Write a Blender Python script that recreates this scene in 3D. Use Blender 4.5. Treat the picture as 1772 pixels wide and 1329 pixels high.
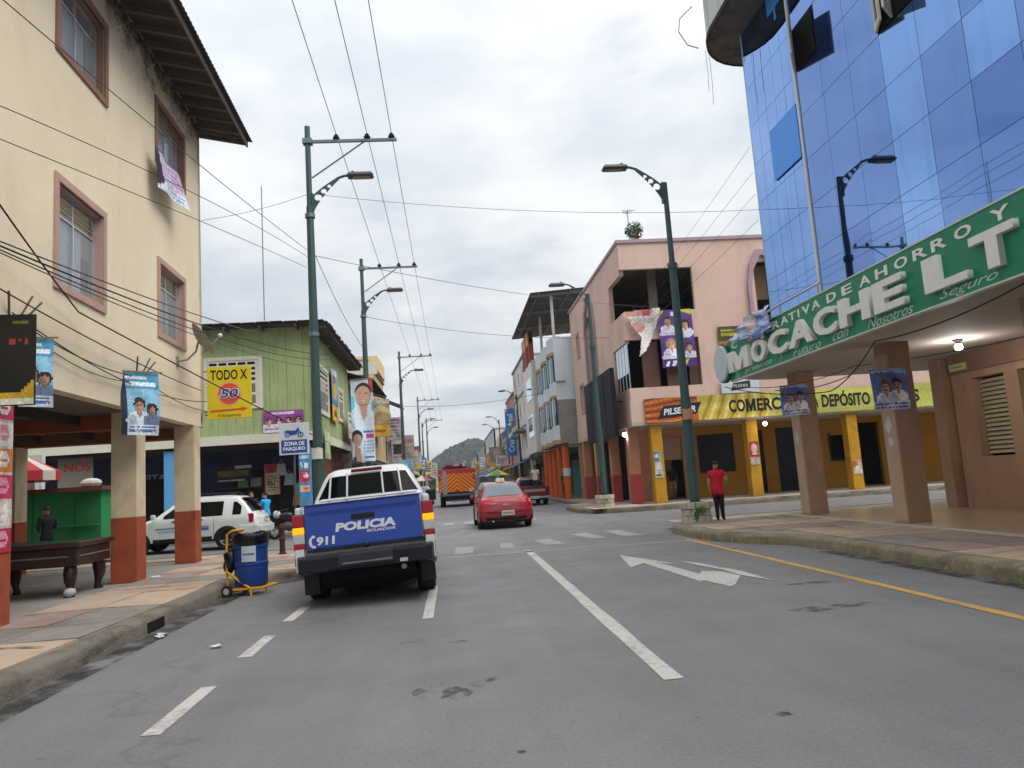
import bpy, bmesh, math, random
from mathutils import Vector, Matrix
RN = random.Random(11)
PI = math.pi
sc = bpy.context.scene
COL = sc.collection
for o in list(bpy.data.objects):
    bpy.data.objects.remove(o)

# ---------------------------------------------------------------- camera
def setup_camera():
    f, cx, cy = 1300.0, 886.0, 664.5
    y = Vector((784 - cx, 838 - cy, f)).normalized()
    a = Vector((1, -0.067, 0))
    n = a.cross(y).normalized()
    up = n if n.y < 0 else -n
    x = y.cross(up)
    if x.x < 0: x = -x
    rot = Matrix((x, y, up))
    cr = rot @ Vector((1, 0, 0)); cu = -(rot @ Vector((0, 1, 0))); cb = -(rot @ Vector((0, 0, 1)))
    m = Matrix.Translation((0, 0, 1.5)) @ Matrix((cr, cu, cb)).transposed().to_4x4()
    cam = bpy.data.cameras.new('camera'); cam.sensor_width = 36; cam.lens = f / 1772 * 36
    cam.clip_start = 0.05; cam.clip_end = 6000
    o = bpy.data.objects.new('camera', cam); COL.objects.link(o); o.matrix_world = m
    sc.camera = o
setup_camera()

# ---------------------------------------------------------------- world: overcast sky, clouds with thin gaps
SUN_EL, SUN_AZ = math.radians(57), math.radians(124)
def setup_world():
    w = bpy.data.worlds.new("World"); sc.world = w; w.use_nodes = True
    nt = w.node_tree; nt.nodes.clear(); N = nt.nodes.new; L = nt.links.new
    out = N('ShaderNodeOutputWorld'); bg = N('ShaderNodeBackground'); bg.inputs['Strength'].default_value = 0.1
    sky = N('ShaderNodeTexSky'); sky.sky_type = 'NISHITA'; sky.sun_disc = False
    sky.sun_elevation = SUN_EL; sky.sun_rotation = SUN_AZ
    tc = N('ShaderNodeTexCoord'); sep = N('ShaderNodeSeparateXYZ'); L(tc.outputs['Generated'], sep.inputs[0])
    zc = N('ShaderNodeMath'); zc.operation = 'MAXIMUM'; L(sep.outputs['Z'], zc.inputs[0]); zc.inputs[1].default_value = 0.0
    za = N('ShaderNodeMath'); za.operation = 'ADD'; L(zc.outputs[0], za.inputs[0]); za.inputs[1].default_value = 0.16
    dv = N('ShaderNodeVectorMath'); dv.operation = 'DIVIDE'
    cmb = N('ShaderNodeCombineXYZ'); L(za.outputs[0], cmb.inputs[0]); L(za.outputs[0], cmb.inputs[1]); cmb.inputs[2].default_value = 1
    L(tc.outputs['Generated'], dv.inputs[0]); L(cmb.outputs[0], dv.inputs[1])
    fl = N('ShaderNodeVectorMath'); fl.operation = 'MULTIPLY'; fl.inputs[1].default_value = (1, 1, 0); L(dv.outputs[0], fl.inputs[0])
    def noise(scale, det, rough, off, dist=0.0):
        ad = N('ShaderNodeVectorMath'); ad.inputs[1].default_value = off; L(fl.outputs[0], ad.inputs[0])
        n = N('ShaderNodeTexNoise'); n.inputs['Scale'].default_value = scale; n.inputs['Detail'].default_value = det
        n.inputs['Roughness'].default_value = rough; n.inputs['Distortion'].default_value = dist
        L(ad.outputs[0], n.inputs['Vector']); return n
    n1 = noise(0.75, 7, 0.52, (3.1, 7.3, 0), 0.35); n2 = noise(2.2, 6, 0.55, (9.3, 1.7, 0), 0.2)
    mx = N('ShaderNodeMix'); mx.data_type = 'FLOAT'; mx.inputs[0].default_value = 0.33
    L(n1.outputs['Fac'], mx.inputs[2]); L(n2.outputs['Fac'], mx.inputs[3])
    rp = N('ShaderNodeValToRGB'); e = rp.color_ramp.elements
    e[0].position = 0.30; e[0].color = (0.52, 0.60, 0.70, 1)
    e[1].position = 0.66; e[1].color = (1.16, 1.17, 1.17, 1)
    k = rp.color_ramp.elements.new(0.47); k.color = (0.75, 0.81, 0.88, 1)
    k = rp.color_ramp.elements.new(0.56); k.color = (0.96, 0.985, 1.0, 1)
    L(mx.outputs[0], rp.inputs[0])
    # the standard overcast luminance, brighter towards the zenith
    g1 = N('ShaderNodeMath'); g1.operation = 'MULTIPLY_ADD'; L(zc.outputs[0], g1.inputs[0]); g1.inputs[1].default_value = SKY_GRAD; g1.inputs[2].default_value = SKY_BASE
    sca = N('ShaderNodeVectorMath'); sca.operation = 'SCALE'; L(rp.outputs[0], sca.inputs[0]); L(g1.outputs[0], sca.inputs['Scale'])
    # thin breaks show the blue behind
    br = N('ShaderNodeMapRange'); L(n2.outputs['Fac'], br.inputs[0]); br.inputs[1].default_value = 0.30; br.inputs[2].default_value = 0.40
    br.inputs[3].default_value = 0.88; br.inputs[4].default_value = 1.0
    mm = N('ShaderNodeMix'); mm.data_type = 'RGBA'; L(br.outputs[0], mm.inputs[0]); L(sky.outputs[0], mm.inputs[6]); L(sca.outputs[0], mm.inputs[7])
    L(mm.outputs[2], bg.inputs[0]); L(bg.outputs[0], out.inputs[0])
SKY_BASE, SKY_GRAD = 6.9, 5.2
setup_world()
sl = bpy.data.lights.new('sun', 'SUN'); sl.energy = 3.2; sl.angle = math.radians(60); sl.color = (1, 0.97, 0.93)
so = bpy.data.objects.new('sun', sl); COL.objects.link(so)
so.rotation_euler = Vector((math.cos(SUN_EL) * math.sin(SUN_AZ), math.cos(SUN_EL) * math.cos(SUN_AZ), math.sin(SUN_EL))).to_track_quat('Z', 'Y').to_euler()
vs = sc.view_settings; vs.view_transform = 'Standard'; vs.look = 'None'; vs.exposure = 0.18; vs.gamma = 1; vs.use_curve_mapping = False

# ---------------------------------------------------------------- materials
def lin(h):
    r = []
    for i in (0, 2, 4):
        c = int(h[i:i + 2], 16) / 255
        r.append(c / 12.92 if c <= 0.04045 else ((c + 0.055) / 1.055) ** 2.4)
    return tuple(r)
MATS = {}
def mat(name, h, rough=0.8, metal=0.0, var=0.10, scale=1.5, bump=0.0, bscale=40, stain=None, st_amt=0.5, st_scale=(1, 1, 1), emit=0, spec=0.35, wear=None, coat=0):
    """painted / plaster / metal surface with grain, uneven colour and optional stains"""
    if name in MATS: return MATS[name]
    m = bpy.data.materials.new(name); m.use_nodes = True; nt = m.node_tree; N = nt.nodes.new; L = nt.links.new
    b = nt.nodes['Principled BSDF']; c = lin(h) if isinstance(h, str) else h
    b.inputs['Roughness'].default_value = rough; b.inputs['Metallic'].default_value = metal; b.inputs['Specular IOR Level'].default_value = spec
    if coat: b.inputs['Coat Weight'].default_value = coat; b.inputs['Coat Roughness'].default_value = 0.08
    g = N('ShaderNodeNewGeometry')
    n = N('ShaderNodeTexNoise'); n.inputs['Scale'].default_value = scale; n.inputs['Detail'].default_value = 6; n.inputs['Roughness'].default_value = 0.6
    L(g.outputs['Position'], n.inputs['Vector'])
    r = N('ShaderNodeValToRGB'); e = r.color_ramp.elements
    e[0].position = 0.3; e[0].color = tuple(x * (1 - var) for x in c) + (1,)
    e[1].position = 0.7; e[1].color = tuple(min(1, x * (1 + var)) for x in c) + (1,)
    L(n.outputs['Fac'], r.inputs[0]); col = r.outputs[0]
    if stain:
        mp = N('ShaderNodeMapping'); mp.inputs['Scale'].default_value = st_scale; L(g.outputs['Position'], mp.inputs[0])
        n2 = N('ShaderNodeTexNoise'); n2.inputs['Scale'].default_value = 1.0; n2.inputs['Detail'].default_value = 8; n2.inputs['Roughness'].default_value = 0.65
        L(mp.outputs[0], n2.inputs['Vector'])
        mr = N('ShaderNodeMapRange'); L(n2.outputs['Fac'], mr.inputs[0]); mr.inputs[1].default_value = 0.5; mr.inputs[2].default_value = 0.72; mr.inputs[4].default_value = st_amt
        mx = N('ShaderNodeMix'); mx.data_type = 'RGBA'; L(mr.outputs[0], mx.inputs[0]); L(col, mx.inputs[6]); mx.inputs[7].default_value = lin(stain) + (1,)
        col = mx.outputs[2]
    if wear:
        n3 = N('ShaderNodeTexNoise'); n3.inputs['Scale'].default_value = 9; n3.inputs['Detail'].default_value = 9; n3.inputs['Roughness'].default_value = 0.75
        L(g.outputs['Position'], n3.inputs['Vector'])
        mr = N('ShaderNodeMapRange'); L(n3.outputs['Fac'], mr.inputs[0]); mr.inputs[1].default_value = 0.52; mr.inputs[2].default_value = 0.6
        mx = N('ShaderNodeMix'); mx.data_type = 'RGBA'; L(mr.outputs[0], mx.inputs[0]); L(col, mx.inputs[6]); mx.inputs[7].default_value = lin(wear) + (1,)
        col = mx.outputs[2]
    L(col, b.inputs['Base Color'])
    if emit: L(col, b.inputs['Emission Color']); b.inputs['Emission Strength'].default_value = emit
    if bump:
        n4 = N('ShaderNodeTexNoise'); n4.inputs['Scale'].default_value = bscale; n4.inputs['Detail'].default_value = 4; L(g.outputs['Position'], n4.inputs['Vector'])
        bp = N('ShaderNodeBump'); bp.inputs['Strength'].default_value = bump; bp.inputs['Distance'].default_value = 0.02
        L(n4.outputs['Fac'], bp.inputs['Height']); L(bp.outputs[0], b.inputs['Normal'])
    MATS[name] = m; return m
def pm(h, rough=0.65): return mat('print_' + h + ('' if rough == 0.65 else str(rough)), h, rough, var=0.05, scale=3)
def glass(name, h='20282c', tr=0.5, rough=0.03, spec=0.5):
    if name in MATS: return MATS[name]
    m = bpy.data.materials.new(name); m.use_nodes = True; nt = m.node_tree; nt.nodes.clear(); N = nt.nodes.new; L = nt.links.new
    o = N('ShaderNodeOutputMaterial'); t = N('ShaderNodeBsdfTransparent'); t.inputs[0].default_value = tuple(x ** 0.5 for x in lin(h)) + (1,)
    p = N('ShaderNodeBsdfPrincipled'); p.inputs['Base Color'].default_value = lin(h) + (1,); p.inputs['Roughness'].default_value = rough; p.inputs['Specular IOR Level'].default_value = spec
    mx = N('ShaderNodeMixShader'); mx.inputs[0].default_value = 1 - tr; L(t.outputs[0], mx.inputs[1]); L(p.outputs[0], mx.inputs[2]); L(mx.outputs[0], o.inputs[0])
    MATS[name] = m; return m
def mirror_glass(name, h, rough=0.02, dirt=0.25):
    """tinted reflective curtain-wall glass, a little uneven and streaked"""
    m = mat(name, h, rough, 1.0, var=0.05, scale=0.5, stain='5f7fae', st_amt=dirt, st_scale=(3.5, 3.5, 0.35))
    nt = m.node_tree; b = nt.nodes['Principled BSDF']; N = nt.nodes.new; L = nt.links.new
    g = N('ShaderNodeNewGeometry'); n = N('ShaderNodeTexNoise'); n.inputs['Scale'].default_value = 0.9; n.inputs['Detail'].default_value = 1; L(g.outputs['Position'], n.inputs['Vector'])
    bp = N('ShaderNodeBump'); bp.inputs['Strength'].default_value = 0.12; bp.inputs['Distance'].default_value = 0.02; L(n.outputs['Fac'], bp.inputs['Height']); L(bp.outputs[0], b.inputs['Normal'])
    return m

# ---------------------------------------------------------------- mesh helpers
WM = {}
class MB:
    def __init__(s): s.v = []; s.f = []; s.mi = []; s.cur = 0
    def add(s, vs, fs):
        o = len(s.v); s.v += [tuple(p) for p in vs]; s.f += [tuple(i + o for i in f) for f in fs]; s.mi += [s.cur] * len(fs); return s
    def box(s, x0, x1, y0, y1, z0, z1):
        if x0 > x1: x0, x1 = x1, x0
        if y0 > y1: y0, y1 = y1, y0
        if z0 > z1: z0, z1 = z1, z0
        return s.add([(x0, y0, z0), (x1, y0, z0), (x1, y1, z0), (x0, y1, z0), (x0, y0, z1), (x1, y0, z1), (x1, y1, z1), (x0, y1, z1)],
                     [(3, 2, 1, 0), (4, 5, 6, 7), (0, 1, 5, 4), (1, 2, 6, 5), (2, 3, 7, 6), (3, 0, 4, 7)])
    def fbox(s, M, u0, u1, v0, v1, d0, d1):
        """box in a frame (u right, v up, d out)"""
        o = len(s.v); s.box(u0, u1, v0, v1, d0, d1)
        for i in range(o, len(s.v)): s.v[i] = tuple(M @ Vector(s.v[i]))
        return s
    def poly(s, pts): return s.add(pts, [tuple(range(len(pts)))])
    def hexa(s, a, b):
        n = len(a); return s.add(list(a) + list(b), [tuple(reversed(range(n))), tuple(range(n, 2 * n))] + [(i, (i + 1) % n, n + (i + 1) % n, n + i) for i in range(n)])
    def prism(s, pts, fn, h0, h1): return s.hexa([fn(a, b, h0) for a, b in pts], [fn(a, b, h1) for a, b in pts])
    def tube(s, pts, r, n=8, cap=True):
        pts = [Vector(p) for p in pts]; rs = r if isinstance(r, (list, tuple)) else [r] * len(pts)
        vs = []; up = Vector((0, 0, 1)); ref = None
        for i, p in enumerate(pts):
            t = (pts[min(i + 1, len(pts) - 1)] - pts[max(i - 1, 0)]).normalized()
            if ref is None:
                ref = t.cross(up)
                if ref.length < 1e-3: ref = t.cross(Vector((1, 0, 0)))
            ref = (ref - t * ref.dot(t)).normalized(); b = t.cross(ref)
            for k in range(n):
                a = 2 * PI * k / n; vs.append(p + (ref * math.cos(a) + b * math.sin(a)) * rs[i])
        fs = [(i * n + k, i * n + (k + 1) % n, (i + 1) * n + (k + 1) % n, (i + 1) * n + k) for i in range(len(pts) - 1) for k in range(n)]
        if cap: fs += [tuple(reversed(range(n))), tuple(range((len(pts) - 1) * n, len(pts) * n))]
        return s.add(vs, fs)
    def lathe(s, prof, c=(0, 0, 0), n=16, M=None, cap=True):
        vs = []
        for r, z in prof:
            for k in range(n):
                a = 2 * PI * k / n; p = Vector((r * math.cos(a), r * math.sin(a), z))
                if M: p = M @ p
                vs.append(p + Vector(c))
        m = len(prof); fs = [(i * n + k, i * n + (k + 1) % n, (i + 1) * n + (k + 1) % n, (i + 1) * n + k) for i in range(m - 1) for k in range(n)]
        if cap: fs += [tuple(reversed(range(n))), tuple(range((m - 1) * n, m * n))]
        return s.add(vs, fs)
    def ball(s, c, r, nu=10, nv=7):
        if not isinstance(r, (list, tuple)): r = (r, r, r)
        vs = [(c[0], c[1], c[2] - r[2])]
        for j in range(1, nv):
            ph = -PI / 2 + PI * j / nv
            for k in range(nu):
                a = 2 * PI * k / nu; vs.append((c[0] + r[0] * math.cos(ph) * math.cos(a), c[1] + r[1] * math.cos(ph) * math.sin(a), c[2] + r[2] * math.sin(ph)))
        vs.append((c[0], c[1], c[2] + r[2])); fs = []
        for k in range(nu):
            fs.append((0, 1 + (k + 1) % nu, 1 + k)); fs.append((len(vs) - 1, len(vs) - 1 - nu + k, len(vs) - 1 - nu + (k + 1) % nu))
            for j in range(nv - 2):
                a = 1 + j * nu; fs.append((a + k, a + (k + 1) % nu, a + nu + (k + 1) % nu, a + nu + k))
        return s.add(vs, fs)
    def wall(s, M, W, H, t, holes=()):
        """wall sheet with openings; M maps (u,v,d); front at d=0, back at d=-t"""
        us = sorted({0, W} | {min(max(x, 0), W) for h in holes for x in h[:2]}); vs_ = sorted({0, H} | {min(max(x, 0), H) for h in holes for x in h[2:]})
        P = lambda u, v, d: M @ Vector((u, v, d))
        def solid(i, j):
            if i < 0 or j < 0 or i >= len(us) - 1 or j >= len(vs_) - 1: return False
            cu, cv = (us[i] + us[i + 1]) / 2, (vs_[j] + vs_[j + 1]) / 2
            return not any(h[0] < cu < h[1] and h[2] < cv < h[3] for h in holes)
        for i in range(len(us) - 1):
            for j in range(len(vs_) - 1):
                if not solid(i, j): continue
                a, b, c, d = us[i], us[i + 1], vs_[j], vs_[j + 1]
                s.poly([P(a, c, 0), P(b, c, 0), P(b, d, 0), P(a, d, 0)]); s.poly([P(a, d, -t), P(b, d, -t), P(b, c, -t), P(a, c, -t)])
                if not solid(i - 1, j): s.poly([P(a, c, -t), P(a, c, 0), P(a, d, 0), P(a, d, -t)])
                if not solid(i + 1, j): s.poly([P(b, c, 0), P(b, c, -t), P(b, d, -t), P(b, d, 0)])
                if not solid(i, j - 1): s.poly([P(a, c, -t), P(b, c, -t), P(b, c, 0), P(a, c, 0)])
                if not solid(i, j + 1): s.poly([P(a, d, 0), P(b, d, 0), P(b, d, -t), P(a, d, -t)])
        return s
    def build(s, name, mats, parent=None, smooth=None, bevel=0, world=False, seg=2):
        me = bpy.data.meshes.new(name); vv = s.v
        if world and parent is not None:
            inv = WM[parent.name].inverted(); vv = [tuple(inv @ Vector(p)) for p in s.v]
        me.from_pydata(vv, [], s.f); me.update()
        mats = mats if isinstance(mats, (list, tuple)) else [mats]
        for m in mats: me.materials.append(m)
        if len(mats) > 1: me.polygons.foreach_set('material_index', s.mi)
        if bevel or smooth is not None:
            bm = bmesh.new(); bm.from_mesh(me)
            if bevel:
                bmesh.ops.remove_doubles(bm, verts=bm.verts, dist=1e-5)
                es = [e for e in bm.edges if len(e.link_faces) == 2 and e.calc_face_angle(0) > 0.5]
                bmesh.ops.bevel(bm, geom=es, offset=bevel, segments=seg, affect='EDGES', profile=0.6, clamp_overlap=True)
            if smooth is not None:
                bmesh.ops.remove_doubles(bm, verts=bm.verts, dist=1e-5)
                for f in bm.faces: f.smooth = True
                for e in bm.edges: e.smooth = not (len(e.link_faces) == 2 and e.calc_face_angle(0) > smooth)
            bm.to_mesh(me); bm.free()
        o = bpy.data.objects.new(name, me); COL.objects.link(o)
        if parent is not None: o.parent = parent; WM[o.name] = WM[parent.name]
        else: WM[o.name] = Matrix.Identity(4)
        return o
def tag(o, label=None, cat=None, group=None, kind=None):
    if label: o['label'] = label
    if cat: o['category'] = cat
    if group: o['group'] = group
    if kind: o['kind'] = kind
    return o
def thing(name, label, cat, loc=(0, 0, 0), rz=0, group=None, rot=None):
    o = bpy.data.objects.new(name, None); COL.objects.link(o); o.empty_display_size = 0.2
    o.location = loc; o.rotation_euler = rot or (0, 0, rz)
    WM[o.name] = Matrix.Translation(loc) @ o.rotation_euler.to_matrix().to_4x4()
    return tag(o, label, cat, group)
def dup(o, loc=None, rz=None, parent=None, label=None, group=None):
    c = o.copy(); COL.objects.link(c)
    if parent is not None: c.parent = parent
    if loc is not None: c.location = loc
    if rz is not None: c.rotation_euler = (c.rotation_euler[0], c.rotation_euler[1], rz)
    if label: c['label'] = label
    if group: c['group'] = group
    for ch in [k for k in bpy.data.objects if k.parent == o]: dup(ch, parent=c)
    return c
def inst(src, parent, loc, name=None, rot=None, scale=None, m=None):
    """one more object on the same mesh data (local to the same parent)"""
    c = src.copy(); COL.objects.link(c); c.parent = parent; c.location = loc
    if rot: c.rotation_euler = rot
    if scale: c.scale = scale
    if m:
        k = (src.data.name, m.name)
        if k not in MESHVAR: MESHVAR[k] = _var(src.data, m)
        c.data = MESHVAR[k]
    return c
MESHVAR = {}
def _var(me, m):
    d = me.copy(); d.materials.clear(); d.materials.append(m); return d
def fr(o, xdir, up=(0, 0, 1)):
    x = Vector(xdir).normalized(); z = Vector(up).normalized(); n = x.cross(z)
    return Matrix.Translation(o) @ Matrix((x, z, n)).transposed().to_4x4()
EAST, WEST, SOUTH = (0, -1, 0), (0, 1, 0), (1, 0, 0)      # reading directions of faces that look to -X, +X and -Y
def text(name, s, M, h, m, parent=None, w=None, ext=0.004, bold=0.0, shear=0.0, center=True, world=True, italic=False):
    """lettering as a mesh: height h, optionally fitted to width w; M maps (u right, v up, d out), its origin at the lettering's middle (or left)"""
    cu = bpy.data.curves.new(name, 'FONT'); cu.body = s; cu.size = 1; cu.extrude = 0.5; cu.offset = bold; cu.shear = shear; cu.resolution_u = 3
    o = bpy.data.objects.new('tmp', cu); COL.objects.link(o)
    dg = bpy.context.evaluated_depsgraph_get(); me = bpy.data.meshes.new_from_object(o.evaluated_get(dg))
    bpy.data.objects.remove(o)
    xs = [v.co.x for v in me.vertices]; ys = [v.co.y for v in me.vertices]
    x0, x1, y0, y1 = min(xs), max(xs), min(ys), max(ys); sy = h / (y1 - y0); sx = (w / (x1 - x0)) if w else sy
    T = M if not (world and parent is not None) else WM[parent.name].inverted() @ M
    for v in me.vertices:
        u = (v.co.x - x0) * sx - ((x1 - x0) * sx / 2 if center else 0); vv = (v.co.y - y0) * sy - (h / 2 if center else 0)
        v.co = T @ Vector((u, vv, (v.co.z + 0.5) * ext))
    me.materials.clear(); me.materials.append(m); me.name = name
    q = bpy.data.objects.new(name, me); COL.objects.link(q)
    if parent is not None: q.parent = parent; WM[q.name] = WM[parent.name]
    return q
def inside(sh, u, v):
    k = sh[0]
    if k == 'r': return sh[1] <= u <= sh[3] and sh[2] <= v <= sh[4]
    if k == 'e': return ((u - sh[1]) / sh[3]) ** 2 + ((v - sh[2]) / sh[4]) ** 2 <= 1
    if k == 'p':
        ins = False; P = sh[1]; j = len(P) - 1
        for i in range(len(P)):
            if (P[i][1] > v) != (P[j][1] > v) and u < (P[j][0] - P[i][0]) * (v - P[i][1]) / (P[j][1] - P[i][1]) + P[i][0]: ins = not ins
            j = i
        return ins
def printed(name, M, w, h, nx, ny, base, layers, parent=None, bend=None, outline=None, world=True, rough=0.65, back=None):
    """thin printed sheet: a fine grid whose cells take the colour of the print; layers use u,v in 0..1; bend(u,v) -> depth"""
    mb = MB(); cols = [base] + sorted({l[-1] for l in layers}); vr = {}; rj = random.Random(nx * 7 + ny)
    def shade(c, k): return ''.join('%02x' % max(0, min(255, int(int(c[i:i + 2], 16) * k + 4))) for i in (0, 2, 4))
    cols = [shade(c, k) for c in cols for k in (.86, .96, 1.06)]; idx = {c: 3 * i for i, c in enumerate([base] + sorted({l[-1] for l in layers}))}
    ph = [rj.uniform(0, 6) for _ in range(4)]
    bend = bend or (lambda u, v: 0.0)
    P = lambda u, v: M @ Vector((u * w - w / 2, v * h - h / 2, bend(u, v)))
    for i in range(nx):
        for j in range(ny):
            u, v = (i + .5) / nx, (j + .5) / ny
            if outline and not inside(outline, u, v): continue
            c = base
            for l in layers:
                if inside(l, u, v): c = l[-1]
            q_ = .5 + .3 * math.sin(u * 7 + ph[0] + 2 * math.sin(v * 5 + ph[1])) + .2 * math.sin(v * 11 + u * 9 + ph[2]) + rj.uniform(-.35, .35)
            mb.cur = idx[c] + (0 if q_ < .28 else 1 if q_ < .68 else 2); a, b, d, e = i / nx, (i + 1) / nx, j / ny, (j + 1) / ny
            mb.poly([P(a, d), P(b, d), P(b, e), P(a, e)])
    return mb.build(name, [pm(c, rough) for c in cols], parent, smooth=0.6, world=world)
def portrait(cx, cy, s, shirt='e8e8ee', hair='241a16', skin='b98a6e', asp=1.0):
    """flat head and shoulders of a print; s = head height, asp = sheet width / height"""
    x = s / asp; r = random.Random(int(cx * 977 + cy * 331)); t = lambda c, k: ''.join('%02x' % max(0, min(255, int(int(c[i:i + 2], 16) * k))) for i in (0, 2, 4)); w = r.uniform(.32, .40); long_ = r.random() < .4
    o = [('e', cx, cy + .02 * s, (w + .2) * x, .60 * s, hair)] if long_ else []
    o += [('e', cx + .02 * x, cy - 1.02 * s, .92 * x, .62 * s, shirt), ('e', cx - .45 * x, cy - 1.1 * s, .3 * x, .5 * s, t(shirt, .86)), ('p', [(cx - .22 * x, cy - .42 * s), (cx + .22 * x, cy - .42 * s), (cx + .02 * x, cy - .95 * s)], t(skin, .88)), ('r', cx - .16 * x, cy - .62 * s, cx + .16 * x, cy - .3 * s, t(skin, .8))]
    o += [('e', cx, cy + .1 * s, (w + .07) * x, .50 * s, hair), ('e', cx, cy - .06 * s, w * x, .45 * s, skin), ('e', cx + .14 * x, cy - .08 * s, (w - .14) * x, .40 * s, t(skin, 1.1)), ('e', cx - .24 * x, cy - .1 * s, .12 * x, .3 * s, t(skin, .84)), ('p', [(cx - w * x, cy + .12 * s), (cx + w * x, cy + .12 * s), (cx + .3 * x, cy + .5 * s), (cx - .34 * x, cy + .46 * s)], hair), ('e', cx + .05 * x, cy + .14 * s, (w - .08) * x, .12 * s, skin)]
    return o + [('e', cx - .14 * x, cy + .03 * s, .075 * x, .028 * s, '3a2a24'), ('e', cx + .15 * x, cy + .03 * s, .075 * x, .028 * s, '3a2a24'), ('e', cx + .01 * x, cy - .10 * s, .045 * x, .07 * s, t(skin, .85)), ('e', cx + .01 * x, cy - .25 * s, .15 * x, .035 * s, '7e4640'), ('e', cx + .01 * x, cy - .245 * s, .10 * x, .016 * s, 'd8ccc6')]
def lines(x0, y0, x1, y1, n, c):
    r = random.Random(int(x0 * 99 + y0 * 999)); o = []
    for i in range(n):
        y = y0 + (y1 - y0) * (i + .5) / n; hh = (y1 - y0) / n * .28
        x = x0
        while x < x1:
            l = min(r.uniform(.05, .16), x1 - x); o.append(('r', x, y - hh, x + l, y + hh, c)); x += l + .025
    return o

# ---------------------------------------------------------------- setting: road, markings, pavements, hill
def asphalt():
    m = bpy.data.materials.new('asphalt'); m.use_nodes = True; nt = m.node_tree; N = nt.nodes.new; L = nt.links.new
    b = nt.nodes['Principled BSDF']; b.inputs['Specular IOR Level'].default_value = 0.5
    g = N('ShaderNodeNewGeometry'); P = g.outputs['Position']
    def noise(s, d=5, r=0.6, sc3=None):
        v = P
        if sc3:
            mp = N('ShaderNodeMapping'); mp.inputs['Scale'].default_value = sc3; L(P, mp.inputs[0]); v = mp.outputs[0]
        n = N('ShaderNodeTexNoise'); n.inputs['Scale'].default_value = s; n.inputs['Detail'].default_value = d; n.inputs['Roughness'].default_value = r; L(v, n.inputs['Vector']); return n.outputs['Fac']
    def rng(x, a, c, lo, hi):
        r = N('ShaderNodeMapRange'); L(x, r.inputs[0]); r.inputs[1].default_value = a; r.inputs[2].default_value = c; r.inputs[3].default_value = lo; r.inputs[4].default_value = hi; return r.outputs[0]
    def mul(a, c):
        r = N('ShaderNodeMath'); r.operation = 'MULTIPLY'; L(a, r.inputs[0]); L(c, r.inputs[1]); return r.outputs[0]
    big = rng(noise(0.35, 7, .65), 0.3, 0.7, 0.82, 1.16)
    streak = rng(noise(1.0, 5, 0.6, (1.6, 0.10, 1)), 0.3, 0.7, 0.9, 1.1)          # wheel tracks along the street
    fine = rng(noise(38, 4, 0.75), 0.25, 0.75, 0.72, 1.28)
    grit = rng(noise(150, 2, 0.7), 0.3, 0.7, 0.74, 1.28)
    oil = rng(noise(0.9, 6, 0.62), 0.66, 0.72, 1.0, 0.62)
    spots = rng(noise(4.0, 4, 0.55), 0.69, 0.73, 1.0, 0.62)
    vo = N('ShaderNodeTexVoronoi'); vo.feature = 'DISTANCE_TO_EDGE'; vo.inputs['Scale'].default_value = 0.16
    wp = N('ShaderNodeVectorMath'); wp.operation = 'ADD'; nn = N('ShaderNodeTexNoise'); nn.inputs['Scale'].default_value = 0.8; nn.inputs['Detail'].default_value = 6; L(P, nn.inputs['Vector'])
    ws = N('ShaderNodeVectorMath'); ws.operation = 'SCALE'; ws.inputs['Scale'].default_value = 2.2; L(nn.outputs['Color'], ws.inputs[0]); L(P, wp.inputs[0]); L(ws.outputs[0], wp.inputs[1]); L(wp.outputs[0], vo.inputs['Vector'])
    crack = rng(vo.outputs['Distance'], 0.001, 0.006, 0.84, 1.0)
    x = mul(mul(mul(big, streak), mul(fine, grit)), mul(mul(oil, spots), crack))
    c = N('ShaderNodeVectorMath'); c.operation = 'SCALE'; c.inputs[0].default_value = (0.158, 0.158, 0.160); L(x, c.inputs['Scale']); L(c.outputs[0], b.inputs['Base Color'])
    L(rng(noise(1.5, 4), 0.3, 0.7, 0.5, 0.75), b.inputs['Roughness'])
    bp = N('ShaderNodeBump'); bp.inputs['Strength'].default_value = 0.35; bp.inputs['Distance'].default_value = 0.006; L(noise(140, 3, 0.7), bp.inputs['Height']); L(bp.outputs[0], b.inputs['Normal'])
    return m
ASPH = asphalt()
tag(MB().box(-900, 900, -300, 1500, -0.6, -0.05).build('ground', mat('dry_earth', '6f675a', 0.95, scale=0.2)), kind='structure')
tag(MB().add([(-90, -60, 0), (90, -60, 0), (90, 420, 0), (-90, 420, 0)], [(0, 1, 2, 3)]).build('road', ASPH), kind='structure')

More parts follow.
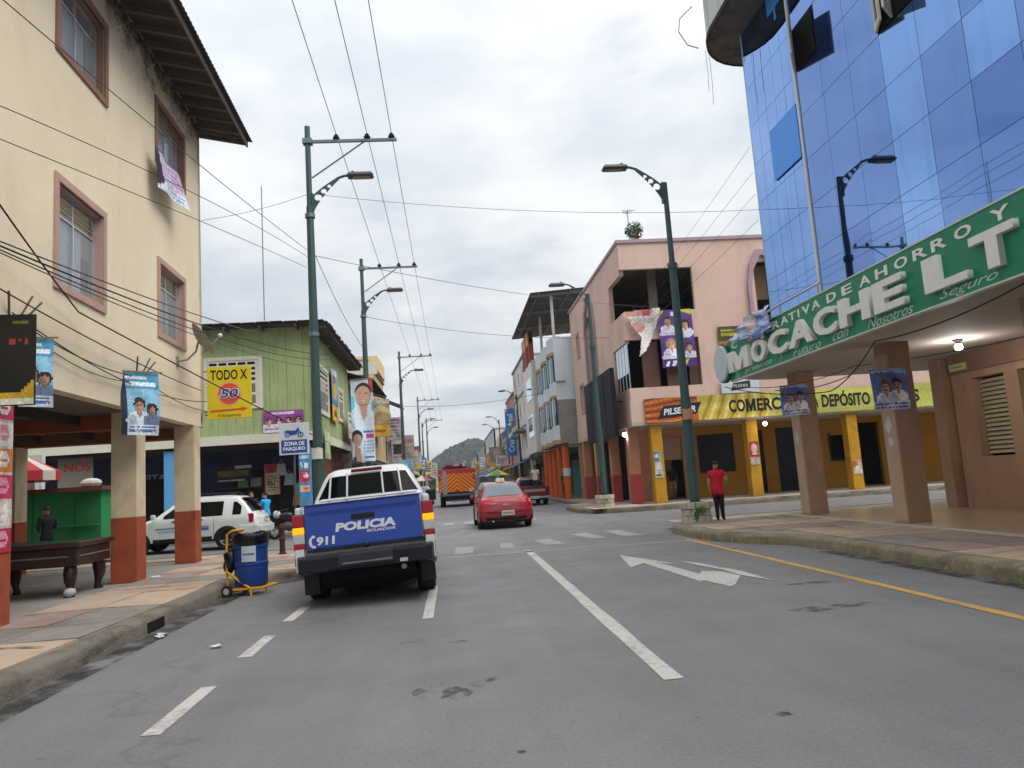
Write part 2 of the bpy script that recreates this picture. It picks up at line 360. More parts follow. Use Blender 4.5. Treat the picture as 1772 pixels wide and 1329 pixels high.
def paint(name, h):
    """worn road paint: shows the asphalt through where it is rubbed off"""
    m = bpy.data.materials.new(name); m.use_nodes = True; nt = m.node_tree; N = nt.nodes.new; L = nt.links.new
    b = nt.nodes['Principled BSDF']; b.inputs['Roughness'].default_value = 0.7
    g = N('ShaderNodeNewGeometry'); c = lin(h)
    n = N('ShaderNodeTexNoise'); n.inputs['Scale'].default_value = 14; n.inputs['Detail'].default_value = 8; n.inputs['Roughness'].default_value = 0.75; L(g.outputs['Position'], n.inputs['Vector'])
    n2 = N('ShaderNodeTexNoise'); n2.inputs['Scale'].default_value = 1.3; n2.inputs['Detail'].default_value = 3; L(g.outputs['Position'], n2.inputs['Vector'])
    ad = N('ShaderNodeMath'); ad.operation = 'MULTIPLY_ADD'; L(n2.outputs['Fac'], ad.inputs[0]); ad.inputs[1].default_value = 0.45; L(n.outputs['Fac'], ad.inputs[2])
    r = N('ShaderNodeMapRange'); L(ad.outputs[0], r.inputs[0]); r.inputs[1].default_value = 0.70; r.inputs[2].default_value = 0.86
    mx = N('ShaderNodeMix'); mx.data_type = 'RGBA'; L(r.outputs[0], mx.inputs[0]); mx.inputs[6].default_value = c + (1,); mx.inputs[7].default_value = tuple(0.35 * x + 0.10 for x in c) + (1,)
    L(mx.outputs[2], b.inputs['Base Color']); return m
WP = paint('worn_white_paint', 'b9b7b0'); YP = paint('worn_yellow_paint', 'c99a45'); FP = paint('faded_white_paint', '939392')
def marking(name, polys, m, z=0.004):
    mb = MB()
    for k, p in enumerate(polys): mb.poly([(x, y, z + (k % 40) * (.0003 if len(polys) < 12 else 0)) for x, y in p])
    return tag(mb.build(name, m), kind='structure')
def strip(x0, x1, y0, y1, sk=0.0):
    """a hand-painted strip with slightly ragged edges"""
    n = max(2, int((y1 - y0) / 0.5)); j = lambda: RN.uniform(-.006, .006)
    a = [(x0 + j(), y0 + (y1 - y0) * i / n) for i in range(n + 1)]; b = [(x1 + j(), y0 + sk + (y1 - y0) * i / n) for i in range(n + 1)]
    return [[a[i], b[i], b[i + 1], a[i + 1]] for i in range(n)]
for y0, y1 in ((5.35, 6.55), (7.6, 8.65), (9.5, 10.6), (2.9, 4.1)): marking('parking_dash', strip(-2.13, -2.0, y0, y1), WP)
marking('lane_dash', strip(-0.43, -0.31, 8.9, 11.7), WP)
marking('lane_line', strip(1.43, 1.58, 5.55, 16.2), WP)
marking('yellow_edge_line', strip(4.86, 4.98, -6, 16.0), YP)
marking('stop_line', [[(-0.3, 15.9), (2.6, 15.78), (2.6, 15.98), (-0.3, 16.1)], [(3.3, 15.72), (4.95, 15.62), (4.95, 15.84), (3.3, 15.92)]], FP)
for i in (): marking('crossing_bar', [[(-2.2 + i * .78, 17.6 + .2 * (i % 2)), (-1.8 + i * .78, 17.7), (-1.78 + i * .78, 19.1), (-2.2 + i * .78, 18.9)]], FP)
for i in (2, 3, 6): marking('crossing_bar', [[(-2.0 + i * .78, 28.4), (-1.6 + i * .78, 28.4), (-1.6 + i * .78, 30.2), (-2.0 + i * .78, 30.2)]], FP)
marking('lane_arrow', [[(2.98, 13.6), (2.94, 12.4), (3.08, 12.75), (3.09, 12.5), (3.22, 10.35), (3.33, 9.72), (3.47, 9.75), (3.37, 10.35), (3.22, 12.9), (3.42, 12.8), (3.2, 13.1)]][:0] + [[(2.98, 13.95), (2.74, 12.05), (3.14, 12.6)], [(2.98, 13.95), (3.14, 12.6), (3.52, 11.95)], [(3.03, 12.9), (3.22, 13.0), (3.46, 10.35), (3.2, 10.0)], [(3.24, 10.3), (3.55, 11.0), (3.78, 10.75), (3.84, 10.25), (3.5, 9.55), (3.38, 9.4)], [(3.62, 12.35), (3.80, 12.0), (4.02, 10.7), (3.93, 10.55), (3.76, 11.4)], [(3.84, 10.9), (4.02, 10.7), (4.03, 9.6), (3.93, 10.0), (3.86, 10.3)]], WP, 0.005)
for q in ([(-.05, 16.6), (.35, 16.5), (.4, 18.3), (-.02, 18.2)], [(1.0, 17.2), (1.3, 17.1), (1.35, 18.5), (1.05, 18.6)], [(2.0, 17.3), (2.5, 17.1), (2.3, 18.9), (1.9, 18.8)], [(3.2, 18.0), (3.6, 17.8), (3.4, 20), (3.0, 19.8)], [(4.0, 18.0), (4.5, 17.9), (4.3, 20.0), (3.9, 20.1)], [(-1.8, 17.2), (-1.3, 17.2), (-1.3, 18.6), (-1.8, 18.6)]): marking('crossing_bar', [q], FP)
for i in range(14): marking('centre_dash', strip(1.4, 1.52, 33 + i * 6, 35.6 + i * 6), FP)
marking('far_lane_mark', [[(.2, 24.0), (1.0, 24.1), (.95, 24.5), (.15, 24.4)]], FP)

CONC = mat('old_concrete', '726b60', 0.9, var=0.2, scale=2.5, bump=0.6, bscale=25, stain='33322a', st_amt=0.95, st_scale=(1.6, 1.6, 5))
CONC2 = mat('grey_concrete', '8f8a82', 0.9, var=0.12, scale=1.2, bump=0.3, stain='5b5750', st_amt=0.5)
MOSS = mat('mossy_concrete', '7d7563', 0.9, var=0.25, scale=3, bump=0.6, bscale=25, stain='464a24', st_amt=0.8, st_scale=(1.4, 1.4, 5), wear='958560')
SLABS = [mat('cream_paver', 'b09c88', 0.85, var=0.13, scale=3, bump=0.25, bscale=60, stain='8a7460', st_amt=0.6, st_scale=(.9, .9, 1)),
         mat('pinkish_paver', '97827a', 0.85, var=0.15, scale=3, bump=0.25, bscale=60, stain='6b5a50', st_amt=0.6, st_scale=(.9, .9, 1)),
         mat('grey_paver', '847f79', 0.9, var=0.15, scale=3, bump=0.25, bscale=60, stain='5a554c', st_amt=0.6, st_scale=(.9, .9, 1)),
         mat('peach_paver', 'a89280', 0.85, var=0.13, scale=3, bump=0.25, bscale=60, stain='7d6452', st_amt=0.6, st_scale=(.9, .9, 1))]
def offset(pl, d):
    o = []
    for i, p in enumerate(pl):
        a = Vector(pl[max(i - 1, 0)]); b = Vector(pl[min(i + 1, len(pl) - 1)]); t = (b - a).normalized(); o.append((p[0] - t.y * d, p[1] + t.x * d))
    return o
def fine(pl, step=0.7, upto=60):
    o = []
    for a, b in zip(pl, pl[1:]):
        L = math.dist(a, b); n = max(1, int(min(L, upto) / step)) if L < 80 else 8
        o += [(a[0] + (b[0] - a[0]) * i / n, a[1] + (b[1] - a[1]) * i / n) for i in range(n)]
    return o + [pl[-1]]
def pavement(name, pl, side, back, m, kerbm):
    """kerb follows pl with the pavement on its left (+1) or right (-1)"""
    p = fine(pl); mb = MB(); prof = [(0, -.04), (0.005, .13), (0.03, .175), (0.08, .195), (0.2, .196), (0.2, -.04)]; vs = []
    r = random.Random(len(p))
    rings = [offset(p, side * d) for d, z in prof]
    for i in range(len(p)):
        w = r.uniform(-.008, .008)
        for k, (d, z) in enumerate(prof): vs.append((rings[k][i][0], rings[k][i][1], z + (w if 0 < k < 5 else 0)))
    n = len(prof); fs = [(i * n + k, i * n + (k + 1) % n, (i + 1) * n + (k + 1) % n, (i + 1) * n + k) for i in range(len(p) - 1) for k in range(n - 1)]
    if side < 0: fs = [tuple(reversed(f)) for f in fs]
    base = MB(); poly = rings[4] + back
    bm = bmesh.new(); ve = [bm.verts.new((x, y, .185)) for x, y in poly]; f = bm.faces.new(ve); bmesh.ops.triangulate(bm, faces=[f])
    me = bpy.data.meshes.new(name); bm.normal_update()
    for f in bm.faces:
        if f.normal.z < 0: f.normal_flip()
    bm.to_mesh(me); bm.free(); me.materials.append(m)
    o = bpy.data.objects.new(name, me); COL.objects.link(o); WM[o.name] = Matrix.Identity(4); tag(o, kind='structure')
    mb.add(vs, fs).build('kerb', kerbm, o, smooth=0.9); return o
PL = pavement('pavement_left', [(-3.65, -12), (-3.65, 12.7), (-3.45, 13.2), (-2.9, 13.65), (-2.6, 14.0), (-2.5, 14.6), (-2.5, 17.2), (-2.8, 18.3), (-3.5, 19.05), (-4.5, 19.3), (-60, 19.3)], 1, [(-60, -12)], CONC2, CONC)
PR = pavement('pavement_right', [(6.17, -12), (6.17, 12.3), (6.0, 13.5), (5.5, 14.3), (5.2, 15.2), (5.1, 16.6), (5.15, 17.9), (5.5, 19.0), (6.3, 19.8), (7.4, 20.1), (60, 20.3)], -1, [(60, -12)], CONC2, MOSS)
PFR = pavement('pavement_far_right', [(60, 28.6), (7.2, 28.5), (6.0, 28.7), (5.3, 29.4), (5.0, 30.4), (5.0, 34), (5.4, 35.4), (6.1, 36.4), (6.2, 38), (6.2, 110), (6.2, 400)], -1, [(60, 400)], CONC2, CONC)
PFL = pavement('pavement_far_left', [(-60, 27.8), (-4.6, 27.8), (-3.4, 28.1), (-2.8, 28.8), (-2.5, 30), (-2.5, 34), (-2.9, 35.4), (-3.6, 36.4), (-3.7, 38), (-3.7, 110), (-3.7, 400)], 1, [(-60, 400)], CONC2, CONC)
def film(name, c, lo=.5, hi=.66, sc_=3.0, amt=.85):
    """thin dirt or painted-shade film that breaks up with a fine noise"""
    if name in MATS: return MATS[name]
    m = bpy.data.materials.new(name); m.use_nodes = True; nt = m.node_tree; N = nt.nodes.new; L = nt.links.new; b = nt.nodes['Principled BSDF']; b.inputs['Base Color'].default_value = lin(c) + (1,); b.inputs['Roughness'].default_value = .7
    g = N('ShaderNodeNewGeometry'); n = N('ShaderNodeTexNoise'); n.inputs['Scale'].default_value = sc_; n.inputs['Detail'].default_value = 8; n.inputs['Roughness'].default_value = .65; L(g.outputs['Position'], n.inputs['Vector'])
    r_ = N('ShaderNodeMapRange'); L(n.outputs['Fac'], r_.inputs[0]); r_.inputs[1].default_value = lo; r_.inputs[2].default_value = hi; r_.inputs[4].default_value = amt; L(r_.outputs[0], b.inputs['Alpha']); MATS[name] = m; return m
GRIME = film('gutter_grime', '2a2823', .38, .6, 2.2, .8); OIL_SHADE = film('oil_shade_film', '2c2c2c', .44, .62, 6.0, .6)
def stain(name, spots, m, z):
    mb = MB(); r = random.Random(len(spots))
    for x, y, a, b in spots:
        n = 12; z += .0004; mb.poly([(x + a * r.uniform(.6, 1.1) * math.cos(2 * PI * k / n), y + b * r.uniform(.6, 1.1) * math.sin(2 * PI * k / n), z) for k in range(n)])
    return tag(mb.build(name, m), kind='structure')
marking('gutter_grime', strip(-3.64, -3.36, -4, 12.7) , GRIME, .003); marking('gutter_grime', strip(5.92, 6.16, -2, 12.2), GRIME, .003)
stain('oil_stain', [(-.30, 5.8, .10, .16), (-.06, 5.7, .14, .2), (.1, 5.9, .08, .1), (.2, 6.0, .07, .08), (-.15, 6.0, .05, .06)], OIL_SHADE, .0025); stain('oil_stain', [(-.45, 7.7, .10, .12)], OIL_SHADE, .0025); stain('oil_stain', [(-.03, 7.5, .10, .08)], OIL_SHADE, .0025)
stain('oil_stain', [(3.6, 7.6, .28, .16), (3.95, 7.65, .22, .11), (4.2, 7.7, .12, .06)], OIL_SHADE, .0025); stain('oil_stain', [(4.4, 9.2, .4, .12)], OIL_SHADE, .0025); stain('oil_stain', [(1.9, 4.6, .06, .05)], OIL_SHADE, .0025); stain('oil_stain', [(.05, 4.5, .05, .04), (.3, 4.4, .03, .03)], OIL_SHADE, .0025)
stain('painted_truck_shadow', [(-1.2, 13.2, .8, 2.2)], OIL_SHADE, .0022)  # dark ellipse painting the pickup's shadow onto the road
tag(MB().box(-3.84, -3.642, 9.4, 9.9, .0, .125).build('drain_inlet', mat('drain_black', '0c0b0a', .95)), kind='structure')
def slabs(parent, x0, x1, rows, z=.188, keep=lambda x, y: True, seed=1):
    """large paving slabs, each one a piece; rows = [(y0, y1, slab colour, number across)]"""
    r = random.Random(seed)
    for y0, y1, ci, nx in rows:
        for k in range(nx):
            a = x0 + (x1 - x0) * k / nx; b = x0 + (x1 - x0) * (k + 1) / nx
            if not keep((a + b) / 2, (y0 + y1) / 2): continue
            j = lambda: r.uniform(.008, .022); c = [(a + j(), y0 + j()), (b - j(), y0 + j()), (b - j(), y1 - j()), (a + j(), y1 - j())]
            t = [r.uniform(.008, .020) for _ in range(4)]
            mb = MB().hexa([(x, y, z - .01) for x, y in c], [(x, y, z + t[i]) for i, (x, y) in enumerate(c)])
            mb.build('paving_slab', SLABS[ci if r.random() < .85 else r.randrange(4)], parent)
yy = -3.0; rows = []; k = 0
seq = [2, 0, 2, 1, 0, 1, 2, 3, 0, 2, 1, 0, 3]
while yy < 13: rows.append((yy, yy + 1.0 + .25 * (k % 3), seq[k % 13], 2)); yy = rows[-1][1]; k += 1
slabs(PL, -5.55, -3.87, rows, seed=3)
rows = []
while yy < 18.6: rows.append((yy, yy + .95, seq[k % 13], 3)); yy += .95; k += 1
slabs(PL, -5.55, -2.75, rows, keep=lambda x, y: not (y < 14 and x > -3.7) and not (y > 17.8 and x > -3.6), seed=4)
slabs(PL, -13, -5.55, [(17.9, 18.9, 0, 6)], seed=5)
yy = 0.0; rows = []; k = 0
while yy < 13.2: rows.append((yy, yy + 1.1 + .2 * (k % 2), [0, 1, 2, 3, 0, 2, 1][k % 7], 2)); yy = rows[-1][1]; k += 1
slabs(PR, 6.42, 8.15, rows, seed=6)
rows = []
while yy < 19: rows.append((yy, yy + 1.0, [2, 0, 1, 0, 3][k % 5], 4)); yy += 1.0; k += 1
slabs(PR, 5.4, 8.15, rows, keep=lambda x, y: x > 5.9 or y > 15.2, seed=7)
slabs(PFR, 5.3, 20, [(28.85, 29.5, 0, 12)], seed=8)
slabs(PFR, 5.3, 7.3, [(29.5 + i, 30.5 + i, [0, 3, 2, 1][i % 4], 2) for i in range(6)], seed=9)
slabs(PFL, -9, -4.8, [(28.05, 28.8, 0, 5)], seed=10)
tag(MB().box(8.22, 30, -8, 18.6, .15, .225).build('arcade_floor', mat('polished_floor', 'a8957e', 0.28, var=0.1, scale=1.5, spec=0.5)), kind='structure')
tag(MB().box(8.14, 8.219, -8, 18.6, .15, .228).build('arcade_step', mat('pale_step', 'bfb8a8', 0.7)), kind='structure')

# hill with its wood at the end of the street
def hz(x, y):
    h = 20.5 * math.exp(-abs((x - 20) / 30) ** 2.6) * math.exp(-((y - 490) / 85) ** 2) + 7 * math.exp(-((x + 5) / 40) ** 2) * math.exp(-((y - 450) / 60) ** 2)
    return h - .04
def hill():
    mb = MB(); n, m = 40, 24; vs = [(-160 + 380 * i / n, 330 + 400 * j / m, hz(-160 + 380 * i / n, 330 + 400 * j / m)) for j in range(m + 1) for i in range(n + 1)]
    mb.add(vs, [(j * (n + 1) + i, j * (n + 1) + i + 1, (j + 1) * (n + 1) + i + 1, (j + 1) * (n + 1) + i) for j in range(m) for i in range(n)])
    tag(mb.build('hill', mat('hill_grass', '5d6b4a', 0.95, scale=.1), smooth=1), kind='structure')
    r = random.Random(5); mbs = [MB(), MB(), MB()]
    for i in range(6000):
        y = r.uniform(400, 560); x = r.uniform(-60, 110); z = hz(x, y)
        if z < 3 or (z < 8 and r.random() < .6): continue
        s = r.uniform(.9, 2.2); b = mbs[r.randrange(3)]
        o = len(b.v); b.ball((x, y, z + s * .9), (s * r.uniform(.8, 1.3), s, s * r.uniform(1.0, 1.7)), 6, 4)
        for q in range(o, len(b.v)):
            v = b.v[q]; b.v[q] = (v[0] + r.uniform(-.5, .5), v[1], v[2] + r.uniform(-.6, .6))
    for b, h in zip(mbs, ('22332c', '2a3c30', '1c2b26')): tag(b.build('hillside_wood', mat('leaves_' + h, h, 0.9, var=.35, scale=.35)), kind='stuff')
hill()

def crack(pts, w=.012, z=.2115, seed=1):
    r = random.Random(seed); P = []
    for a, b in zip(pts, pts[1:]):
        n = max(2, int(math.dist(a, b) / .12)); P += [(a[0] + (b[0] - a[0]) * i / n + r.uniform(-.02, .02), a[1] + (b[1] - a[1]) * i / n + r.uniform(-.02, .02)) for i in range(n)]
    mb = MB(); ws = [w * r.uniform(.3, 1.5) for _ in P]
    for i in range(len(P) - 1): mb.poly([(P[i][0] - ws[i], P[i][1] - ws[i], z), (P[i + 1][0] - ws[i + 1], P[i + 1][1] - ws[i + 1], z), (P[i + 1][0] + ws[i + 1], P[i + 1][1] + ws[i + 1], z), (P[i][0] + ws[i], P[i][1] + ws[i], z)])
    return tag(mb.build('pavement_crack', mat('crack_dirt', '1f1b17', .95)), kind='structure')
for i, p in enumerate(([(-5.4, 7.9), (-4.6, 8.0), (-3.9, 7.8)], [(-5.5, 10.3), (-4.7, 10.5), (-4.0, 10.45)], [(-4.9, 9.2), (-4.2, 9.6), (-3.95, 10.2)], [(-5.4, 12.6), (-4.4, 12.5), (-3.9, 12.7)], [(-4.8, 14.4), (-3.6, 14.5), (-2.9, 14.3)], [(-5.0, 16.0), (-3.9, 16.1)], [(6.5, 9.0), (7.3, 9.2), (8.1, 9.05)], [(6.45, 12.4), (7.4, 12.3), (8.1, 12.5)], [(5.6, 15.6), (6.8, 15.5), (8.0, 15.7)], [(5.6, 17.0), (7.0, 17.2), (8.1, 17.0)])): crack(p, seed=i)

# ---------------------------------------------------------------- cream corner building on the left
CREAM = mat('cream_plaster', 'e8d8ba', 0.9, var=0.06, scale=0.7, bump=0.25, bscale=18, stain='b8a480', st_amt=0.25, st_scale=(1.2, 1.2, .4))
CREAMD = mat('cream_column', 'd8c6a6', 0.9, var=0.1, scale=2, bump=0.2, stain='98815c', st_amt=0.45, st_scale=(3, 3, 2))
REDB = mat('red_brown_paint', 'a04e30', 0.85, var=0.14, scale=3, bump=0.2, stain='57302a', st_amt=0.55, st_scale=(3, 3, 2))
TRIM_P = mat('pink_trim', 'b8968a', 0.9, var=0.1, scale=3); TRIM_R = mat('red_trim', '8f6c5c', 0.9, var=0.12, scale=3)
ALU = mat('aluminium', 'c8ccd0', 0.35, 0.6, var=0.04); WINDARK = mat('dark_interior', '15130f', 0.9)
CURT = mat('curtain', 'e2e4e0', 0.9, var=0.08, scale=4); PANE = glass('window_glass', 'd0d6da', 0.72, .03, .9); PANE2 = glass('clear_glass', '59646a', 0.62)
WOODD = mat('old_dark_timber', '3a3029', 0.9, var=0.25, scale=4, bump=0.3); WOODL = mat('grey_timber', '5e554a', 0.9, var=0.2, scale=4, bump=0.3)
ROOFM = mat('rusty_roof_sheet', '4a4048', 0.75, 0.2, var=0.25, scale=1.2, stain='5c3a2c', st_amt=0.7, st_scale=(.8, .8, .8))
MOLD = mat('mould', '3d372b', 0.95, var=.3, scale=6)
YB = thing('corner_building', 'cream three-storey corner building with open ground-floor arcade and pink window trims', 'building', (-5.64, 17.75, 0), 0.033)
W0 = WM[YB.name]
F = W0 @ fr((0, -16, 3.17), (0, 1, 0))                                  # u along the street, v up, d outwards
win = [(9.0 - .09, 10.7, 8.17, 9.66, 'r'), (12.97, 14.83, 8.27, 9.66, 'r'), (8.92, 10.65, 4.6, 6.3, 'p'), (13.05, 14.76, 4.72, 6.33, 'p'), (4.9, 6.6, 8.17, 9.66, 'r'), (4.9, 6.6, 4.6, 6.3, 'p')]
tr = .11
holes = [(a + tr, b - tr, z0 - 3.17 + tr, z1 - 3.17 - tr) for a, b, z0, z1, k in win]
mb = MB().wall(F, 16, 7.35, .22, holes)
mb.wall(W0 @ fr((0, 0, 3.17), (-1, 0, 0)), 14, 7.35, .2, [(2, 3.4, 1.4, 3.1), (6, 7.4, 1.4, 3.1)])    # the side towards the cross street
mb.wall(W0 @ fr((-14, -16, 3.17), (1, 0, 0)), 14, 7.35, .2)
mb.wall(W0 @ fr((-14, -.2, .2), (0, -1, 0)), 15.6, 10.3, .2)
mb.build('wall', CREAM, YB, world=True)
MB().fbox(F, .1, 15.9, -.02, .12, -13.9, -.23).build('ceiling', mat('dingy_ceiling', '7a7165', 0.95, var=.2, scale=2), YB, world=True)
for k in range(7):
    x = -1.2 - k * 1.1; MB().box(x, x + .1, -15.9, -.45, 2.98, 3.15).build('ceiling_joist', WOODD, YB)
MB().fbox(F, 12.35, 12.6, -.28, -.021, -9, -.24).build('beam', REDB, YB, world=True)
MB().fbox(F, 15.56, 15.98, -.26, -.001, -13.9, -.5).build('beam', mat('brown_beam', '8a5a38', .9, var=.15), YB, world=True)
MB().box(-4.4, -4.2, -15.9, -4.5, .2, 3.16).build('shop_wall', mat('brown_wall', '6d4a36', .9, var=.15), YB)
def pillar(parent, x, y, s, z0, zs, z1, m1, m2):
    p = MB().box(x - s, x, y - s, y, zs, z1).build('pillar', m1, parent, bevel=.012)
    MB().box(x - s - .004, x + .004, y - s - .004, y + .004, z0, zs).build('painted_base', m2, p, bevel=.012); return p
for yl in (-.25, -3.58, -8.02, -12.4): pillar(YB, -.004, yl, .43, .18, 1.3, 3.169, CREAMD, REDB)
for xl, yl in ((-3.7, -.14), (-7.9, -.14)): pillar(YB, xl, yl, .5, .18, 1.3, 2.91, CREAMD, REDB)
def louvre_window(a, b, z0, z1, k, dark=0.0):
    """trim, aluminium frame, two sliding panes below and glass louvres above"""
    T = W0 @ fr((0, -16, 0), (0, 1, 0)); tm = TRIM_P if k == 'p' else TRIM_R
    mb = MB().fbox(T, a, b, z0, z0 + tr, -.02, .035).fbox(T, a, b, z1 - tr, z1, -.02, .035).fbox(T, a, a + tr, z0 + tr, z1 - tr, -.02, .035).fbox(T, b - tr, b, z0 + tr, z1 - tr, -.02, .035)
    for (u0, u1, v0, v1) in ((a + tr, a + tr + .012, z0 + tr, z1 - tr), (b - tr - .012, b - tr, z0 + tr, z1 - tr), (a + tr + .012, b - tr - .012, z1 - tr - .012, z1 - tr), (a + tr + .012, b - tr - .012, z0 + tr, z0 + tr + .012)): mb.fbox(T, u0, u1, v0, v1, -.2, -.0201)
    w = mb.build('window', tm, YB, world=True)
    a, b, z0, z1 = a + tr + .012, b - tr - .012, z0 + tr + .012, z1 - tr - .012; zt = z1 - (z1 - z0) * .27; um = (a + b) / 2; t = .025; D0, D1 = -.16, -.12
    f = MB().fbox(T, a, b, z0, z0 + t, D0, D1).fbox(T, a, b, z1 - t, z1, D0, D1).fbox(T, a, a + t, z0 + t, z1 - t, D0, D1).fbox(T, b - t, b, z0 + t, z1 - t, D0, D1).fbox(T, a + t, b - t, zt, zt + t, D0, D1).fbox(T, um - .015, um + .015, z0 + t, zt, D0, D1 + .01).fbox(T, um - .012, um + .012, zt + t, z1 - t, D0, D1)
    f.build('frame', ALU, w, world=True)
    for u0, u1 in ((a + t, um - .015), (um + .015, b - t)):
        MB().fbox(T, u0 + .002, u1 - .002, z0 + t, zt, -.145, -.139).build('pane', PANE, w, world=True)
        n = 5; g = mat('dusty_louvre', 'a7aba4', .3, var=.25, scale=4)
        for i in range(n):
            v = zt + t + (z1 - zt - 2 * t) * (i + .5) / n; h = (z1 - zt) / n * .55
            MB().hexa([T @ Vector(p) for p in ((u0, v - h * .5, -.115), (u1, v - h * .5, -.115), (u1, v - h * .5, -.121), (u0, v - h * .5, -.121))], [T @ Vector(p) for p in ((u0, v + h * .5, -.15), (u1, v + h * .5, -.15), (u1, v + h * .5, -.156), (u0, v + h * .5, -.156))]).build('louvre', g, w, world=True)
    # curtains inside
    mb = MB(); c0, c1 = (a + .02, b - .3 - dark * .5)
    n = 26; pts = [(c0 + (c1 - c0) * i / n, -.185 + .02 * math.sin(i * 1.9)) for i in range(n + 1)]
    for p, q in zip(pts, pts[1:]): mb.poly([T @ Vector((p[0], z0 - .02, p[1])), T @ Vector((q[0], z0 - .02, q[1])), T @ Vector((q[0], zt + .05, q[1])), T @ Vector((p[0], zt + .05, p[1]))])
    if dark < 1: mb.build('curtain', CURT, w, smooth=1, world=True)
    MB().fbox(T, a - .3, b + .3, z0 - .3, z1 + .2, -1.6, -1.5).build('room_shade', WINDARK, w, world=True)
for i, (a, b, z0, z1, k) in enumerate(win): louvre_window(a, b, z0, z1, k, 1.0 if i == 3 else 0)
# eave: rafters, boards and sheets
for i in range(30):
    y = .3 - i * .56; MB().hexa([(-.22, y, 10.36), (-.22, y - .07, 10.36), (1.02, y - .07, 10.12), (1.02, y, 10.12)], [(-.22, y, 10.47), (-.22, y - .07, 10.47), (1.02, y - .07, 10.22), (1.02, y, 10.22)]).build('rafter', WOODL, YB)
MB().box(1.025, 1.06, -16.5, .36, 10.1, 10.27).build('fascia_board', WOODL, YB)
for i in range(0):
    x = -.1 + i * .26; z = 10.47 - (x + .22) * .2; MB().box(x, x + .05, -16.5, .34, z - .002, z + .03).build('batten', WOODL, YB)
def corrugated(p0, du, dv, nu, amp, th=.004):
    """corrugated sheet from corner p0, waves across du"""
    mb = MB(); p0, du, dv = Vector(p0), Vector(du), Vector(dv); nn = du.cross(dv).normalized(); k = nu * 4; vs = []
    for i in range(k + 1):
        w = nn * amp * math.sin(i * PI / 2)
        vs += [p0 + du * (i / k) + w, p0 + du * (i / k) + dv + w]
    mb.add(vs, [(2 * i, 2 * i + 2, 2 * i + 3, 2 * i + 1) for i in range(k)]); return mb
corrugated((1.16, -16.6, 10.27), (0, 17.05, 0), (-8, 0, 1.55), 120, .012).build('roof', ROOFM, YB, smooth=1)
# mould under the eave, plaster patches
def blotches(parent, T, spots, m, name, d=.003):
    r = random.Random(4); mb = MB()
    for u, v, s, asp in spots:
        n = 11; pts = []
        for k in range(n):
            a = 2 * PI * k / n; q = s * r.uniform(.45, 1.1); pts.append(T @ Vector((u + q * math.cos(a), v + q * asp * math.sin(a), d)))
        mb.poly(pts); d += .0003
    return mb.build(name, m, parent, world=True)
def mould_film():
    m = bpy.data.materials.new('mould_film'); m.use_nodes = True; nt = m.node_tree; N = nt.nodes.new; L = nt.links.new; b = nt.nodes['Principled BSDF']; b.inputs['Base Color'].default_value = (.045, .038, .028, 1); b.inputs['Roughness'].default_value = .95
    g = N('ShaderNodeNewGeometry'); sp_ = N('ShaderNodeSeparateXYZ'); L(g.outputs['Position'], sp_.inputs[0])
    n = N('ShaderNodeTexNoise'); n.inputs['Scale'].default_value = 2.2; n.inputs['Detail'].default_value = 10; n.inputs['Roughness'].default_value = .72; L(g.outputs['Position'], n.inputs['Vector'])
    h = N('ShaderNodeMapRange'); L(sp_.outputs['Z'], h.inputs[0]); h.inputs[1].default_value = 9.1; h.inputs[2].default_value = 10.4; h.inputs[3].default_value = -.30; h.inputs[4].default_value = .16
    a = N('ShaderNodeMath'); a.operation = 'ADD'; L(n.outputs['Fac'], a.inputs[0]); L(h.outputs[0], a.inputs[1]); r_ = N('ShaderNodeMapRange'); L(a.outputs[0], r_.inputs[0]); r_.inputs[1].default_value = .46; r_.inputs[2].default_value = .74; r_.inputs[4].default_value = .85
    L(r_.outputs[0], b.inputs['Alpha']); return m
r = random.Random(8); T = W0 @ fr((0, -16, 0), (0, 1, 0))
sp = []
for i in range(260):
    u = r.uniform(10.9, 15.8); t = r.random() ** 2.2; sp.append((u, 10.3 - t * 1.0 * (1.1 if u < 13 else .7), r.uniform(.006, .022) * (1.6 - t), r.uniform(1, 2.5)))
tag(blotches(YB, T, sp, MOLD, 'mould_spots'), kind='stuff')
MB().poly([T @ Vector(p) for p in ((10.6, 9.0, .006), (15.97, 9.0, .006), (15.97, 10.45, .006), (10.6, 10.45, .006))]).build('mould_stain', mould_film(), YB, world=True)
for q_ in ((12.0, 4.05, .22, .5), (12.45, 4.1, .08, 1.9), (11.6, 3.42, .3, .3), (10.2, 3.6, .15, .4)): blotches(YB, T, [q_], mat('bare_plaster', 'dfd6c6', .95, var=.12, scale=6), 'plaster_patch')
bk = mat('sooty_stain', '3a332c', .95, var=.3, scale=8)
blotches(YB, W0 @ fr((0, -16, 0), (0, 1, 0)), [(15.90, 3.4, .06, 3.2)], bk, 'soot_stain')
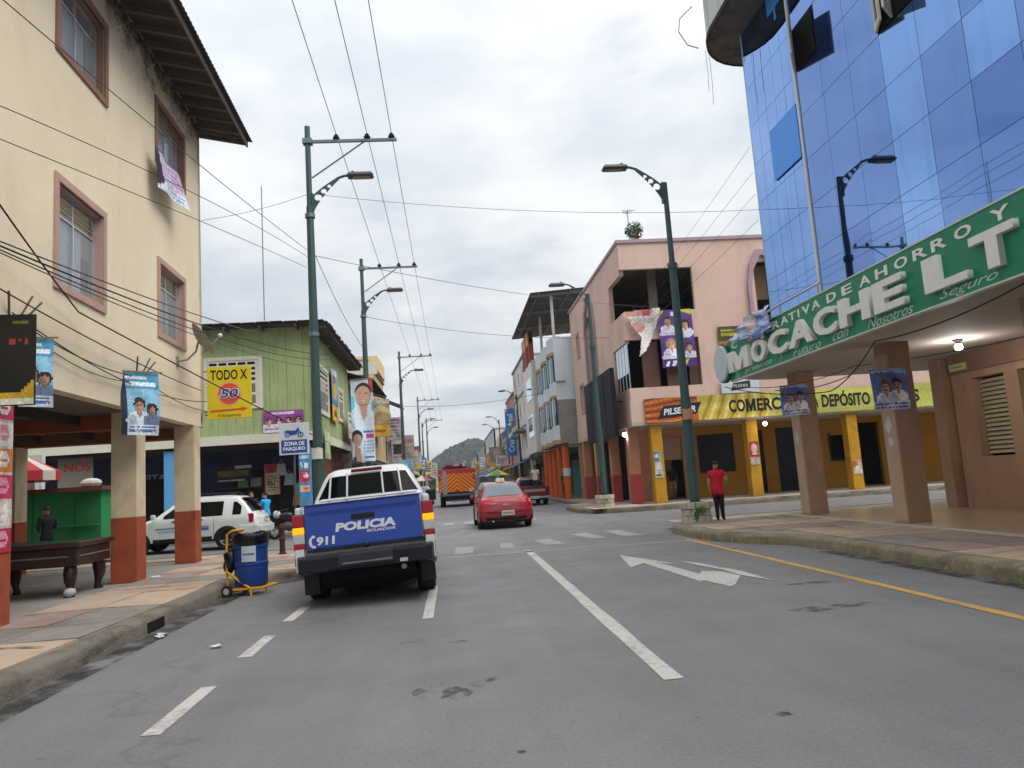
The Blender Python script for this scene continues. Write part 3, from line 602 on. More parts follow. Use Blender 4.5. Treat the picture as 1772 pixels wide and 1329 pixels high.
# satellite dish
SD = thing('satellite_dish', 'grey satellite dish on a bent arm fixed below the cream wall window', 'satellite dish', (-5.58, 15.95, 4.42))
dm = mat('dish_grey', '9a938a', .6, .2, var=.15, scale=6)
Md = Vector((.75, .35, .55)).to_track_quat('Z', 'Y').to_matrix().to_4x4(); Md.translation = Vector((.42, .1, .42))
MB().lathe([(.0, .0), (.14, .012), (.28, .05), (.38, .10), (.385, .096), (.28, .042), (.14, .002), (0, -.012)], (0, 0, 0), 24, Md).build('reflector', dm, SD, smooth=.8)
MB().tube([(0, .0, 0), (.2, .02, .02), (.36, .08, .2), (.40, .1, .40)], .022).build('arm', dm, SD, smooth=.8); MB().box(-.01, .02, -.07, .07, -.12, .1).build('wall_plate', dm, SD)
MB().tube([(.46, .12, .14), (.78, .26, .52)], .012).build('feed_arm', dm, SD); MB().ball((.8, .28, .56), .05, 8, 6).build('feed_horn', mat('feed_white', 'd8d4cc', .5), SD, smooth=1)
# hanging sign TODO X 50
TS = thing('hanging_sign', 'yellow hanging shop sign reading TODO X 50 with a red arrow', 'sign', (-5.58, 17.9, 3.36))
MB().box(0, 1.0, -.03, .03, 0, 1.22).build('board', mat('sign_yellow', 'dcc820', .5, var=.05), TS, bevel=.006)
f = fr((.5, -.031, .61), SOUTH)
text('lettering', 'TODO X', f @ Matrix.Translation((0, .42, 0)), .235, pm('141414'), TS, w=.84, bold=.018, world=False)
MB().lathe([(.245, 0), (.245, .003), (0, .003)], (0, 0, 0), 28, f @ Matrix.Translation((0, -.03, 0))).build('red_disc', pm('d8503c'), TS)
MB().lathe([(.28, 0), (.28, .0015), (0, .0015)], (0, 0, 0), 28, f @ Matrix.Translation((0, -.03, 0))).build('disc_halo', pm('e8a070'), TS)
text('numerals', '50', f @ Matrix.Translation((0, -.02, .0055)), .24, pm('e8e8e8'), TS, w=.46, bold=.06, shear=.15, world=False)
text('numerals', '50', f @ Matrix.Translation((0, -.02, .010)), .21, pm('2a4a9a'), TS, w=.41, bold=.02, shear=.15, world=False)
MB().poly([f @ Vector(p) for p in ((-.43, -.40, .002), (.28, -.38, .002), (.28, -.345, .002), (.42, -.395, .002), (.28, -.46, .002), (.28, -.43, .002), (-.43, -.455, .002))]).build('arrow', pm('e0562a'), TS)
text('lettering', 'Visitanos', f @ Matrix.Translation((0, -.53, 0)), .075, pm('6a5a10'), TS, w=.52, shear=.3, world=False)
MB().tube([(-.32, 0, 1.13), (0, 0, 1.13)], .012).tube([(-.06, 0, .1), (0, 0, .1)], .012).build('bracket', mat('rusty_iron', '4a3226', .8, .3, var=.3, scale=8), TS)
# banners and cloths on the cream building
bw = mat('bamboo', '8a7350', .8)
def blue_banner(x, y, z, w, h, lab, rz, seed):
    t = thing('election_banner', lab, 'banner', (x, y, z), rz)
    M = fr((0, 0, -h / 2), SOUTH); rr = random.Random(seed)
    L = [('r', 0, .72, 1, 1, '4f97bd'), ('r', .08, .78, .9, .84, 'dfeaf0'), ('r', .08, .88, .7, .93, 'dfeaf0'), ('r', 0, 0, .14, 1, '232b40')] + portrait(.44, .46, .22, 'cfe0ea', '2a2320', 'b98f78', w / h) + portrait(.78, .40, .17, '7a8fb0', '2a2320', 'a9826c', w / h) + [('r', .15, 0, 1, .16, 'dde6ee')] + lines(.2, .03, .9, .14, 3, '5577aa')
    printed('sheet', M, w, h, 22, 44, '86bcd6', L, t, bend=lambda u, v: .10 * (1 - v) * math.sin(u * 2.6 + 1) + .05 * math.sin(v * 4), world=False)
    MB().tube([(-w / 2 - .05, 0, .0), (w / 2 + .05, 0, .01)], .012).build('stick', bw, t); return t
blue_banner(-5.28, 13.3, 3.78, .66, 1.1, 'light blue campaign banner hanging at the second cream pillar', .75, 3)
blue_banner(-5.25, 9.95, 3.72, .42, .9, 'light blue poster hanging behind the black poster at far left', .35, 5)
t = thing('advert_board', 'black and yellow advertising board at the far left edge', 'sign', (-5.2, 9.05, 2.75), .12)
printed('sheet', fr((0, 0, .53), SOUTH), .8, 1.06, 24, 30, '17140f', [('p', [(0, 0), (1, 0), (1, .3), (.8, .12), (0, .16)], 'caa326'), ('p', [(0, 0), (1, 0), (1, .07), (0, .1)], 'dcdccc'), ('r', .68, .68, .75, .74, '8f2f20'), ('r', .78, .69, .84, .74, '8f2f20'), ('r', .87, .68, .93, .73, '8f2f20'), ('r', .7, .9, .92, .925, '6a6230')], t, world=False)
MB().box(-.41, .41, .012, .03, -.01, 1.07).build('frame', mat('dark_frame', '2a2620', .7), t)
t = thing('poster', 'pink and red posters pasted down the nearest cream pillar', 'poster', (-5.375, 9.73, 1.6), .033)
Lp = []
for k, c in enumerate(('c23a5c', 'd8d2c8', 'c97a3c', 'c2325a', 'd8c9c4', 'b02a48')):
    v0 = 1 - (k + 1) / 6 * 1.0; Lp += [('r', 0, v0, 1, v0 + .155, c), ('e', .5, v0 + .08, .3, .055, 'e8dcd8' if k % 2 == 0 else 'd890a0'), ('r', .3, v0 + .07, .7, v0 + .09, c)]
printed('sheet', fr((-.215, -.442, .4), SOUTH), .40, 1.9, 16, 60, 'c9b8ae', Lp, t, world=False)
printed('sheet', fr((.012, -.215, .4), WEST), .40, 1.9, 16, 60, 'c9b8ae', Lp, t, world=False)
# cloth hanging out of the upper window
t = thing('hanging_cloth', 'lilac and white campaign cloth hanging from the upper cream window', 'cloth', (-5.45, 14.95, 8.36), .033)
printed('sheet', fr((.06, .0, -.42), WEST), 1.36, .84, 26, 18, 'cbb7cf', [('r', 0, 0, 1, .3, 'd8dce8'), ('p', [(0, 1), (0, .1), (.2, .22), (.08, 1)], '2a1c38'), ('r', .05, .94, 1, 1, '5a3c78')] + lines(.25, .4, .9, .85, 4, 'a88cb0') + lines(.3, .05, .9, .25, 2, '8a9cc0'), t, bend=lambda u, v: .18 * (1 - v) * (.3 + u) + .03 * math.sin(u * 9), world=False)
# wooden cable brackets on the wall
for x, y, z, lab in ((-5.42, 9.75, 3.85, 'splayed wooden cable sticks on the cream wall above the black board'), (-5.5, 13.75, 3.72, 'thin splayed cable sticks on the cream wall beside the blue banner')):
    t = thing('cable_bracket', lab, 'bracket', (x, y, z)); mm = mat('weathered_stick', '6b5f4c', .9, var=.2)
    for dx, dy, dz in ((.15, -.35, .35), (.18, .12, .4), (.2, .3, .36)): MB().tube([(-.03, 0, -.12), (dx, dy, dz)], .014, 6).build('stick', mm, t)

# ---------------------------------------------------------------- blue glass corner building on the right
BROWN = mat('brown_plaster', 'a5856e', 0.75, var=0.08, scale=2, bump=0.15, stain='6a4f40', st_amt=0.35, st_scale=(2, 2, .7))
BROWN_LIT = mat('lit_brown_plaster', 'b39884', 0.75, var=0.08, scale=2, bump=0.15)
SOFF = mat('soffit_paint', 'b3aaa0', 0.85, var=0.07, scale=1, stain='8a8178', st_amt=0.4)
GB = thing('glass_building', 'blue mirror-glass corner building standing on brown pillars', 'building', (8.35, 18.2, 0))
mull = mat('dark_blue_mullion', '34477c', .5, .3)
mb = MB().box(8.372, 20, -6, 18.17, 4.02, 14.2); mb.build('wall', mull, GB, world=True)
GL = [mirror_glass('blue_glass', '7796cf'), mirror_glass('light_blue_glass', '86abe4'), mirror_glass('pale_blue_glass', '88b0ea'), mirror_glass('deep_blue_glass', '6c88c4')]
BLUEP = mat('clear_blue_sheet', '4594ee', .4, .2, var=.05)
r = random.Random(21); base = MB().box(0, .016, -.5, .5, -.5, .5).build('glass_pane', GL[0], GB)
cols = [(15.66 + i * .508, 15.66 + (i + 1) * .508, 1) for i in range(5)] + [(15.56 - (i + 1) * 1.045, 15.56 - i * 1.045, 0) for i in range(19)]
openw = [(11.40, 12.4, 9.25, 11.3), (14.55, 15.5, 10.3, 11.3), (15.66, 18.2, 12.0, 13.1)]
for y0, y1, kind in cols:
    for j in range(10):
        z0 = 4.03 + j * 1.04; z1 = z0 + 1.04; yc, zc = (y0 + y1) / 2, (z0 + z1) / 2
        if any(a < yc < b and c < zc < d for a, b, c, d in openw): continue
        m = GL[1] if kind else GL[0]  # left columns get lighter glass, painting in their brighter sky reflection
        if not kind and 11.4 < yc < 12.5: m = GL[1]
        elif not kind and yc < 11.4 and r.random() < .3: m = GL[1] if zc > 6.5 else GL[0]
        elif not kind and r.random() < .08: m = GL[3]
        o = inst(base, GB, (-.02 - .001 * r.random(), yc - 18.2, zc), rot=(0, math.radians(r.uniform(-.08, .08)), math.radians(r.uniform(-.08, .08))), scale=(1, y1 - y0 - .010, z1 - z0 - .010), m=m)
bpy.data.objects.remove(base)
MB().box(8.30, 8.37, 15.565, 15.652, 4.02, 14.2).build('white_batten', mat('white_batten', 'd0d2d4', .6), GB, world=True)
MB().box(8.33, 8.37, 18.17, 18.25, 4.02, 12.9).build('corner_trim', mat('pale_blue_trim', '8fb0dc', .5), GB, world=True)
# the saturated blue panel and the open awning windows
def openpane(y0, y1, z0, z1, ang, m, fm, th=.05):
    """a casement hinged at its far edge and swung out"""
    p = MB().box(8.315, 8.333, y0, y1, z0, z1).build('window', WINDARK, GB, world=True)
    M = Matrix.Translation((8.30, y1, z0)) @ Matrix.Rotation(-ang, 4, 'Z'); L = y1 - y0; H = z1 - z0
    q = lambda a, b, c, d, e0, e1: [M @ Vector(v) for v in ((e0, -a, c), (e0, -b, c), (e0, -b, d), (e0, -a, d))] 
    mb = MB()
    for a, b, c, d in ((0, L, 0, th), (0, L, H - th, H), (0, th, th, H - th), (L - th, L, th, H - th)): mb.hexa(q(a, b, c, d, 0, 0), q(a, b, c, d, -.04, -.04))
    mb.build('frame', fm, p, world=True)
    MB().hexa(q(th, L - th, th, H - th, -.015, 0), q(th, L - th, th, H - th, -.022, 0)).build('pane', m, p, world=True)
MB().box(8.285, 8.315, 15.68, 17.08, 8.35, 9.62).build('blue_panel', BLUEP, GB, world=True)
WHITEF = mat('cream_white_frame', 'c9c6b4', .6)
openpane(14.6, 15.5, 10.3, 11.28, math.radians(30), mat('dim_pane', 'a9b0bc', .25, var=.1), WHITEF)
openpane(11.42, 11.9, 9.26, 11.3, math.radians(48), mat('dim_pane', 'a9b0bc', .25), WHITEF, .16)
openpane(11.92, 12.4, 9.26, 11.3, math.radians(22), GL[3], WHITEF, .12)
for k, (y0, y1, m) in enumerate(((15.7, 16.6, BLUEP), (16.62, 17.0, GL[2]), (17.03, 18.14, GL[3]))): MB().box(8.33, 8.345, y0, y1, 12.05, 12.85).build('glass_pane', m, GB, world=True)
# rounded balcony at the top corner
def curve_plan():
    pts = [(7.42, 8.0), (7.42, 17.9)]
    for k in range(1, 9):
        a = PI / 2 * k / 8; pts.append((7.42 + 1.55 * (1 - math.cos(a)), 17.9 + 1.72 * math.sin(a)))
    return pts + [(14, 19.62)]
cp = curve_plan(); inner = [(14, 18.25), (8.36, 18.25), (8.36, 8.0)]
MB().hexa([(x, y, 12.88) for x, y in cp + inner], [(x, y, 13.02) for x, y in cp + inner]).build('balcony', mat('mouldy_slab', '5f5953', .95, var=.25, scale=2, stain='25221e', st_amt=.9, st_scale=(1.5, 1.5, 1.5)), GB, world=True)
mb = MB(); c2 = offset(cp, -.1)
for a, b, c, d in zip(cp, cp[1:], c2[1:], c2): mb.hexa([(p[0], p[1], 13.02) for p in (a, b, c, d)], [(p[0], p[1], 14.2) for p in (a, b, c, d)])
mb.build('parapet', mat('dirty_white', 'c8ccc4', .85, var=.06, stain='6a6a62', st_amt=.5, st_scale=(3, 3, .5)), GB, world=True)
mb = MB(); o0 = offset(cp, .03); 
for a, b, c, d in zip(o0, o0[1:], cp[1:], cp): mb.hexa([(p[0], p[1], 12.84) for p in (a, b, c, d)], [(p[0], p[1], 12.98) for p in (a, b, c, d)])
mb.build('drip_edge', mat('black_edge', '2c2926', .9, var=.3, scale=3), GB, world=True)
mb = MB()
for x, y, l in ((7.7, 18.9, 1.5), (7.55, 18.75, 1.2)): mb.tube([(x, y, 12.84), (x + .02, y + .03, 12.84 - l * .6), (x, y + .05, 12.84 - l)], .006, 5)
mb.tube([(7.40, 19.0, 14.3), (7.05, 19.1, 14.0), (6.98, 19.1, 13.6), (7.2, 19.1, 13.2), (7.5, 19.1, 13.1)], .014, 6)
mb.build('hanging_cable', mat('cable_grey', '6a6a68', .7), GB, world=True)
# canopy slab with rounded end, its soffit
cx = [(7.2, -6), (7.2, 17.6)] + [(7.2 + 1.2 * (1 - math.cos(PI / 2 * k / 6)), 17.6 + 1.0 * math.sin(PI / 2 * k / 6)) for k in range(1, 7)] + [(20, 18.6), (20, -6)]
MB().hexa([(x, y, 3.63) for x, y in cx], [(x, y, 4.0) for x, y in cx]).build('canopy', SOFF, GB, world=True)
# pillars and ground-floor walls
PBASE = mat('worn_pillar_edge', 'a98f78', .8, var=.12, scale=3)
for y in (13.45, 17.3, 9.6, 5.7):
    p = MB().box(8.33, 8.78, y, y + .46, .2, 3.628).build('pillar', BROWN, GB, bevel=.015, world=True)
    MB().box(8.322, 8.327, y + .02, y + .44, .25, 3.4).build('painted_lit_face', BROWN_LIT, p, world=True)  # lighter copy of the plaster paints the street side as lit
T = fr((11.4, 18.2, .2), (0, -1, 0))
win2 = [(2.75, 3.72, 1.14, 2.84), (4.1, 5.5, .0, 2.84), (6.6, 7.6, 1.14, 2.84)]
MB().wall(T @ Matrix.Translation((2.1, 0, 0)), 18, 3.43, .3, [(a - 2.1, b - 2.1, c, d) for a, b, c, d in win2]).build('ground_floor_wall', BROWN, GB, world=True)
MB().fbox(T, 2.1, 20, 3.0, 3.42, .001, .05).build('lintel', mat('dark_brown', '806354', .8, var=.1), GB, world=True)
MB().box(11.3, 11.72, 16.33, 16.7, .2, 3.629).build('pillar', BROWN, GB, bevel=.015, world=True); MB().box(11.75, 20, 15.9, 16.1, .2, 3.629).build('side_wall', BROWN, GB, world=True)
SLAT = mat('beige_blind', 'b9ad92', .7, var=.12, scale=5)
for a, b, c, d in win2:
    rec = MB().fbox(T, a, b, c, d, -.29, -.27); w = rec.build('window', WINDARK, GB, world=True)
    n = 17 if c > 1 else 26
    for i in range(n):
        v = c + .05 + (d - c - .08) * i / n; h = (d - c) / n
        MB().hexa([T @ Vector(p) for p in ((a + .02, v, -.16), (b - .02, v, -.16), (b - .02, v + .008, -.155), (a + .02, v + .008, -.155))], [T @ Vector(p) for p in ((a + .02, v + h * .72, -.225), (b - .02, v + h * .72, -.225), (b - .02, v + h * .72 + .008, -.22), (a + .02, v + h * .72 + .008, -.22))]).build('blind_slat', SLAT, w, world=True)
# lit bulb under the canopy
BL = thing('ceiling_bulb', 'lit round bulb on the soffit of the glass building', 'lamp', (9.88, 13.6, 3.63))
MB().lathe([(.09, 0), (.09, -.03), (.05, -.05), (.04, -.09)], n=14).build('lamp_holder', mat('brass_holder', '5a5048', .5), BL, smooth=.8)
MB().ball((0, 0, -.15), .075, 14, 10).build('bulb', mat('lit_bulb', 'fff4f0', .4, var=0, emit=7), BL, smooth=1.5)
def lampy(loc, e, col=(1, .95, .9)):
    l = bpy.data.lights.new('bulb_light', 'POINT'); l.energy = e; l.color = col; l.shadow_soft_size = .08
    o = bpy.data.objects.new('bulb_light', l); COL.objects.link(o); o.location = loc; return o
lampy((9.88, 13.6, 3.36), 45)
EX = thing('exit_sign', 'small green sign board under the canopy over the brown wall', 'sign', (11.3, 15.68, 3.33))
MB().box(-.015, .015, -.28, .28, -.085, .085).build('board', pm('9aa65a'), EX); MB().box(-.018, -.0155, -.25, .25, -.065, .065).build('face', pm('c3cc8c'), EX)
tb = MB()
for k in range(7): tb.box(-.0205, -.0185, .2 - k * .055, .165 - k * .055, -.02, .025)
tb.build('worn_print', pm('6d7a3a'), EX)
# green fascia sign
GS = thing('fascia_sign', 'long green sign with raised white letters MOCACHE LT along the canopy edge', 'sign', (7.1, 18.2, 3.58))
GREEN = mat('sign_green', '11805c', .4, var=.06, scale=.8, stain='0b5a42', st_amt=.4)
MB().box(7.1, 7.195, -5, 18.25, 3.60, 4.60).build('panel', GREEN, GS, world=True)
for z in (3.575, 4.6): MB().box(7.085, 7.2, -5, 18.25, z, z + .025).build('edge_strip', mat('white_edge', 'c5cfc8', .5), GS, world=True)
LETW = mat('letter_white', 'e4e2da', .55, var=.04, scale=4, stain='a8a698', st_amt=.3, st_scale=(8, 8, 1.5))
def block_m(name, M, h, w, m, parent, ext, t=.24):
    a, b, s = w / 2, h / 2, w * t; P = [(-a, -b), (-a + s, -b), (-a + s, b * .1), (-s * .32, -b), (s * .32, -b), (a - s, b * .1), (a - s, -b), (a, -b), (a, b), (a - s * 1.05, b), (0, -b * .1), (-a + s * 1.05, b), (-a, b)]
    mb = MB()
    for q in ((0, 1, 2, 11, 12), (5, 6, 7, 8, 9), (2, 3, 10, 11), (3, 4, 10), (4, 5, 9, 10)): mb.poly([M @ Vector(P[i] + (ext,)) for i in q]); mb.poly([M @ Vector(P[i] + (0,)) for i in reversed(q)])
    for i in range(len(P)): j = (i + 1) % len(P); mb.poly([M @ Vector(P[i] + (0,)), M @ Vector(P[j] + (0,)), M @ Vector(P[j] + (ext,)), M @ Vector(P[i] + (ext,))])
    return mb.build(name, m, parent, world=True)
def L71(y, z, d=0): return fr((7.099 - d, y, z), EAST)
for c, y0, y1 in (('M', 18.12, 16.78), ('O', 16.66, 15.82), ('C', 15.7, 14.76), ('A', 14.72, 13.62), ('C', 13.62, 12.74), ('H', 12.66, 11.62), ('E', 11.55, 10.68), ('L', 10.22, 9.26), ('T', 9.2, 8.36)):
    if c == 'M': block_m('letter', L71((y0 + y1) / 2, 4.03), .50, abs(y0 - y1) * .96, LETW, GS, .09)
    else: text('letter', c, L71((y0 + y1) / 2, 4.03), .50, LETW, GS, w=abs(y0 - y1) * .96, ext=.09, bold=.04)
for c, y in zip('COOPERATIVADEAHORROYC', (17.77, 16.75, 16.45, 16.05, 15.7, 15.35, 14.93, 14.56, 14.28, 13.95, 13.55, 12.95, 12.41, 11.82, 11.33, 10.79, 10.31, 9.87, 9.36, 8.66, 7.9)):
    text('small_letter', c, L71(y, 4.44), .165, LETW, GS, w=.06 if c == 'I' else .34, ext=.012, bold=.02)
for s, y0, y1 in (('Tu', 17.9, 17.6), ('presente', 17.35, 15.7), ('y', 15.35, 15.2), ('Futuro', 14.75, 13.5), ('con', 13.1, 12.5), ('Nosotros', 11.95, 10.6), ('Seguro', 10.05, 8.8)):
    text('script_word', s, L71((y0 + y1) / 2, 3.70), .17 if s[0] in 'TFNSy' else .13, pm('b9cdbf'), GS, w=abs(y0 - y1) * .95, ext=.006, shear=.45)
dc = MB().lathe([(.47, 0), (.47, .10), (.44, .125), (0, .13)], (0, 0, 0), 40, fr((7.10, 18.55, 4.09), EAST)); dc.build('logo_disc', mat('pale_disc', 'c3ccce', .4, var=.03), GS, smooth=.5, world=True)
MB().lathe([(.5, 0), (.5, .085), (0, .085)], (0, 0, 0), 40, fr((7.11, 18.5, 4.09), EAST)).build('disc_rim', mat('dark_green_rim', '0d4a3c', .5), GS, smooth=.5, world=True)
RL = thing('railing', 'grey pipe railing above the green sign', 'railing', (7.4, 15.8, 4.0))
rm = mat('rail_grey', 'b9bec6', .4, .3)
MB().tube([(7.4, 13.85, 4.95), (7.4, 15.9, 4.95), (7.4, 16.6, 4.93)], .028).build('rail', rm, RL, smooth=.8, world=True)
for y in (14.0, 15.75): MB().tube([(7.4, y, 4.0), (7.4, y, 4.95)], .028).build('post', rm, RL, smooth=.8, world=True)
ST = thing('draped_banner', 'crumpled blue and white campaign cloth draped over the green sign', 'cloth', (7.05, 16.4, 4.3))
printed('sheet', fr((7.00, 16.4, 4.56), EAST), 2.2, .62, 40, 16, 'c3cbe0', [('p', [(.3, .2), (.5, .95), (.62, .95), (.55, .1)], 'd9c8c4'), ('r', .6, .1, .9, .35, '6a7fc0'), ('r', .1, .6, .4, .75, '7f92c8'), ('r', .65, .5, 1, .62, '8a9cd0'), ('e', .75, .7, .08, .12, '5a6fb4')] + lines(.05, .05, .95, .4, 3, '7788c4'), ST,
        bend=lambda u, v: .05 + .05 * math.sin(u * 23 + v * 5) + .03 * math.sin(v * 17 + u * 7), outline=('p', [(0, .35), (.02, .6), (.45, .98), (1, 1), (.98, .4), (.86, 0), (.6, .05), (.25, .3)]))
def pillar_poster(y, x, z, w, h, lab, ry, seed):
    t = thing('campaign_poster', lab, 'poster', (x, y, z), ry); M = fr((0, 0, 0), SOUTH)
    printed('sheet', M, w, h, 24, 24, '5a6fb0', [('r', 0, 0, 1, .2, 'c6cbe0'), ('p', [(0, 1), (1, .85), (1, 1)], '8fa3d4')] + portrait(.36, .56, .30, 'dde2f0', '6a4a34', 'c99a86') + portrait(.70, .60, .29, 'e8ecf6', '2c2626', 'b98f7c') + lines(.06, .04, .9, .17, 2, '4a5ea6') + lines(.05, .85, .5, .95, 2, 'c8d0ea'), t, bend=lambda u, v: .05 * math.sin(u * 4 + 1) * (1 - .4 * v) + .03 * math.sin(v * 5), world=False)
    return t
pillar_poster(13.36, 8.24, 2.72, .66, .78, 'blue two-face campaign poster on the nearer brown pillar', -.25, 1)
pillar_poster(17.2, 8.2, 2.95, .62, .74, 'faded blue campaign poster on the farther brown pillar', -.55, 2)
t = thing('torn_paper', 'torn white paper remains on the nearer brown pillar', 'paper', (8.318, 13.68, 2.0)); blotches(t, fr((8.319, 13.68, 2.0), EAST), [(0, .1, .13, 1.6), (.02, -.25, .1, 1.2)], pm('c9c7c2'), 'scrap')
t = thing('torn_paper', 'torn white paper remains on the farther brown pillar', 'paper', (8.318, 17.52, 2.0)); blotches(t, fr((8.319, 17.52, 2.0), EAST), [(0, .1, .12, 2.0)], pm('b9b7b2'), 'scrap')

# ---------------------------------------------------------------- pink building across the side street
PINK = mat('pink_plaster', 'd6b8aa', 0.9, var=0.06, scale=.7, bump=0.15, stain='a8846f', st_amt=0.35, st_scale=(1, 1, .4))
PINKD = mat('salmon_column', 'c08a6a', .85, var=.1, scale=2); REDC = mat('red_column_base', 'b0484a', .8, var=.12, scale=3)
LILAC = mat('lilac_trim', 'a9929a', .85, var=.06); YEL = mat('yellow_column', 'bd8c1e', .8, var=.14, scale=2, stain='6a5226', st_amt=.6, st_scale=(3, 3, 1.5)); ORANGEW = mat('ochre_wall', 'a87620', .85, var=.1, scale=1.5)
PB = thing('pink_building', 'pink plastered corner building with wide unglazed openings and yellow columns', 'building', (7.4, 30, 0))
Fs = fr((7.4, 30, 4.4), SOUTH); Fw = fr((7.4, 43.2, 4.4), EAST)
MB().wall(Fs, 30, 6.68, .2, [(-1, 3.08, .5, 2.5), (-1, 3.08, 3.67, 5.5), (5.75, 6.6, 1.5, 5.6), (8.2, 9.8, .6, 2.6)]).build('front_wall', PINK, PB, world=True)
MB().wall(Fw, 13.0, 6.68, .2, [(10.8, 13.2, .5, 2.4), (10.8, 13.2, 3.67, 5.3), (2.0, 2.6, 3.7, 4.9), (2.0, 3.0, .6, 2.0), (5.0, 7.0, 1.5, 5.2)]).build('street_wall', PINK, PB, world=True)
MB().box(7.42, 37.4, 30.02, 43.2, 11.08, 11.14).build('roof', CONC2, PB, world=True)
MB().box(7.34, 37.4, 29.93, 30.0, 11.02, 11.16).box(7.33, 7.4, 29.94, 43.3, 11.025, 11.165).build('parapet_cap', LILAC, PB, world=True)
for z in (4.42, 7.6): MB().box(7.62, 20.7, 30.22, 43.0, z, z + .1).build('floor', mat('raw_floor', '4d4843', .95), PB, world=True)
MB().box(7.6, 20.7, 30.2, 43.0, 10.2, 10.3).build('ceiling', mat('raw_ceiling', '6a665f', .95, var=.2), PB, world=True)
MB().box(9.0, 9.32, 31.4, 31.7, 7.7, 10.2).build('raw_column', mat('raw_concrete', '88837b', .95, var=.15), PB, world=True)
MB().box(12.5, 12.7, 30.25, 43, 4.5, 10.2).box(7.65, 12.5, 37.5, 37.7, 4.5, 10.2).build('inner_wall', mat('dark_brick', '3c302a', .95), PB, world=True)
# brown panels and glazing of the lower opening
bp_ = mat('brown_panel', '5c3e34', .7, var=.15); 
for i, (a, b) in enumerate(((8.05, 8.75), (9.05, 9.85), (10.0, 10.45))): MB().box(a, b, 30.12, 30.16, 4.92, 6.85).build('shutter_panel', bp_, PB, world=True)
for i in range(4):
    y = 30.06 + i * .57; w = MB().box(7.44, 7.48, y, y + .04, 4.92, 6.8).build('window_mullion', ALU, PB, world=True)
    MB().box(7.455, 7.465, y + .045, y + .565, 4.92, 6.8).build('window_pane', mirror_glass('pale_mirror', 'd3dde2', .05), PB, world=True)
for u0, u1, v0, v1 in ((2.0, 2.6, 3.7, 4.9), (2.0, 3.0, .6, 2.0)):
    w = MB().fbox(Fw, u0 - .12, u1 + .12, v0 - .12, v0, .0, .05).fbox(Fw, u0 - .12, u1 + .12, v1, v1 + .1, .0, .05).fbox(Fw, u0 - .12, u0, v0, v1, .0, .05).fbox(Fw, u1, u1 + .12, v0, v1, .0, .05).build('window', TRIM_P, PB, world=True)
    MB().fbox(Fw, u0, u1, v0, v1, -.12, -.11).build('pane', PANE, w, world=True); MB().fbox(Fw, (u0 + u1) / 2 - .02, (u0 + u1) / 2 + .02, v0, v1, -.10, -.07).build('glazing_bar', ALU, w, world=True)
MB().fbox(Fw, 5.0, 7.0, 1.5, 5.2, -.9, -.85).build('recess_wall', mat('cream_recess', 'cdb38c', .9), PB, world=True)
mb = MB()
arch = [(4.7, .8), (4.7, 4.6), (5.0, 5.5), (5.6, 6.1), (6.4, 6.1), (7.0, 5.5), (7.3, 4.6), (7.3, .8)]
def archtrim(Fx, u0, wv, name):
    mb = MB(); q = [(u0 + (a - 4.7) * wv, b) for a, b in arch]; inn = [(u0 + (a - 4.7) * wv + (.28 if a < 6 else -.28) * min(1, wv), b - (.25 if b > 5 else 0)) for a, b in arch]
    for a, b, c, d in zip(q, q[1:], inn[1:], inn): mb.hexa([Fx @ Vector((p[0], p[1], 0.0)) for p in (a, b, c, d)], [Fx @ Vector((p[0], p[1], .14)) for p in (a, b, c, d)])
    mb.build(name, LILAC, PB, world=True)
archtrim(Fs, 5.4, .55, 'arch_trim'); archtrim(Fw, 4.7, 1.0, 'arch_trim')
MB().fbox(Fs, 5.75, 6.6, 1.5, 5.6, -.8, -.75).build('recess_wall', mat('cream_recess', 'cdb38c', .9), PB, world=True); MB().fbox(Fs, 6.1, 6.6, 1.6, 4.1, -.745, -.7).build('dark_window', WINDARK, PB, world=True)
# storey band, soffit, columns, shop fronts
MB().box(7.35, 37.4, 29.95, 43.2, 3.35, 3.5).build('soffit', mat('pale_soffit', 'b8a99a', .9, var=.1), PB, world=True)
MB().box(7.36, 7.98, 29.96, 30.2, 3.5, 4.4).box(7.36, 7.6, 30.2, 43.2, 3.5, 4.4).build('band', PINK, PB, world=True)
def col(x, y, s, m1, m2, zs, z1=3.35):
    p = MB().box(x, x + s, y, y + s, zs, z1).build('column', m1, PB, bevel=.02, world=True)
    MB().box(x - .004, x + s + .004, y - .004, y + s + .004, .19, zs).build('painted_base', m2, p, bevel=.02, world=True)
    if m2 is REDC: MB().box(x - .02, x + s + .02, y - .02, y + s + .02, zs, zs + .08).build('moulding', mat('orange_moulding', 'b9603a', .8), p, world=True)
for x in (8.08, 12.1, 16.4, 20.8, 25.2): col(x + .04, 30.05, .46, YEL, YEL, .5)
for y in (31.0, 34.8, 38.5, 42.0): col(7.42, y, .42, PINKD, REDC, 1.35)
Tb = fr((7.9, 33.6, .19), SOUTH); hs = [(1.55, 2.55, 0, 2.75), (3.3, 5.0, 1.05, 2.8), (5.75, 6.4, 0, 2.85), (7.0, 8.9, 0, 2.9), (9.6, 10.5, 1.3, 2.4), (10.9, 12.0, 0, 2.9)]
MB().wall(Tb, 2.9, 3.16, .2, [hs[0]]).build('shop_wall', PINKD, PB, world=True)
MB().wall(Tb @ Matrix.Translation((2.9, 0, 0)), 26, 3.16, .2, [(a - 2.9, b - 2.9, c, d) for a, b, c, d in hs[1:]]).build('shop_wall', ORANGEW, PB, world=True)
MB().wall(fr((9.9, 43, .19), EAST), 8.8, 3.16, .2, [(1, 2.2, 0, 2.6), (3.4, 4.6, 0, 2.6), (5.8, 7.2, 0, 2.6)]).build('shop_wall', PINKD, PB, world=True)
NAVY = mat('navy_shutter', '1c2030', .6, var=.1, scale=2)
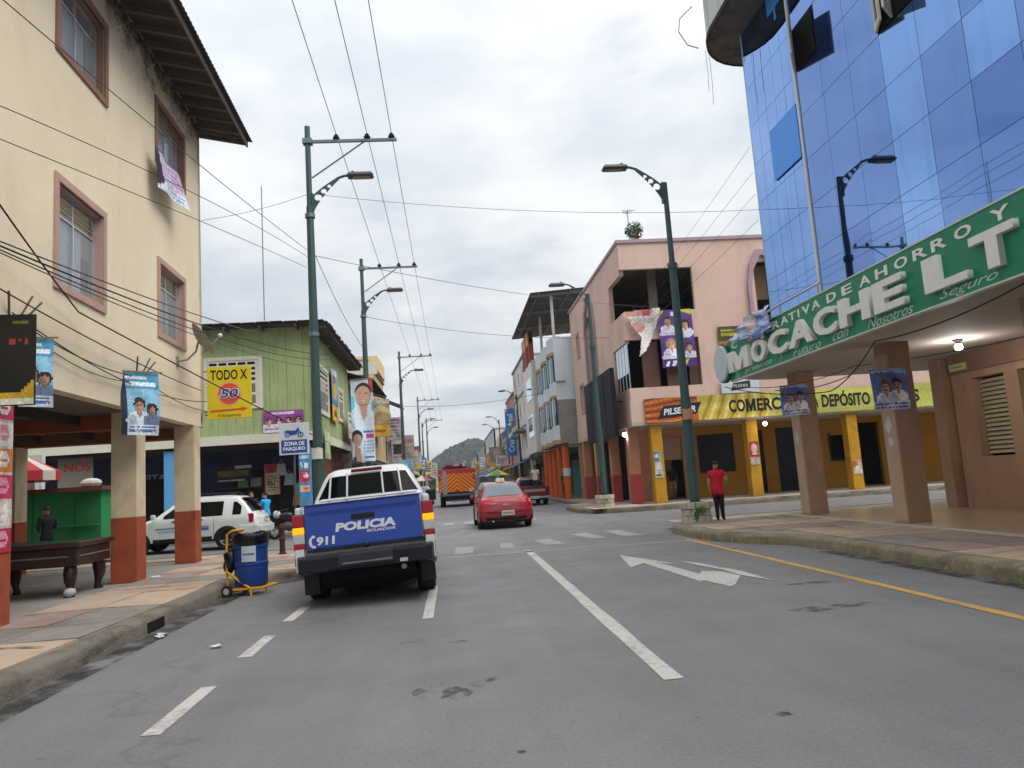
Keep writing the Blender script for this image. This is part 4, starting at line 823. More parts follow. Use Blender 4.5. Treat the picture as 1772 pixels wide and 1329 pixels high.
def roller(T, u0, u1, v0, v1, m, parent, n=None, d=-.08):
    n = n or int((v1 - v0) / .1)
    pts = []; mb = MB()
    for i in range(n):
        a = v0 + (v1 - v0) * i / n; b = v0 + (v1 - v0) * (i + .8) / n
        mb.hexa([T @ Vector(p) for p in ((u0, a, d), (u1, a, d), (u1, a, d - .02), (u0, a, d - .02))], [T @ Vector(p) for p in ((u0, b, d + .018), (u1, b, d + .018), (u1, b, d - .02), (u0, b, d - .02))])
    mb.fbox(T, u0, u1, v0, v1, d - .04, d - .021)
    return mb.build('roller_shutter', m, parent, world=True)
roller(Tb, 3.3, 5.0, 1.05, 2.8, NAVY, PB); roller(Tb, 5.75, 6.4, 0, 2.85, NAVY, PB); roller(Tb, 7.0, 8.9, 0, 2.9, NAVY, PB)
roller(Tb, 1.55, 2.55, 1.75, 2.75, mat('pinkish_shutter', 'c4a48c', .7), PB)
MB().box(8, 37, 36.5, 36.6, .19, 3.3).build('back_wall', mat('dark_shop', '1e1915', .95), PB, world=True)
MB().fbox(Tb, 1.5, 1.55, 0, 2.8, -.19, .03).fbox(Tb, 2.55, 2.6, 0, 2.8, -.19, .03).fbox(Tb, 1.55, 2.55, 2.75, 2.85, -.19, .03).build('door_frame', PINKD, PB, world=True)
MB().fbox(Tb, 9.5, 9.6, 1.2, 2.5, 0, .03).fbox(Tb, 9.6, 10.5, 1.2, 1.3, 0, .03).build('noticeboard', mat('dark_frame', '2a2620', .7), PB, world=True)
# shop sign
for x, z, w, h, base, ly_, lab in ((8.33, 1.75, .34, 1.1, 'b0a07a', [('r', .05, .62, .6, .95, '2f62a0'), ('r', .1, .3, .95, .58, 'c9ccc8'), ('r', 0, 0, .9, .26, 'bfc0bc'), ('r', .1, .08, .8, .14, '4a4a50'), ('e', .3, .8, .2, .09, 'c4d2de')], 'blue and white notices pasted on the yellow corner column'), (12.37, 1.95, .38, .95, 'b09a6a', [('r', 0, .35, 1, 1, 'a8222c'), ('e', .5, .7, .38, .2, 'd8a8a8'), ('r', .2, .42, .9, .5, 'd8c0b8'), ('r', 0, 0, .9, .3, 'b4aa9c')], 'red sticker and torn paper on the second yellow column'), (16.68, 1.1, .36, .6, 'bfb49a', [('r', 0, .5, .6, .95, 'c4603c'), ('r', .3, .1, 1, .6, 'd0ccc4')], 'orange and white torn papers on the third yellow column')):
    t = thing('pasted_notice', lab, 'paper', (x, 30.04, z - h / 2)); printed('sheet', fr((0, -.004, h / 2), SOUTH), w, h, 14, 30, base, ly_, t, world=False, bend=lambda u, v: .004 + .004 * math.sin(u * 9 + v * 13))
SG = thing('shop_sign', 'long yellow-green shop sign with a beer panel and black lettering under the pink wall', 'sign', (7.98, 29.9, 3.4))
w_ = 20.9 - 7.92
ly = [('r', 0, 0, 2.2 / w_, 1, 'b5561e')]
for k in range(9): ly.append(('p', [(0, .05 + k * .12), (1.2 / w_, .0 + k * .16), (2.2 / w_, .25 + k * .13), (2.2 / w_, .29 + k * .13), (1.2 / w_, .06 + k * .16), (0, .09 + k * .12)], '5c2a14' if k % 2 else 'd8862a'))
ly += [('p', [(2.2 / w_, 0), (5.2 / w_, 0), (5.2 / w_, 1), (2.2 / w_, 1)], 'c9b24a')]
for k in range(10): ly.append(('p', [((2.3 + k * .3) / w_, 0), ((2.42 + k * .3) / w_, 0), ((2.7 + k * .3) / w_, .5), ((2.9 + k * .26) / w_, 1), ((2.78 + k * .26) / w_, 1), ((2.5 + k * .3) / w_, .45)], 'e0cf7a' if k % 2 else 'a58a24'))
printed('face', fr((7.92 + w_ / 2, 29.885, 3.92), SOUTH), w_, 1.0, 400, 32, 'b9bb58', ly, SG, world=True)
MB().box(7.92, 20.9, 29.889, 29.94, 3.42, 4.42).build('board', mat('sign_back', '7a6a3a', .7), SG, world=True)
f = fr((9.35, 29.883, 3.88), SOUTH)
MB().poly([f @ Vector(p) for p in ((-.95, -.33, 0), (.7, -.2, 0), (.95, .3, 0), (-.65, .2, 0))]).build('badge', pm('1c2036'), SG, world=True)
text('lettering', 'PILSENER', f @ Matrix.Translation((0, -.01, .003)) @ Matrix.Rotation(.06, 4, 'Z'), .26, pm('e8e6de'), SG, w=1.35, bold=.03, shear=.25)
block_m('lettering', fr((12.36, 29.88, 3.92), SOUTH), .52, .42, pm('14140f'), SG, .004, .26)
for s_, xc, w2, h2 in (('CO', 11.78, .68, .52), ('ERCIAL', 13.55, 1.86, .52), ('NA', 15.0, .5, .52), ('DEPÓSITO', 16.45, 2.1, .66), ('S', 19.52, .3, .52)):
    text('lettering', s_, fr((xc, 29.88, 3.92 + (.05 if h2 > .6 else 0)), SOUTH), h2, pm('14140f'), SG, w=w2, bold=.03)
t = thing('small_sign', 'white panel with a slanted dark beer badge above the yellow-green sign', 'sign', (11.2, 29.9, 4.35))
MB().box(11.2, 12.8, 29.86, 29.9, 4.45, 5.0).build('board', pm('c9cfd4'), t, world=True); f = fr((12.0, 29.855, 4.74), SOUTH)
MB().poly([f @ Vector(p) for p in ((-.42, -.2, 0), (.42, -.1, 0), (.42, .2, 0), (-.3, .12, 0))]).build('badge', pm('2a2c38'), t, world=True); text('lettering', 'PILSENER', f @ Matrix.Translation((0, .0, .003)), .12, pm('d8d8d8'), t, w=.62, shear=.2)
t = thing('dark_sign', 'black and yellow poster on the pink wall behind the green sign end', 'sign', (11.9, 29.9, 6.3))
printed('sheet', fr((11.95, 29.93, 6.78), SOUTH), 1.3, .95, 20, 14, '4a4a24', [('r', 0, 0, 1, .35, 'a5702a'), ('r', .1, .55, .8, .68, 'b0a832'), ('r', .1, .78, .7, .88, 'b0a832')], t)
# banners on the pink facade
t = thing('campaign_banner', 'purple campaign banner with four portraits hanging on the pink facade', 'banner', (9.55, 29.8, 5.65))
ws = 'dfe0ea'
printed('sheet', fr((9.53, 29.86, 6.86), SOUTH) @ Matrix.Rotation(.02, 4, 'Z'), 1.45, 2.4, 34, 56, '5b3a86', [('p', [(.55, 1), (1, .9), (1, 1)], 'c9c03a'), ('p', [(0, 1), (.2, 1), (0, .85)], 'c9c03a'), ('r', .38, .9, .6, .97, 'd8d4e6'), ('r', .03, .12, 1, .17, 'cfcbe0')] + portrait(.27, .80, .15, ws, '4a342a', 'b98a74', .6) + portrait(.78, .73, .14, ws, '2a2420', 'b98a74', .6) + portrait(.30, .40, .165, ws, 'a8845c', 'c99c86', .6) + portrait(.82, .33, .15, ws, '3a2c24', 'b98a74', .6) + [('r', 0, .16, 1, .2, 'cfcbe0'), ('r', 0, .55, .7, .6, 'b9b4d4'), ('r', .02, 0, 1, .14, '4a2c78'), ('p', [(.08, .02), (.16, .02), (.22, .1), (.14, .1)], 'f0f0f4'), ('p', [(.26, .02), (.36, .02), (.42, .1), (.3, .1)], 'f0f0f4'), ('p', [(.46, .02), (.56, .02), (.6, .11), (.5, .11)], 'f0f0f4'), ('p', [(.62, .02), (.68, .02), (.8, .13), (.72, .13)], 'd8cc3a')], t, bend=lambda u, v: .03 * math.sin(u * 6) + .04 * (1 - v))
t = thing('torn_banner', 'torn white and pink banner folded over below the pink building opening', 'banner', (8.2, 29.8, 6.2))
printed('sheet', fr((8.15, 29.84, 7.15), SOUTH), 1.5, 2.0, 34, 40, 'd3cdcb', [('r', 0, .86, .8, .97, 'cf8f8a'), ('e', .35, .62, .2, .12, 'b98f80'), ('r', .5, .84, .7, .95, 'b8504a'), ('r', .75, .3, .95, .9, 'c6c0c0')] + lines(.1, .68, .8, .82, 3, 'b5a5a8'), t, bend=lambda u, v: .12 * math.sin(u * 5 + v * 2) * (1 - v) + .05, outline=('p', [(.0, .95), (1, 1), (.86, .62), (.66, .3), (.5, .12), (.3, .0), (.42, .4), (.2, .6)]))
# wide dark board hung on the street wall
t = thing('blank_board', 'large blank black board hung on the street wall of the pink building', 'sign', (6.8, 33, 3.0))
MB().box(6.72, 6.9, 30.4, 36.6, 3.0, 5.85).build('board', mat('black_board', '0d0f18', .75, var=.1), t, world=True)
for i in range(4): MB().box(6.70, 6.719, 30.4 + i * 1.55, 30.43 + i * 1.55, 3.0, 5.85).build('seam', mat('board_seam', '1a1d28', .7), t, world=True)
for y in (31.5, 35.5): MB().box(6.9, 7.4, y, y + .06, 4.5, 4.56).build('bracket', mat('dark_iron', '26262a', .6, .4), t, world=True)
for k, (x, y, lab) in enumerate(((12.75, 29.6, 'lit bulb hanging at the second yellow column'), (7.35, 31.4, 'lit bulb by the black board and the salmon columns'))):
    t = thing('hanging_bulb', lab, 'lamp', (x, y, 3.3)); MB().tube([(0, 0, .1), (0, 0, -.12)], .012, 6).build('flex', pm('3a3a3a'), t); MB().ball((0, 0, -.2), .09 if k == 0 else .1, 12, 8).build('bulb', MATS['lit_bulb'], t, smooth=1.5); lampy((x, y - .05, 2.95), 6)
# potted shrub and aerial on the roof
t = thing('roof_shrub', 'small round shrub in a pot on the pink building roof', 'plant', (8.45, 31, 11.14))
MB().lathe([(.14, 0), (.2, .3), (.22, .3), (.22, .34), (0, .34)], n=12).build('pot', mat('clay_pot', '8a5a44', .9), t)
def leaves(mb, c, rad, n, s, seed=0):
    r = random.Random(seed)
    for i in range(n):
        d = Vector((r.gauss(0, 1), r.gauss(0, 1), r.gauss(0, 1))).normalized(); p = Vector(c) + Vector((d.x * rad[0], d.y * rad[1], d.z * rad[2])) * r.random() ** .4
        a = Vector((r.uniform(-1, 1), r.uniform(-1, 1), r.uniform(-1, 1))).normalized() * s * r.uniform(.6, 1.3); b = a.cross(Vector((r.uniform(-1, 1), r.uniform(-1, 1), r.uniform(-1, 1)))).normalized() * s * .5
        mb.poly([p - a, p + b, p + a, p - b])
    return mb
LEAF = mat('shrub_leaf', '3f5a34', .7, var=.4, scale=5); leaves(MB(), (0, 0, .75), (.42, .42, .4), 420, .07, 3).build('foliage', LEAF, t)
t = thing('roof_aerial', 'thin television aerial on the pink building roof', 'aerial', (8.3, 31.3, 11.14)); mb = MB().tube([(0, 0, 0), (0, 0, 1.8)], .02, 6)
for k in range(5): mb.tube([(-.3 + .04 * k, -.2 + .1 * k, 1.72), (.3 - .04 * k, -.2 + .1 * k, 1.72)], .01, 5)
mb.tube([(0, -.3, 1.72), (0, .3, 1.72)], .012, 5); mb.build('mast', mat('aerial_metal', '8a8a88', .5, .5), t)

# ---------------------------------------------------------------- green corner house and its shop on the left
GRN = mat('green_board', '9dac79', 0.85, var=0.10, scale=1.5, bump=0.2, stain='5d6e44', st_amt=0.55, st_scale=(2.5, 2.5, .5))
OFFW = mat('off_white_paint', 'cfcdbd', .8, var=.07, scale=2, stain='8f8b78', st_amt=.4)
GH = thing('green_house', 'green weatherboard corner house with a dark shop below and rusty eaves', 'building', (-5.1, 28.8, 0))
MB().box(-20, -5.13, 28.83, 38.6, 3.52, 7.95).build('wall_core', mat('green_shadow', '4f5b3a', .9), GH, world=True)
r = random.Random(2)
bA = MB().box(0, .31, -.022, .02, 0, 4.12).build('board', GRN, GH); bB = MB().box(-.02, .022, 0, .31, 0, 4.12).build('board', GRN, GH)
for i in range(46): inst(bA, GH, (-.318 - i * .318, .02 - .004 * r.random(), 3.84), rot=(0, r.uniform(-.002, .002), 0), name=None)
for i in range(31): inst(bB, GH, (-.005 + .003 * r.random(), i * .318 + .005, 3.84), rot=(r.uniform(-.002, .002), 0, 0))
bpy.data.objects.remove(bA); bpy.data.objects.remove(bB)
MB().box(-20, -5.05, 28.74, 28.83, 3.5, 3.84).build('base_trim', OFFW, GH, world=True); MB().box(-5.13, -5.04, 28.835, 38.6, 3.5, 3.84).build('base_trim', OFFW, GH, world=True)
MB().box(-5.16, -5.05, 28.745, 28.85, 3.845, 7.9).build('corner_board', GRN, GH, world=True)
def wood_window(T, w, h, nm):
    """white louvred timber window with small dark openings"""
    m = MB().fbox(T, 0, w, 0, .14, 0, .06).fbox(T, 0, w, h - .14, h, 0, .06).fbox(T, 0, .14, .14, h - .14, 0, .06).fbox(T, w - .14, w, .14, h - .14, 0, .06).fbox(T, .14, w - .14, .14, h - .14, .005, .03).build('window', OFFW, GH, world=True)
    n = 5
    for c in range(n):
        x0 = .2 + c * (w - .4) / n; x1 = x0 + (w - .4) / n - .07
        for (a, b) in ((.2, .52), (.62, .95)) if c in (0, n - 1) else ((.2, .95),): MB().fbox(T, x0, x1, a, b, .031, .035).build('shutter', mat('grey_shutter', '6d7068', .8), m, world=True)
        for k in range(4 if c in (0, n - 1) else 2): MB().fbox(T, x0, x1, h - .32 - k * .2, h - .22 - k * .2, .031, .034).build('vent', WINDARK, m, world=True)
        if c not in (0, n - 1): MB().fbox(T, x0, x1, 1.0, h - .6, .031, .034).build('louvre_field', mat('white_louvre', 'a8aaa0', .7), m, world=True)
wood_window(fr((-9.1, 28.795, 4.82), SOUTH), 2.16, 2.0, 'w'); wood_window(fr((-13.5, 28.795, 4.82), SOUTH), 2.16, 2.0, 'w')
wood_window(fr((-5.075, 29.6, 4.62), WEST), 2.6, 2.0, 'w'); wood_window(fr((-5.075, 34.9, 4.72), WEST), 1.7, 1.6, 'w')
# hipped roof with rafters
E0 = (-4.45, 28.05)
rf = MB().add([(-20, 28.05, 8.0), (-4.45, 28.05, 7.9), (-4.45, 39.4, 7.85), (-20, 39.4, 8.0), (-9.5, 33.5, 8.75), (-20, 33.5, 8.75)], [(0, 1, 4, 5), (1, 2, 4), (2, 3, 5, 4)])
rf.add([(-20, 28.05, 7.96), (-4.45, 28.05, 7.86), (-4.45, 39.4, 7.81), (-20, 39.4, 7.96)], [(3, 2, 1, 0)]); rf.build('roof', ROOFM, GH, world=True)
for i in range(24): MB().box(-5.1, -4.47, 28.3 + i * .47, 28.38 + i * .47, 7.68, 7.8).build('rafter', WOODL, GH, world=True)
for i in range(9): MB().box(-5.6 - i * 1.3, -5.52 - i * 1.3, 28.08, 28.78, 7.74, 7.86).build('rafter', WOODL, GH, world=True)
r = random.Random(9)
for i in range(26):      # ragged sheet ends along the two eaves
    y = 28.1 + i * .435; MB().box(-4.5, -4.36 + r.uniform(-.05, .04), y, y + .40, 7.87 + r.uniform(-.01, .02), 7.895 + r.uniform(0, .02)).build('roof_sheet_end', ROOFM, GH, world=True)
for i in range(14):
    x = -4.5 - i * .5; MB().box(x - .46, x, 27.96 + r.uniform(-.05, .05), 28.15, 7.91 + .003 * i, 7.935 + .003 * i).build('roof_sheet_end', ROOFM, GH, world=True)
MB().tube([(-6.85, 28.9, 8.2), (-6.84, 28.9, 13.6)], .02, 6).build('antenna_mast', mat('grey_mast', '6f7274', .5, .4), GH, world=True)
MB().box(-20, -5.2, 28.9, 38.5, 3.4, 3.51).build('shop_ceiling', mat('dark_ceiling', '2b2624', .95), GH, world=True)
NB = mat('navy_wall', '1d2648', .7, var=.15, scale=2)
MB().box(-20, -5.6, 31.6, 31.7, .19, 3.4).build('shop_wall', NB, GH, world=True); MB().box(-5.6, -5.5, 31.7, 38.6, .19, 3.5).build('shop_wall', mat('brown_shopside', '6a4030', .85, var=.2, scale=2), GH, world=True)
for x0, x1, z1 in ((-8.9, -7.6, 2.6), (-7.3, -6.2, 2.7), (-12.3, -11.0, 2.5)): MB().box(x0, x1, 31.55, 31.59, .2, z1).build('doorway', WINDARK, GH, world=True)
MB().box(-10.62, -10.0, 28.9, 29.3, .19, 3.5).build('column', mat('light_blue_paint', '5c9cd0', .75, var=.08, scale=2), GH, world=True)
cb = MB().box(-5.72, -5.32, 28.9, 29.3, .19, 3.5).build('column', mat('blue_column', '4f86b4', .75, var=.1, scale=2), GH, world=True)
printed('pasted_posters', fr((-5.52, 28.895, 1.75), SOUTH), .36, 2.4, 12, 60, '4f86b4', [('r', 0, .95, 1, 1, 'b8cfdc'), ('p', [(.05, .9), (.2, .9), (.35, .82), (.2, .8)], 'e4ecf0'), ('r', .5, .8, .9, .88, 'dfe8ee'), ('r', 0, .58, 1, .77, 'b93048'), ('e', .65, .68, .3, .03, 'e8d4d4'), ('r', .2, .72, .8, .74, 'd88a94'), ('r', 0, .44, 1, .54, 'd9b48c'), ('r', .3, .46, .9, .5, 'd06a3c')], GH)
# goods and boards inside the shop
sh = mat('shop_shelf', '4a4038', .8, var=.2)
for z in (1.3, 1.9): MB().box(-9.6, -7.6, 31.2, 31.5, z, z + .05).build('shelf', sh, GH, world=True)
t = thing('menu_board', 'red and cream price board hanging in the dark shop', 'sign', (-7.1, 30.6, 1.55)); printed('sheet', fr((0, 0, .62), SOUTH), .62, 1.2, 12, 24, 'b3a58c', [('r', 0, .72, 1, 1, 'a8303a'), ('r', 0, 0, .1, 1, 'a04048'), ('r', .9, 0, 1, 1, 'a04048')] + lines(.15, .1, .85, .65, 6, '7d6a52'), t, world=False)
t = thing('shop_banner', 'small olive and white boards hung at the left of the dark shop', 'sign', (-8.6, 30.8, 2.2)); printed('sheet', fr((0, 0, .3), SOUTH), 1.3, .6, 20, 10, '20242c', [('r', 0, .35, .9, .7, '66602a'), ('r', 0, .05, .8, .14, 'a8aab0'), ('r', .5, .82, 1, .95, 'a8b4bc')], t, world=False)
gds = [('7a8a96', -6.4, 1.9), ('8c6a3c', -6.1, 1.1), ('9a9c9e', -6.7, 2.3), ('4a8a92', -6.0, 1.5), ('c4c8c4', -9.3, 1.35), ('a05a50', -8.9, 1.35), ('6a7f58', -8.4, 1.95), ('8a8478', -7.9, 1.95)]
for i, (h, x, z) in enumerate(gds):
    nm = {'7a8a96': 'grey-blue', '8c6a3c': 'ochre', '9a9c9e': 'pale grey', '4a8a92': 'teal', 'c4c8c4': 'off-white', 'a05a50': 'dull red', '6a7f58': 'olive green', '8a8478': 'stone-coloured'}[h]
    t = thing('hanging_bag' if x > -7 else 'shop_box', f'{nm} {"bag hung up" if x > -7 else "box on a shelf"} in the dark shop', 'goods', (x, 30.4 if x > -7 else 31.33, z)); w = .2
    mb = MB()
    if x > -7: mb.hexa([(-w, -.05, 0), (w, -.05, 0), (w, .1, 0), (-w, .1, 0)], [(-w * .7, -.02, .45), (w * .7, -.02, .45), (w * .7, .05, .45), (-w * .7, .05, .45)]).tube([(-w * .4, 0, .45), (0, 0, .62), (w * .4, 0, .45)], .012, 5)
    else: mb.box(-w, w, -.12, .12, 0, .34)
    mb.build('body', pm(h), t)
LT = thing('shop_sign', 'white lettering band on the navy barber shop wall', 'sign', (-13.5, 31.55, 2.3)); text('lettering', 'AFEITADO', fr((-11.9, 31.59, 2.55), SOUTH), .26, pm('8f96a4'), LT, w=2.1, bold=.02); MB().box(-13.1, -12.95, 31.57, 31.595, 2.4, 2.75).build('emblem', pm('8f96a4'), LT, world=True)
t = thing('wall_sign', 'grey shop panel with red letters NOS at far left', 'sign', (-15.2, 29.3, 2.4)); MB().box(-14.55, -13.3, 29.25, 29.3, 1.9, 3.45).build('panel', mat('grey_panel', '77726a', .8), t, world=True); text('lettering', 'NOS', fr((-13.85, 29.245, 3.05), SOUTH), .34, pm('a3342c'), t, w=.95, bold=.03)
def bill(lab, M, w, h, base, layers, cat='banner', nm='banner', bend=None, nx=None, ny=None, loc=None):
    t = thing(nm, lab, cat, tuple(M @ Vector((0, -h / 2, 0)))); printed('sheet', M, w, h, nx or max(10, int(w / .05)), ny or max(10, int(h / .05)), base, layers, t, bend=bend); return t
bill('purple campaign banner with four faces on the green boards', fr((-6.2, 28.72, 4.27), SOUTH), 1.5, .82, 'd6cfe0', [('r', 0, .38, 1, 1, '8a3f86'), ('r', .2, .84, .75, .93, 'd9c9e0')] + sum([portrait(.14 + .24 * k, .52, .30, 'e8e4ec', '3a2c2a', 'c49a86', 1.8) for k in range(4)], []) + lines(.05, .02, .95, .18, 2, '8a6aa0'))
bill('blue and yellow advertisement on the street side of the green house', fr((-4.93, 33.2, 5.7), WEST), 1.7, 2.3, '6f9fb0', [('r', 0, 0, 1, .28, 'd9a430'), ('r', .3, .08, .7, .2, '5a4a1a'), ('p', [(.1, .5), (.5, .42), (.9, .6), (.6, .75), (.2, .7)], 'c9a04a'), ('e', .4, .8, .2, .1, 'a8554a'), ('r', 0, .3, 1, .4, '4a7a9a'), ('r', .1, .86, .9, .97, 'c9d4d6')], nm='advert')
bill('white shop sign with dark headline on the street side of the green house', fr((-4.75, 37.4, 4.62), WEST), 3.2, 1.25, 'cfcdc6', lines(.08, .55, .9, .95, 2, '4a4a4c') + lines(.1, .08, .85, .4, 3, 'b0656a'), nm='shop_sign', cat='sign')
bill('long purple and white campaign banner under the white shop sign', fr((-4.5, 37.3, 3.45), WEST), 4.6, 1.1, 'd2ced8', [('r', 0, .4, 1, 1, '7d3f7a')] + sum([portrait(.15 + .22 * k, .55, .22, 'e8e4ec', '3a2c2a', 'b98f80', 4.2) for k in range(4)], []), nm='banner')
bill('pale green advertisement hanging beyond the corner column', fr((-4.95, 30.9, 3.45), WEST), 1.4, 1.2, '9fb27a', [('r', .1, .6, .9, .9, 'cfd6b8'), ('e', .5, .35, .3, .2, 'b7c78e')], nm='advert')
# green kiosk and striped umbrella in the side street
KI = thing('market_kiosk', 'green closed market kiosk with a brown ledge roof behind the cream columns', 'kiosk', (-9.6, 21.6, 0))
KG = mat('kiosk_green', '2f8a50', .7, var=.1, scale=1.5, stain='1e5a36', st_amt=.5); MB().box(-13.2, -9.6, 21.6, 22.9, .12, 1.98).build('body', KG, KI, world=True, bevel=.01)
for x in (-12.6, -11.4, -10.3): MB().box(x, x + .03, 21.585, 21.599, .2, 1.95).build('panel_joint', mat('kiosk_joint', '1f6a3c', .7), KI, world=True)
MB().box(-11.0, -9.65, 21.5, 21.585, 1.05, 1.1).build('hatch_ledge', KG, KI, world=True); MB().box(-13.3, -9.45, 21.3, 23.0, 1.98, 2.1).build('roof', mat('kiosk_roof', '6a4038', .8, var=.15), KI, world=True)
for i, (x, w, c, lb) in enumerate(((-11.6, .16, 'd2d2cc', 'white box on the kiosk roof'), (-10.0, .3, 'c6c4bc', 'pale bundle on the kiosk roof beside the second column'))):
    t = thing('bundle', lb, 'bundle', (x, 21.9, 2.1)); (MB().box(-w, w, -.1, .1, 0, .24) if i == 0 else MB().ball((0, 0, .1), (w, .2, .14), 10, 6)).build('body', pm(c), t, bevel=.02 if i == 0 else 0)
UM = thing('stall_umbrella', 'red and white striped stall umbrella with a hanging valance at far left', 'umbrella', (-11.45, 20.6, 0))
MB().tube([(0, 0, 0), (0, 0, 3.1)], .03).build('pole', mat('umbrella_pole', '8a8a90', .5, .4), UM)
mb = MB(); n = 16
for k in range(n):
    a, b = 2 * PI * k / n, 2 * PI * (k + 1) / n; R = 1.15; mb.cur = k % 2
    p = lambda an, rr, z: (rr * math.cos(an), rr * math.sin(an), z)
    mb.poly([p(a, R, 2.55), p(b, R, 2.55), p(b, .05, 3.15), p(a, .05, 3.15)]); mb.poly([p(a, R, 2.3), p(b, R, 2.3), p(b, R, 2.55), p(a, R, 2.55)])
mb.build('canopy', [pm('b8343a'), pm('d4c8c0')], UM)
t = thing('white_post', 'white square post beside the striped umbrella', 'post', (-12.6, 23.8, 0)); MB().box(-.35, .35, -.1, .1, 0, 3.2).build('shaft', mat('white_post', 'c9cfd2', .7), t)

# ---------------------------------------------------------------- street lamps and power poles
STEEL = mat('green_steel', '3d5552', .5, .2, var=.12, scale=2, stain='2a3f40', st_amt=.5, st_scale=(3, 3, .6)); STEELG = mat('pale_steel', '6d7c82', .5, .5, var=.1)
LAMPB = mat('lamp_housing', '4a4648', .5, .3, var=.1); LENS = mat('lamp_lens', '8d8078', .3); BLACKI = mat('porcelain_dark', '1d1c20', .35)
def lamp_arm(p, z, side, hollow=True):
    """perforated bracket arm and lantern; side=+1 towards +x"""
    mb = MB(); n = 13; top = []; bot = []
    for i in range(n):
        u = i / (n - 1); x = .09 + .66 * u; top.append((x, -.42 + .62 * u ** .8)); bot.append((x, -.86 + 1.0 * u ** .72))
    hs = [(.215, -.445, .095), (.36, -.288, .072), (.50, -.160, .052)]
    # plate built of fine cells around the three round holes
    N = 54; M_ = 12
    for i in range(N):
        u = (i + .5) / N; x = .09 + .66 * u; t = -.42 + .5 * u ** .8; b = -.86 + .88 * u ** .72; x0, x1 = .09 + .66 * i / N, .09 + .66 * (i + 1) / N
        seg = [(b, t)]
        for hx, hz_, hr in hs:
            if abs(x - hx) < hr:
                q = math.sqrt(hr * hr - (x - hx) ** 2); seg = [s for a, c in seg for s in ((a, max(a, hz_ - q)), (min(c, hz_ + q), c)) if s[1] - s[0] > .004]
        for a, c in seg: mb.box(side * x0, side * x1, -.03, .03, z + a, z + c)
    mb.tube([(side * .71, 0, z + .04), (side * .88, 0, z + .1), (side * 1.02, 0, z + .1)], .035, 8)
    mb.box(side * .06, side * .10, -.07, .07, z - .9, z - .35)
    a = mb.build('lamp_arm', STEEL, p)
    Mx = Matrix.Translation((side * .98, 0, z + .1)) @ Matrix.Diagonal((side, 1, 1, 1))
    q = lambda w, zz, x0, x1: [Mx @ Vector(v) for v in ((x0, -w, zz), (x1, -w, zz), (x1, w, zz), (x0, w, zz))]
    hb = MB().hexa(q(.10, -.06, 0, .62), q(.13, -.01, -.02, .64)).hexa(q(.13, -.009, -.02, .64), q(.08, .07, .03, .58)).tube([Mx @ Vector((.12, 0, .07)), Mx @ Vector((.12, 0, .12))], .035, 8)
    l = hb.build('lantern', LAMPB, p); MB().hexa(q(.085, -.075, .12, .58), q(.085, -.061, .12, .58)).build('lens', LENS, l); return a
def power_pole(x, y, lab, zt=10.78, r0=.115, r1=.07, cross=True, grp='power poles with lamps on the left'):
    p = thing('lamp_pole' if not cross else 'power_pole', lab, 'pole', (x, y, .18), group=grp)
    MB().tube([(0, 0, 0), (0, 0, 2.3)], r0 * 1.18, 12).tube([(0, 0, 2.3), (0, 0, 2.36)], r0 * 1.28, 12).tube([(0, 0, 2.36), (0, 0, 5.2), (0, 0, zt - 2.3)], [r0, r0 * .95, r1 * 1.25], 12).tube([(0, 0, zt - 2.3), (0, 0, zt - .18)], r1, 12).build('shaft', STEEL, p, smooth=.7)
    for z in (2.33, 5.2, zt - 2.55): MB().tube([(0, 0, z - .05), (0, 0, z + .05)], r0 * 1.1, 12).build('collar', STEELG, p, smooth=.7)
    lamp_arm(p, zt - 1.62, 1)
    mb = MB().box(-.12, 2.25, -.035, .035, zt - .62, zt - .55).tube([(.08, 0, zt - 1.55), (1.45, 0, zt - .6)], .02, 6).box(-.12, .12, -.1, .1, zt - .65, zt - .52); mb.build('crossarm', STEELG, p)
    for q in (.72, 1.5, 2.12):
        MB().lathe([(.02, -.06), (.03, 0), (.085, .02), (.09, .05), (.05, .07), (.06, .1), (.03, .14), (0, .15)], (q, 0, zt - .54), 12).build('insulator', BLACKI, p, smooth=.7)
    return p
P1 = power_pole(-3.2, 18.5, 'nearest green power pole with crossarm and street lamp behind the police pickup')
def street_lamp(x, y, lab, zt=8.75):
    p = thing('street_lamp', lab, 'street lamp', (x, y, .2), group='street lamps on the right'); r0, r1 = .115, .07
    MB().tube([(0, 0, 0), (0, 0, 3.0)], r0 * 1.12, 12).tube([(0, 0, 3.0), (0, 0, 6.5)], [r0, r0 * .8], 12).tube([(0, 0, 6.5), (0, 0, zt)], [r1 * 1.1, r1 * .9], 12).build('shaft', STEEL, p, smooth=.7)
    for z in (3.0, 6.5): MB().tube([(0, 0, z - .07), (0, 0, z + .07)], r0 * 1.15, 12).build('collar', STEEL, p, smooth=.7)
    lamp_arm(p, zt + .35, -1); return p
R1 = street_lamp(5.95, 18.45, 'nearest street lamp rising from a white planter beside the person in red')
R2 = street_lamp(6.02, 30.1, 'second street lamp on the right, in front of the black board')
for i, (y, lab) in enumerate(((29.9, 'second power pole on the left, behind the tall portrait banner'), (51.4, 'third power pole on the left by the grey hanging signs'), (78.5, 'fourth power pole on the left, thin against the sky'), (104, 'farthest power pole on the left before the hill'))):
    dup(P1, (-3.2, y, .18), label=lab); 
    if i == 0: WM['pole2'] = Matrix.Translation((-3.2, y, .18))
for y, lab in ((66, 'third street lamp on the right by the tall blue pharmacy sign'), (92, 'fourth street lamp on the right, far down the street'), (104, 'farthest street lamp on the right')): dup(R2, (6.05, y, .2), label=lab)
L5 = street_lamp(-3.3, 90, 'far street lamp on the left between the last power poles'); L5.rotation_euler = (0, 0, PI)
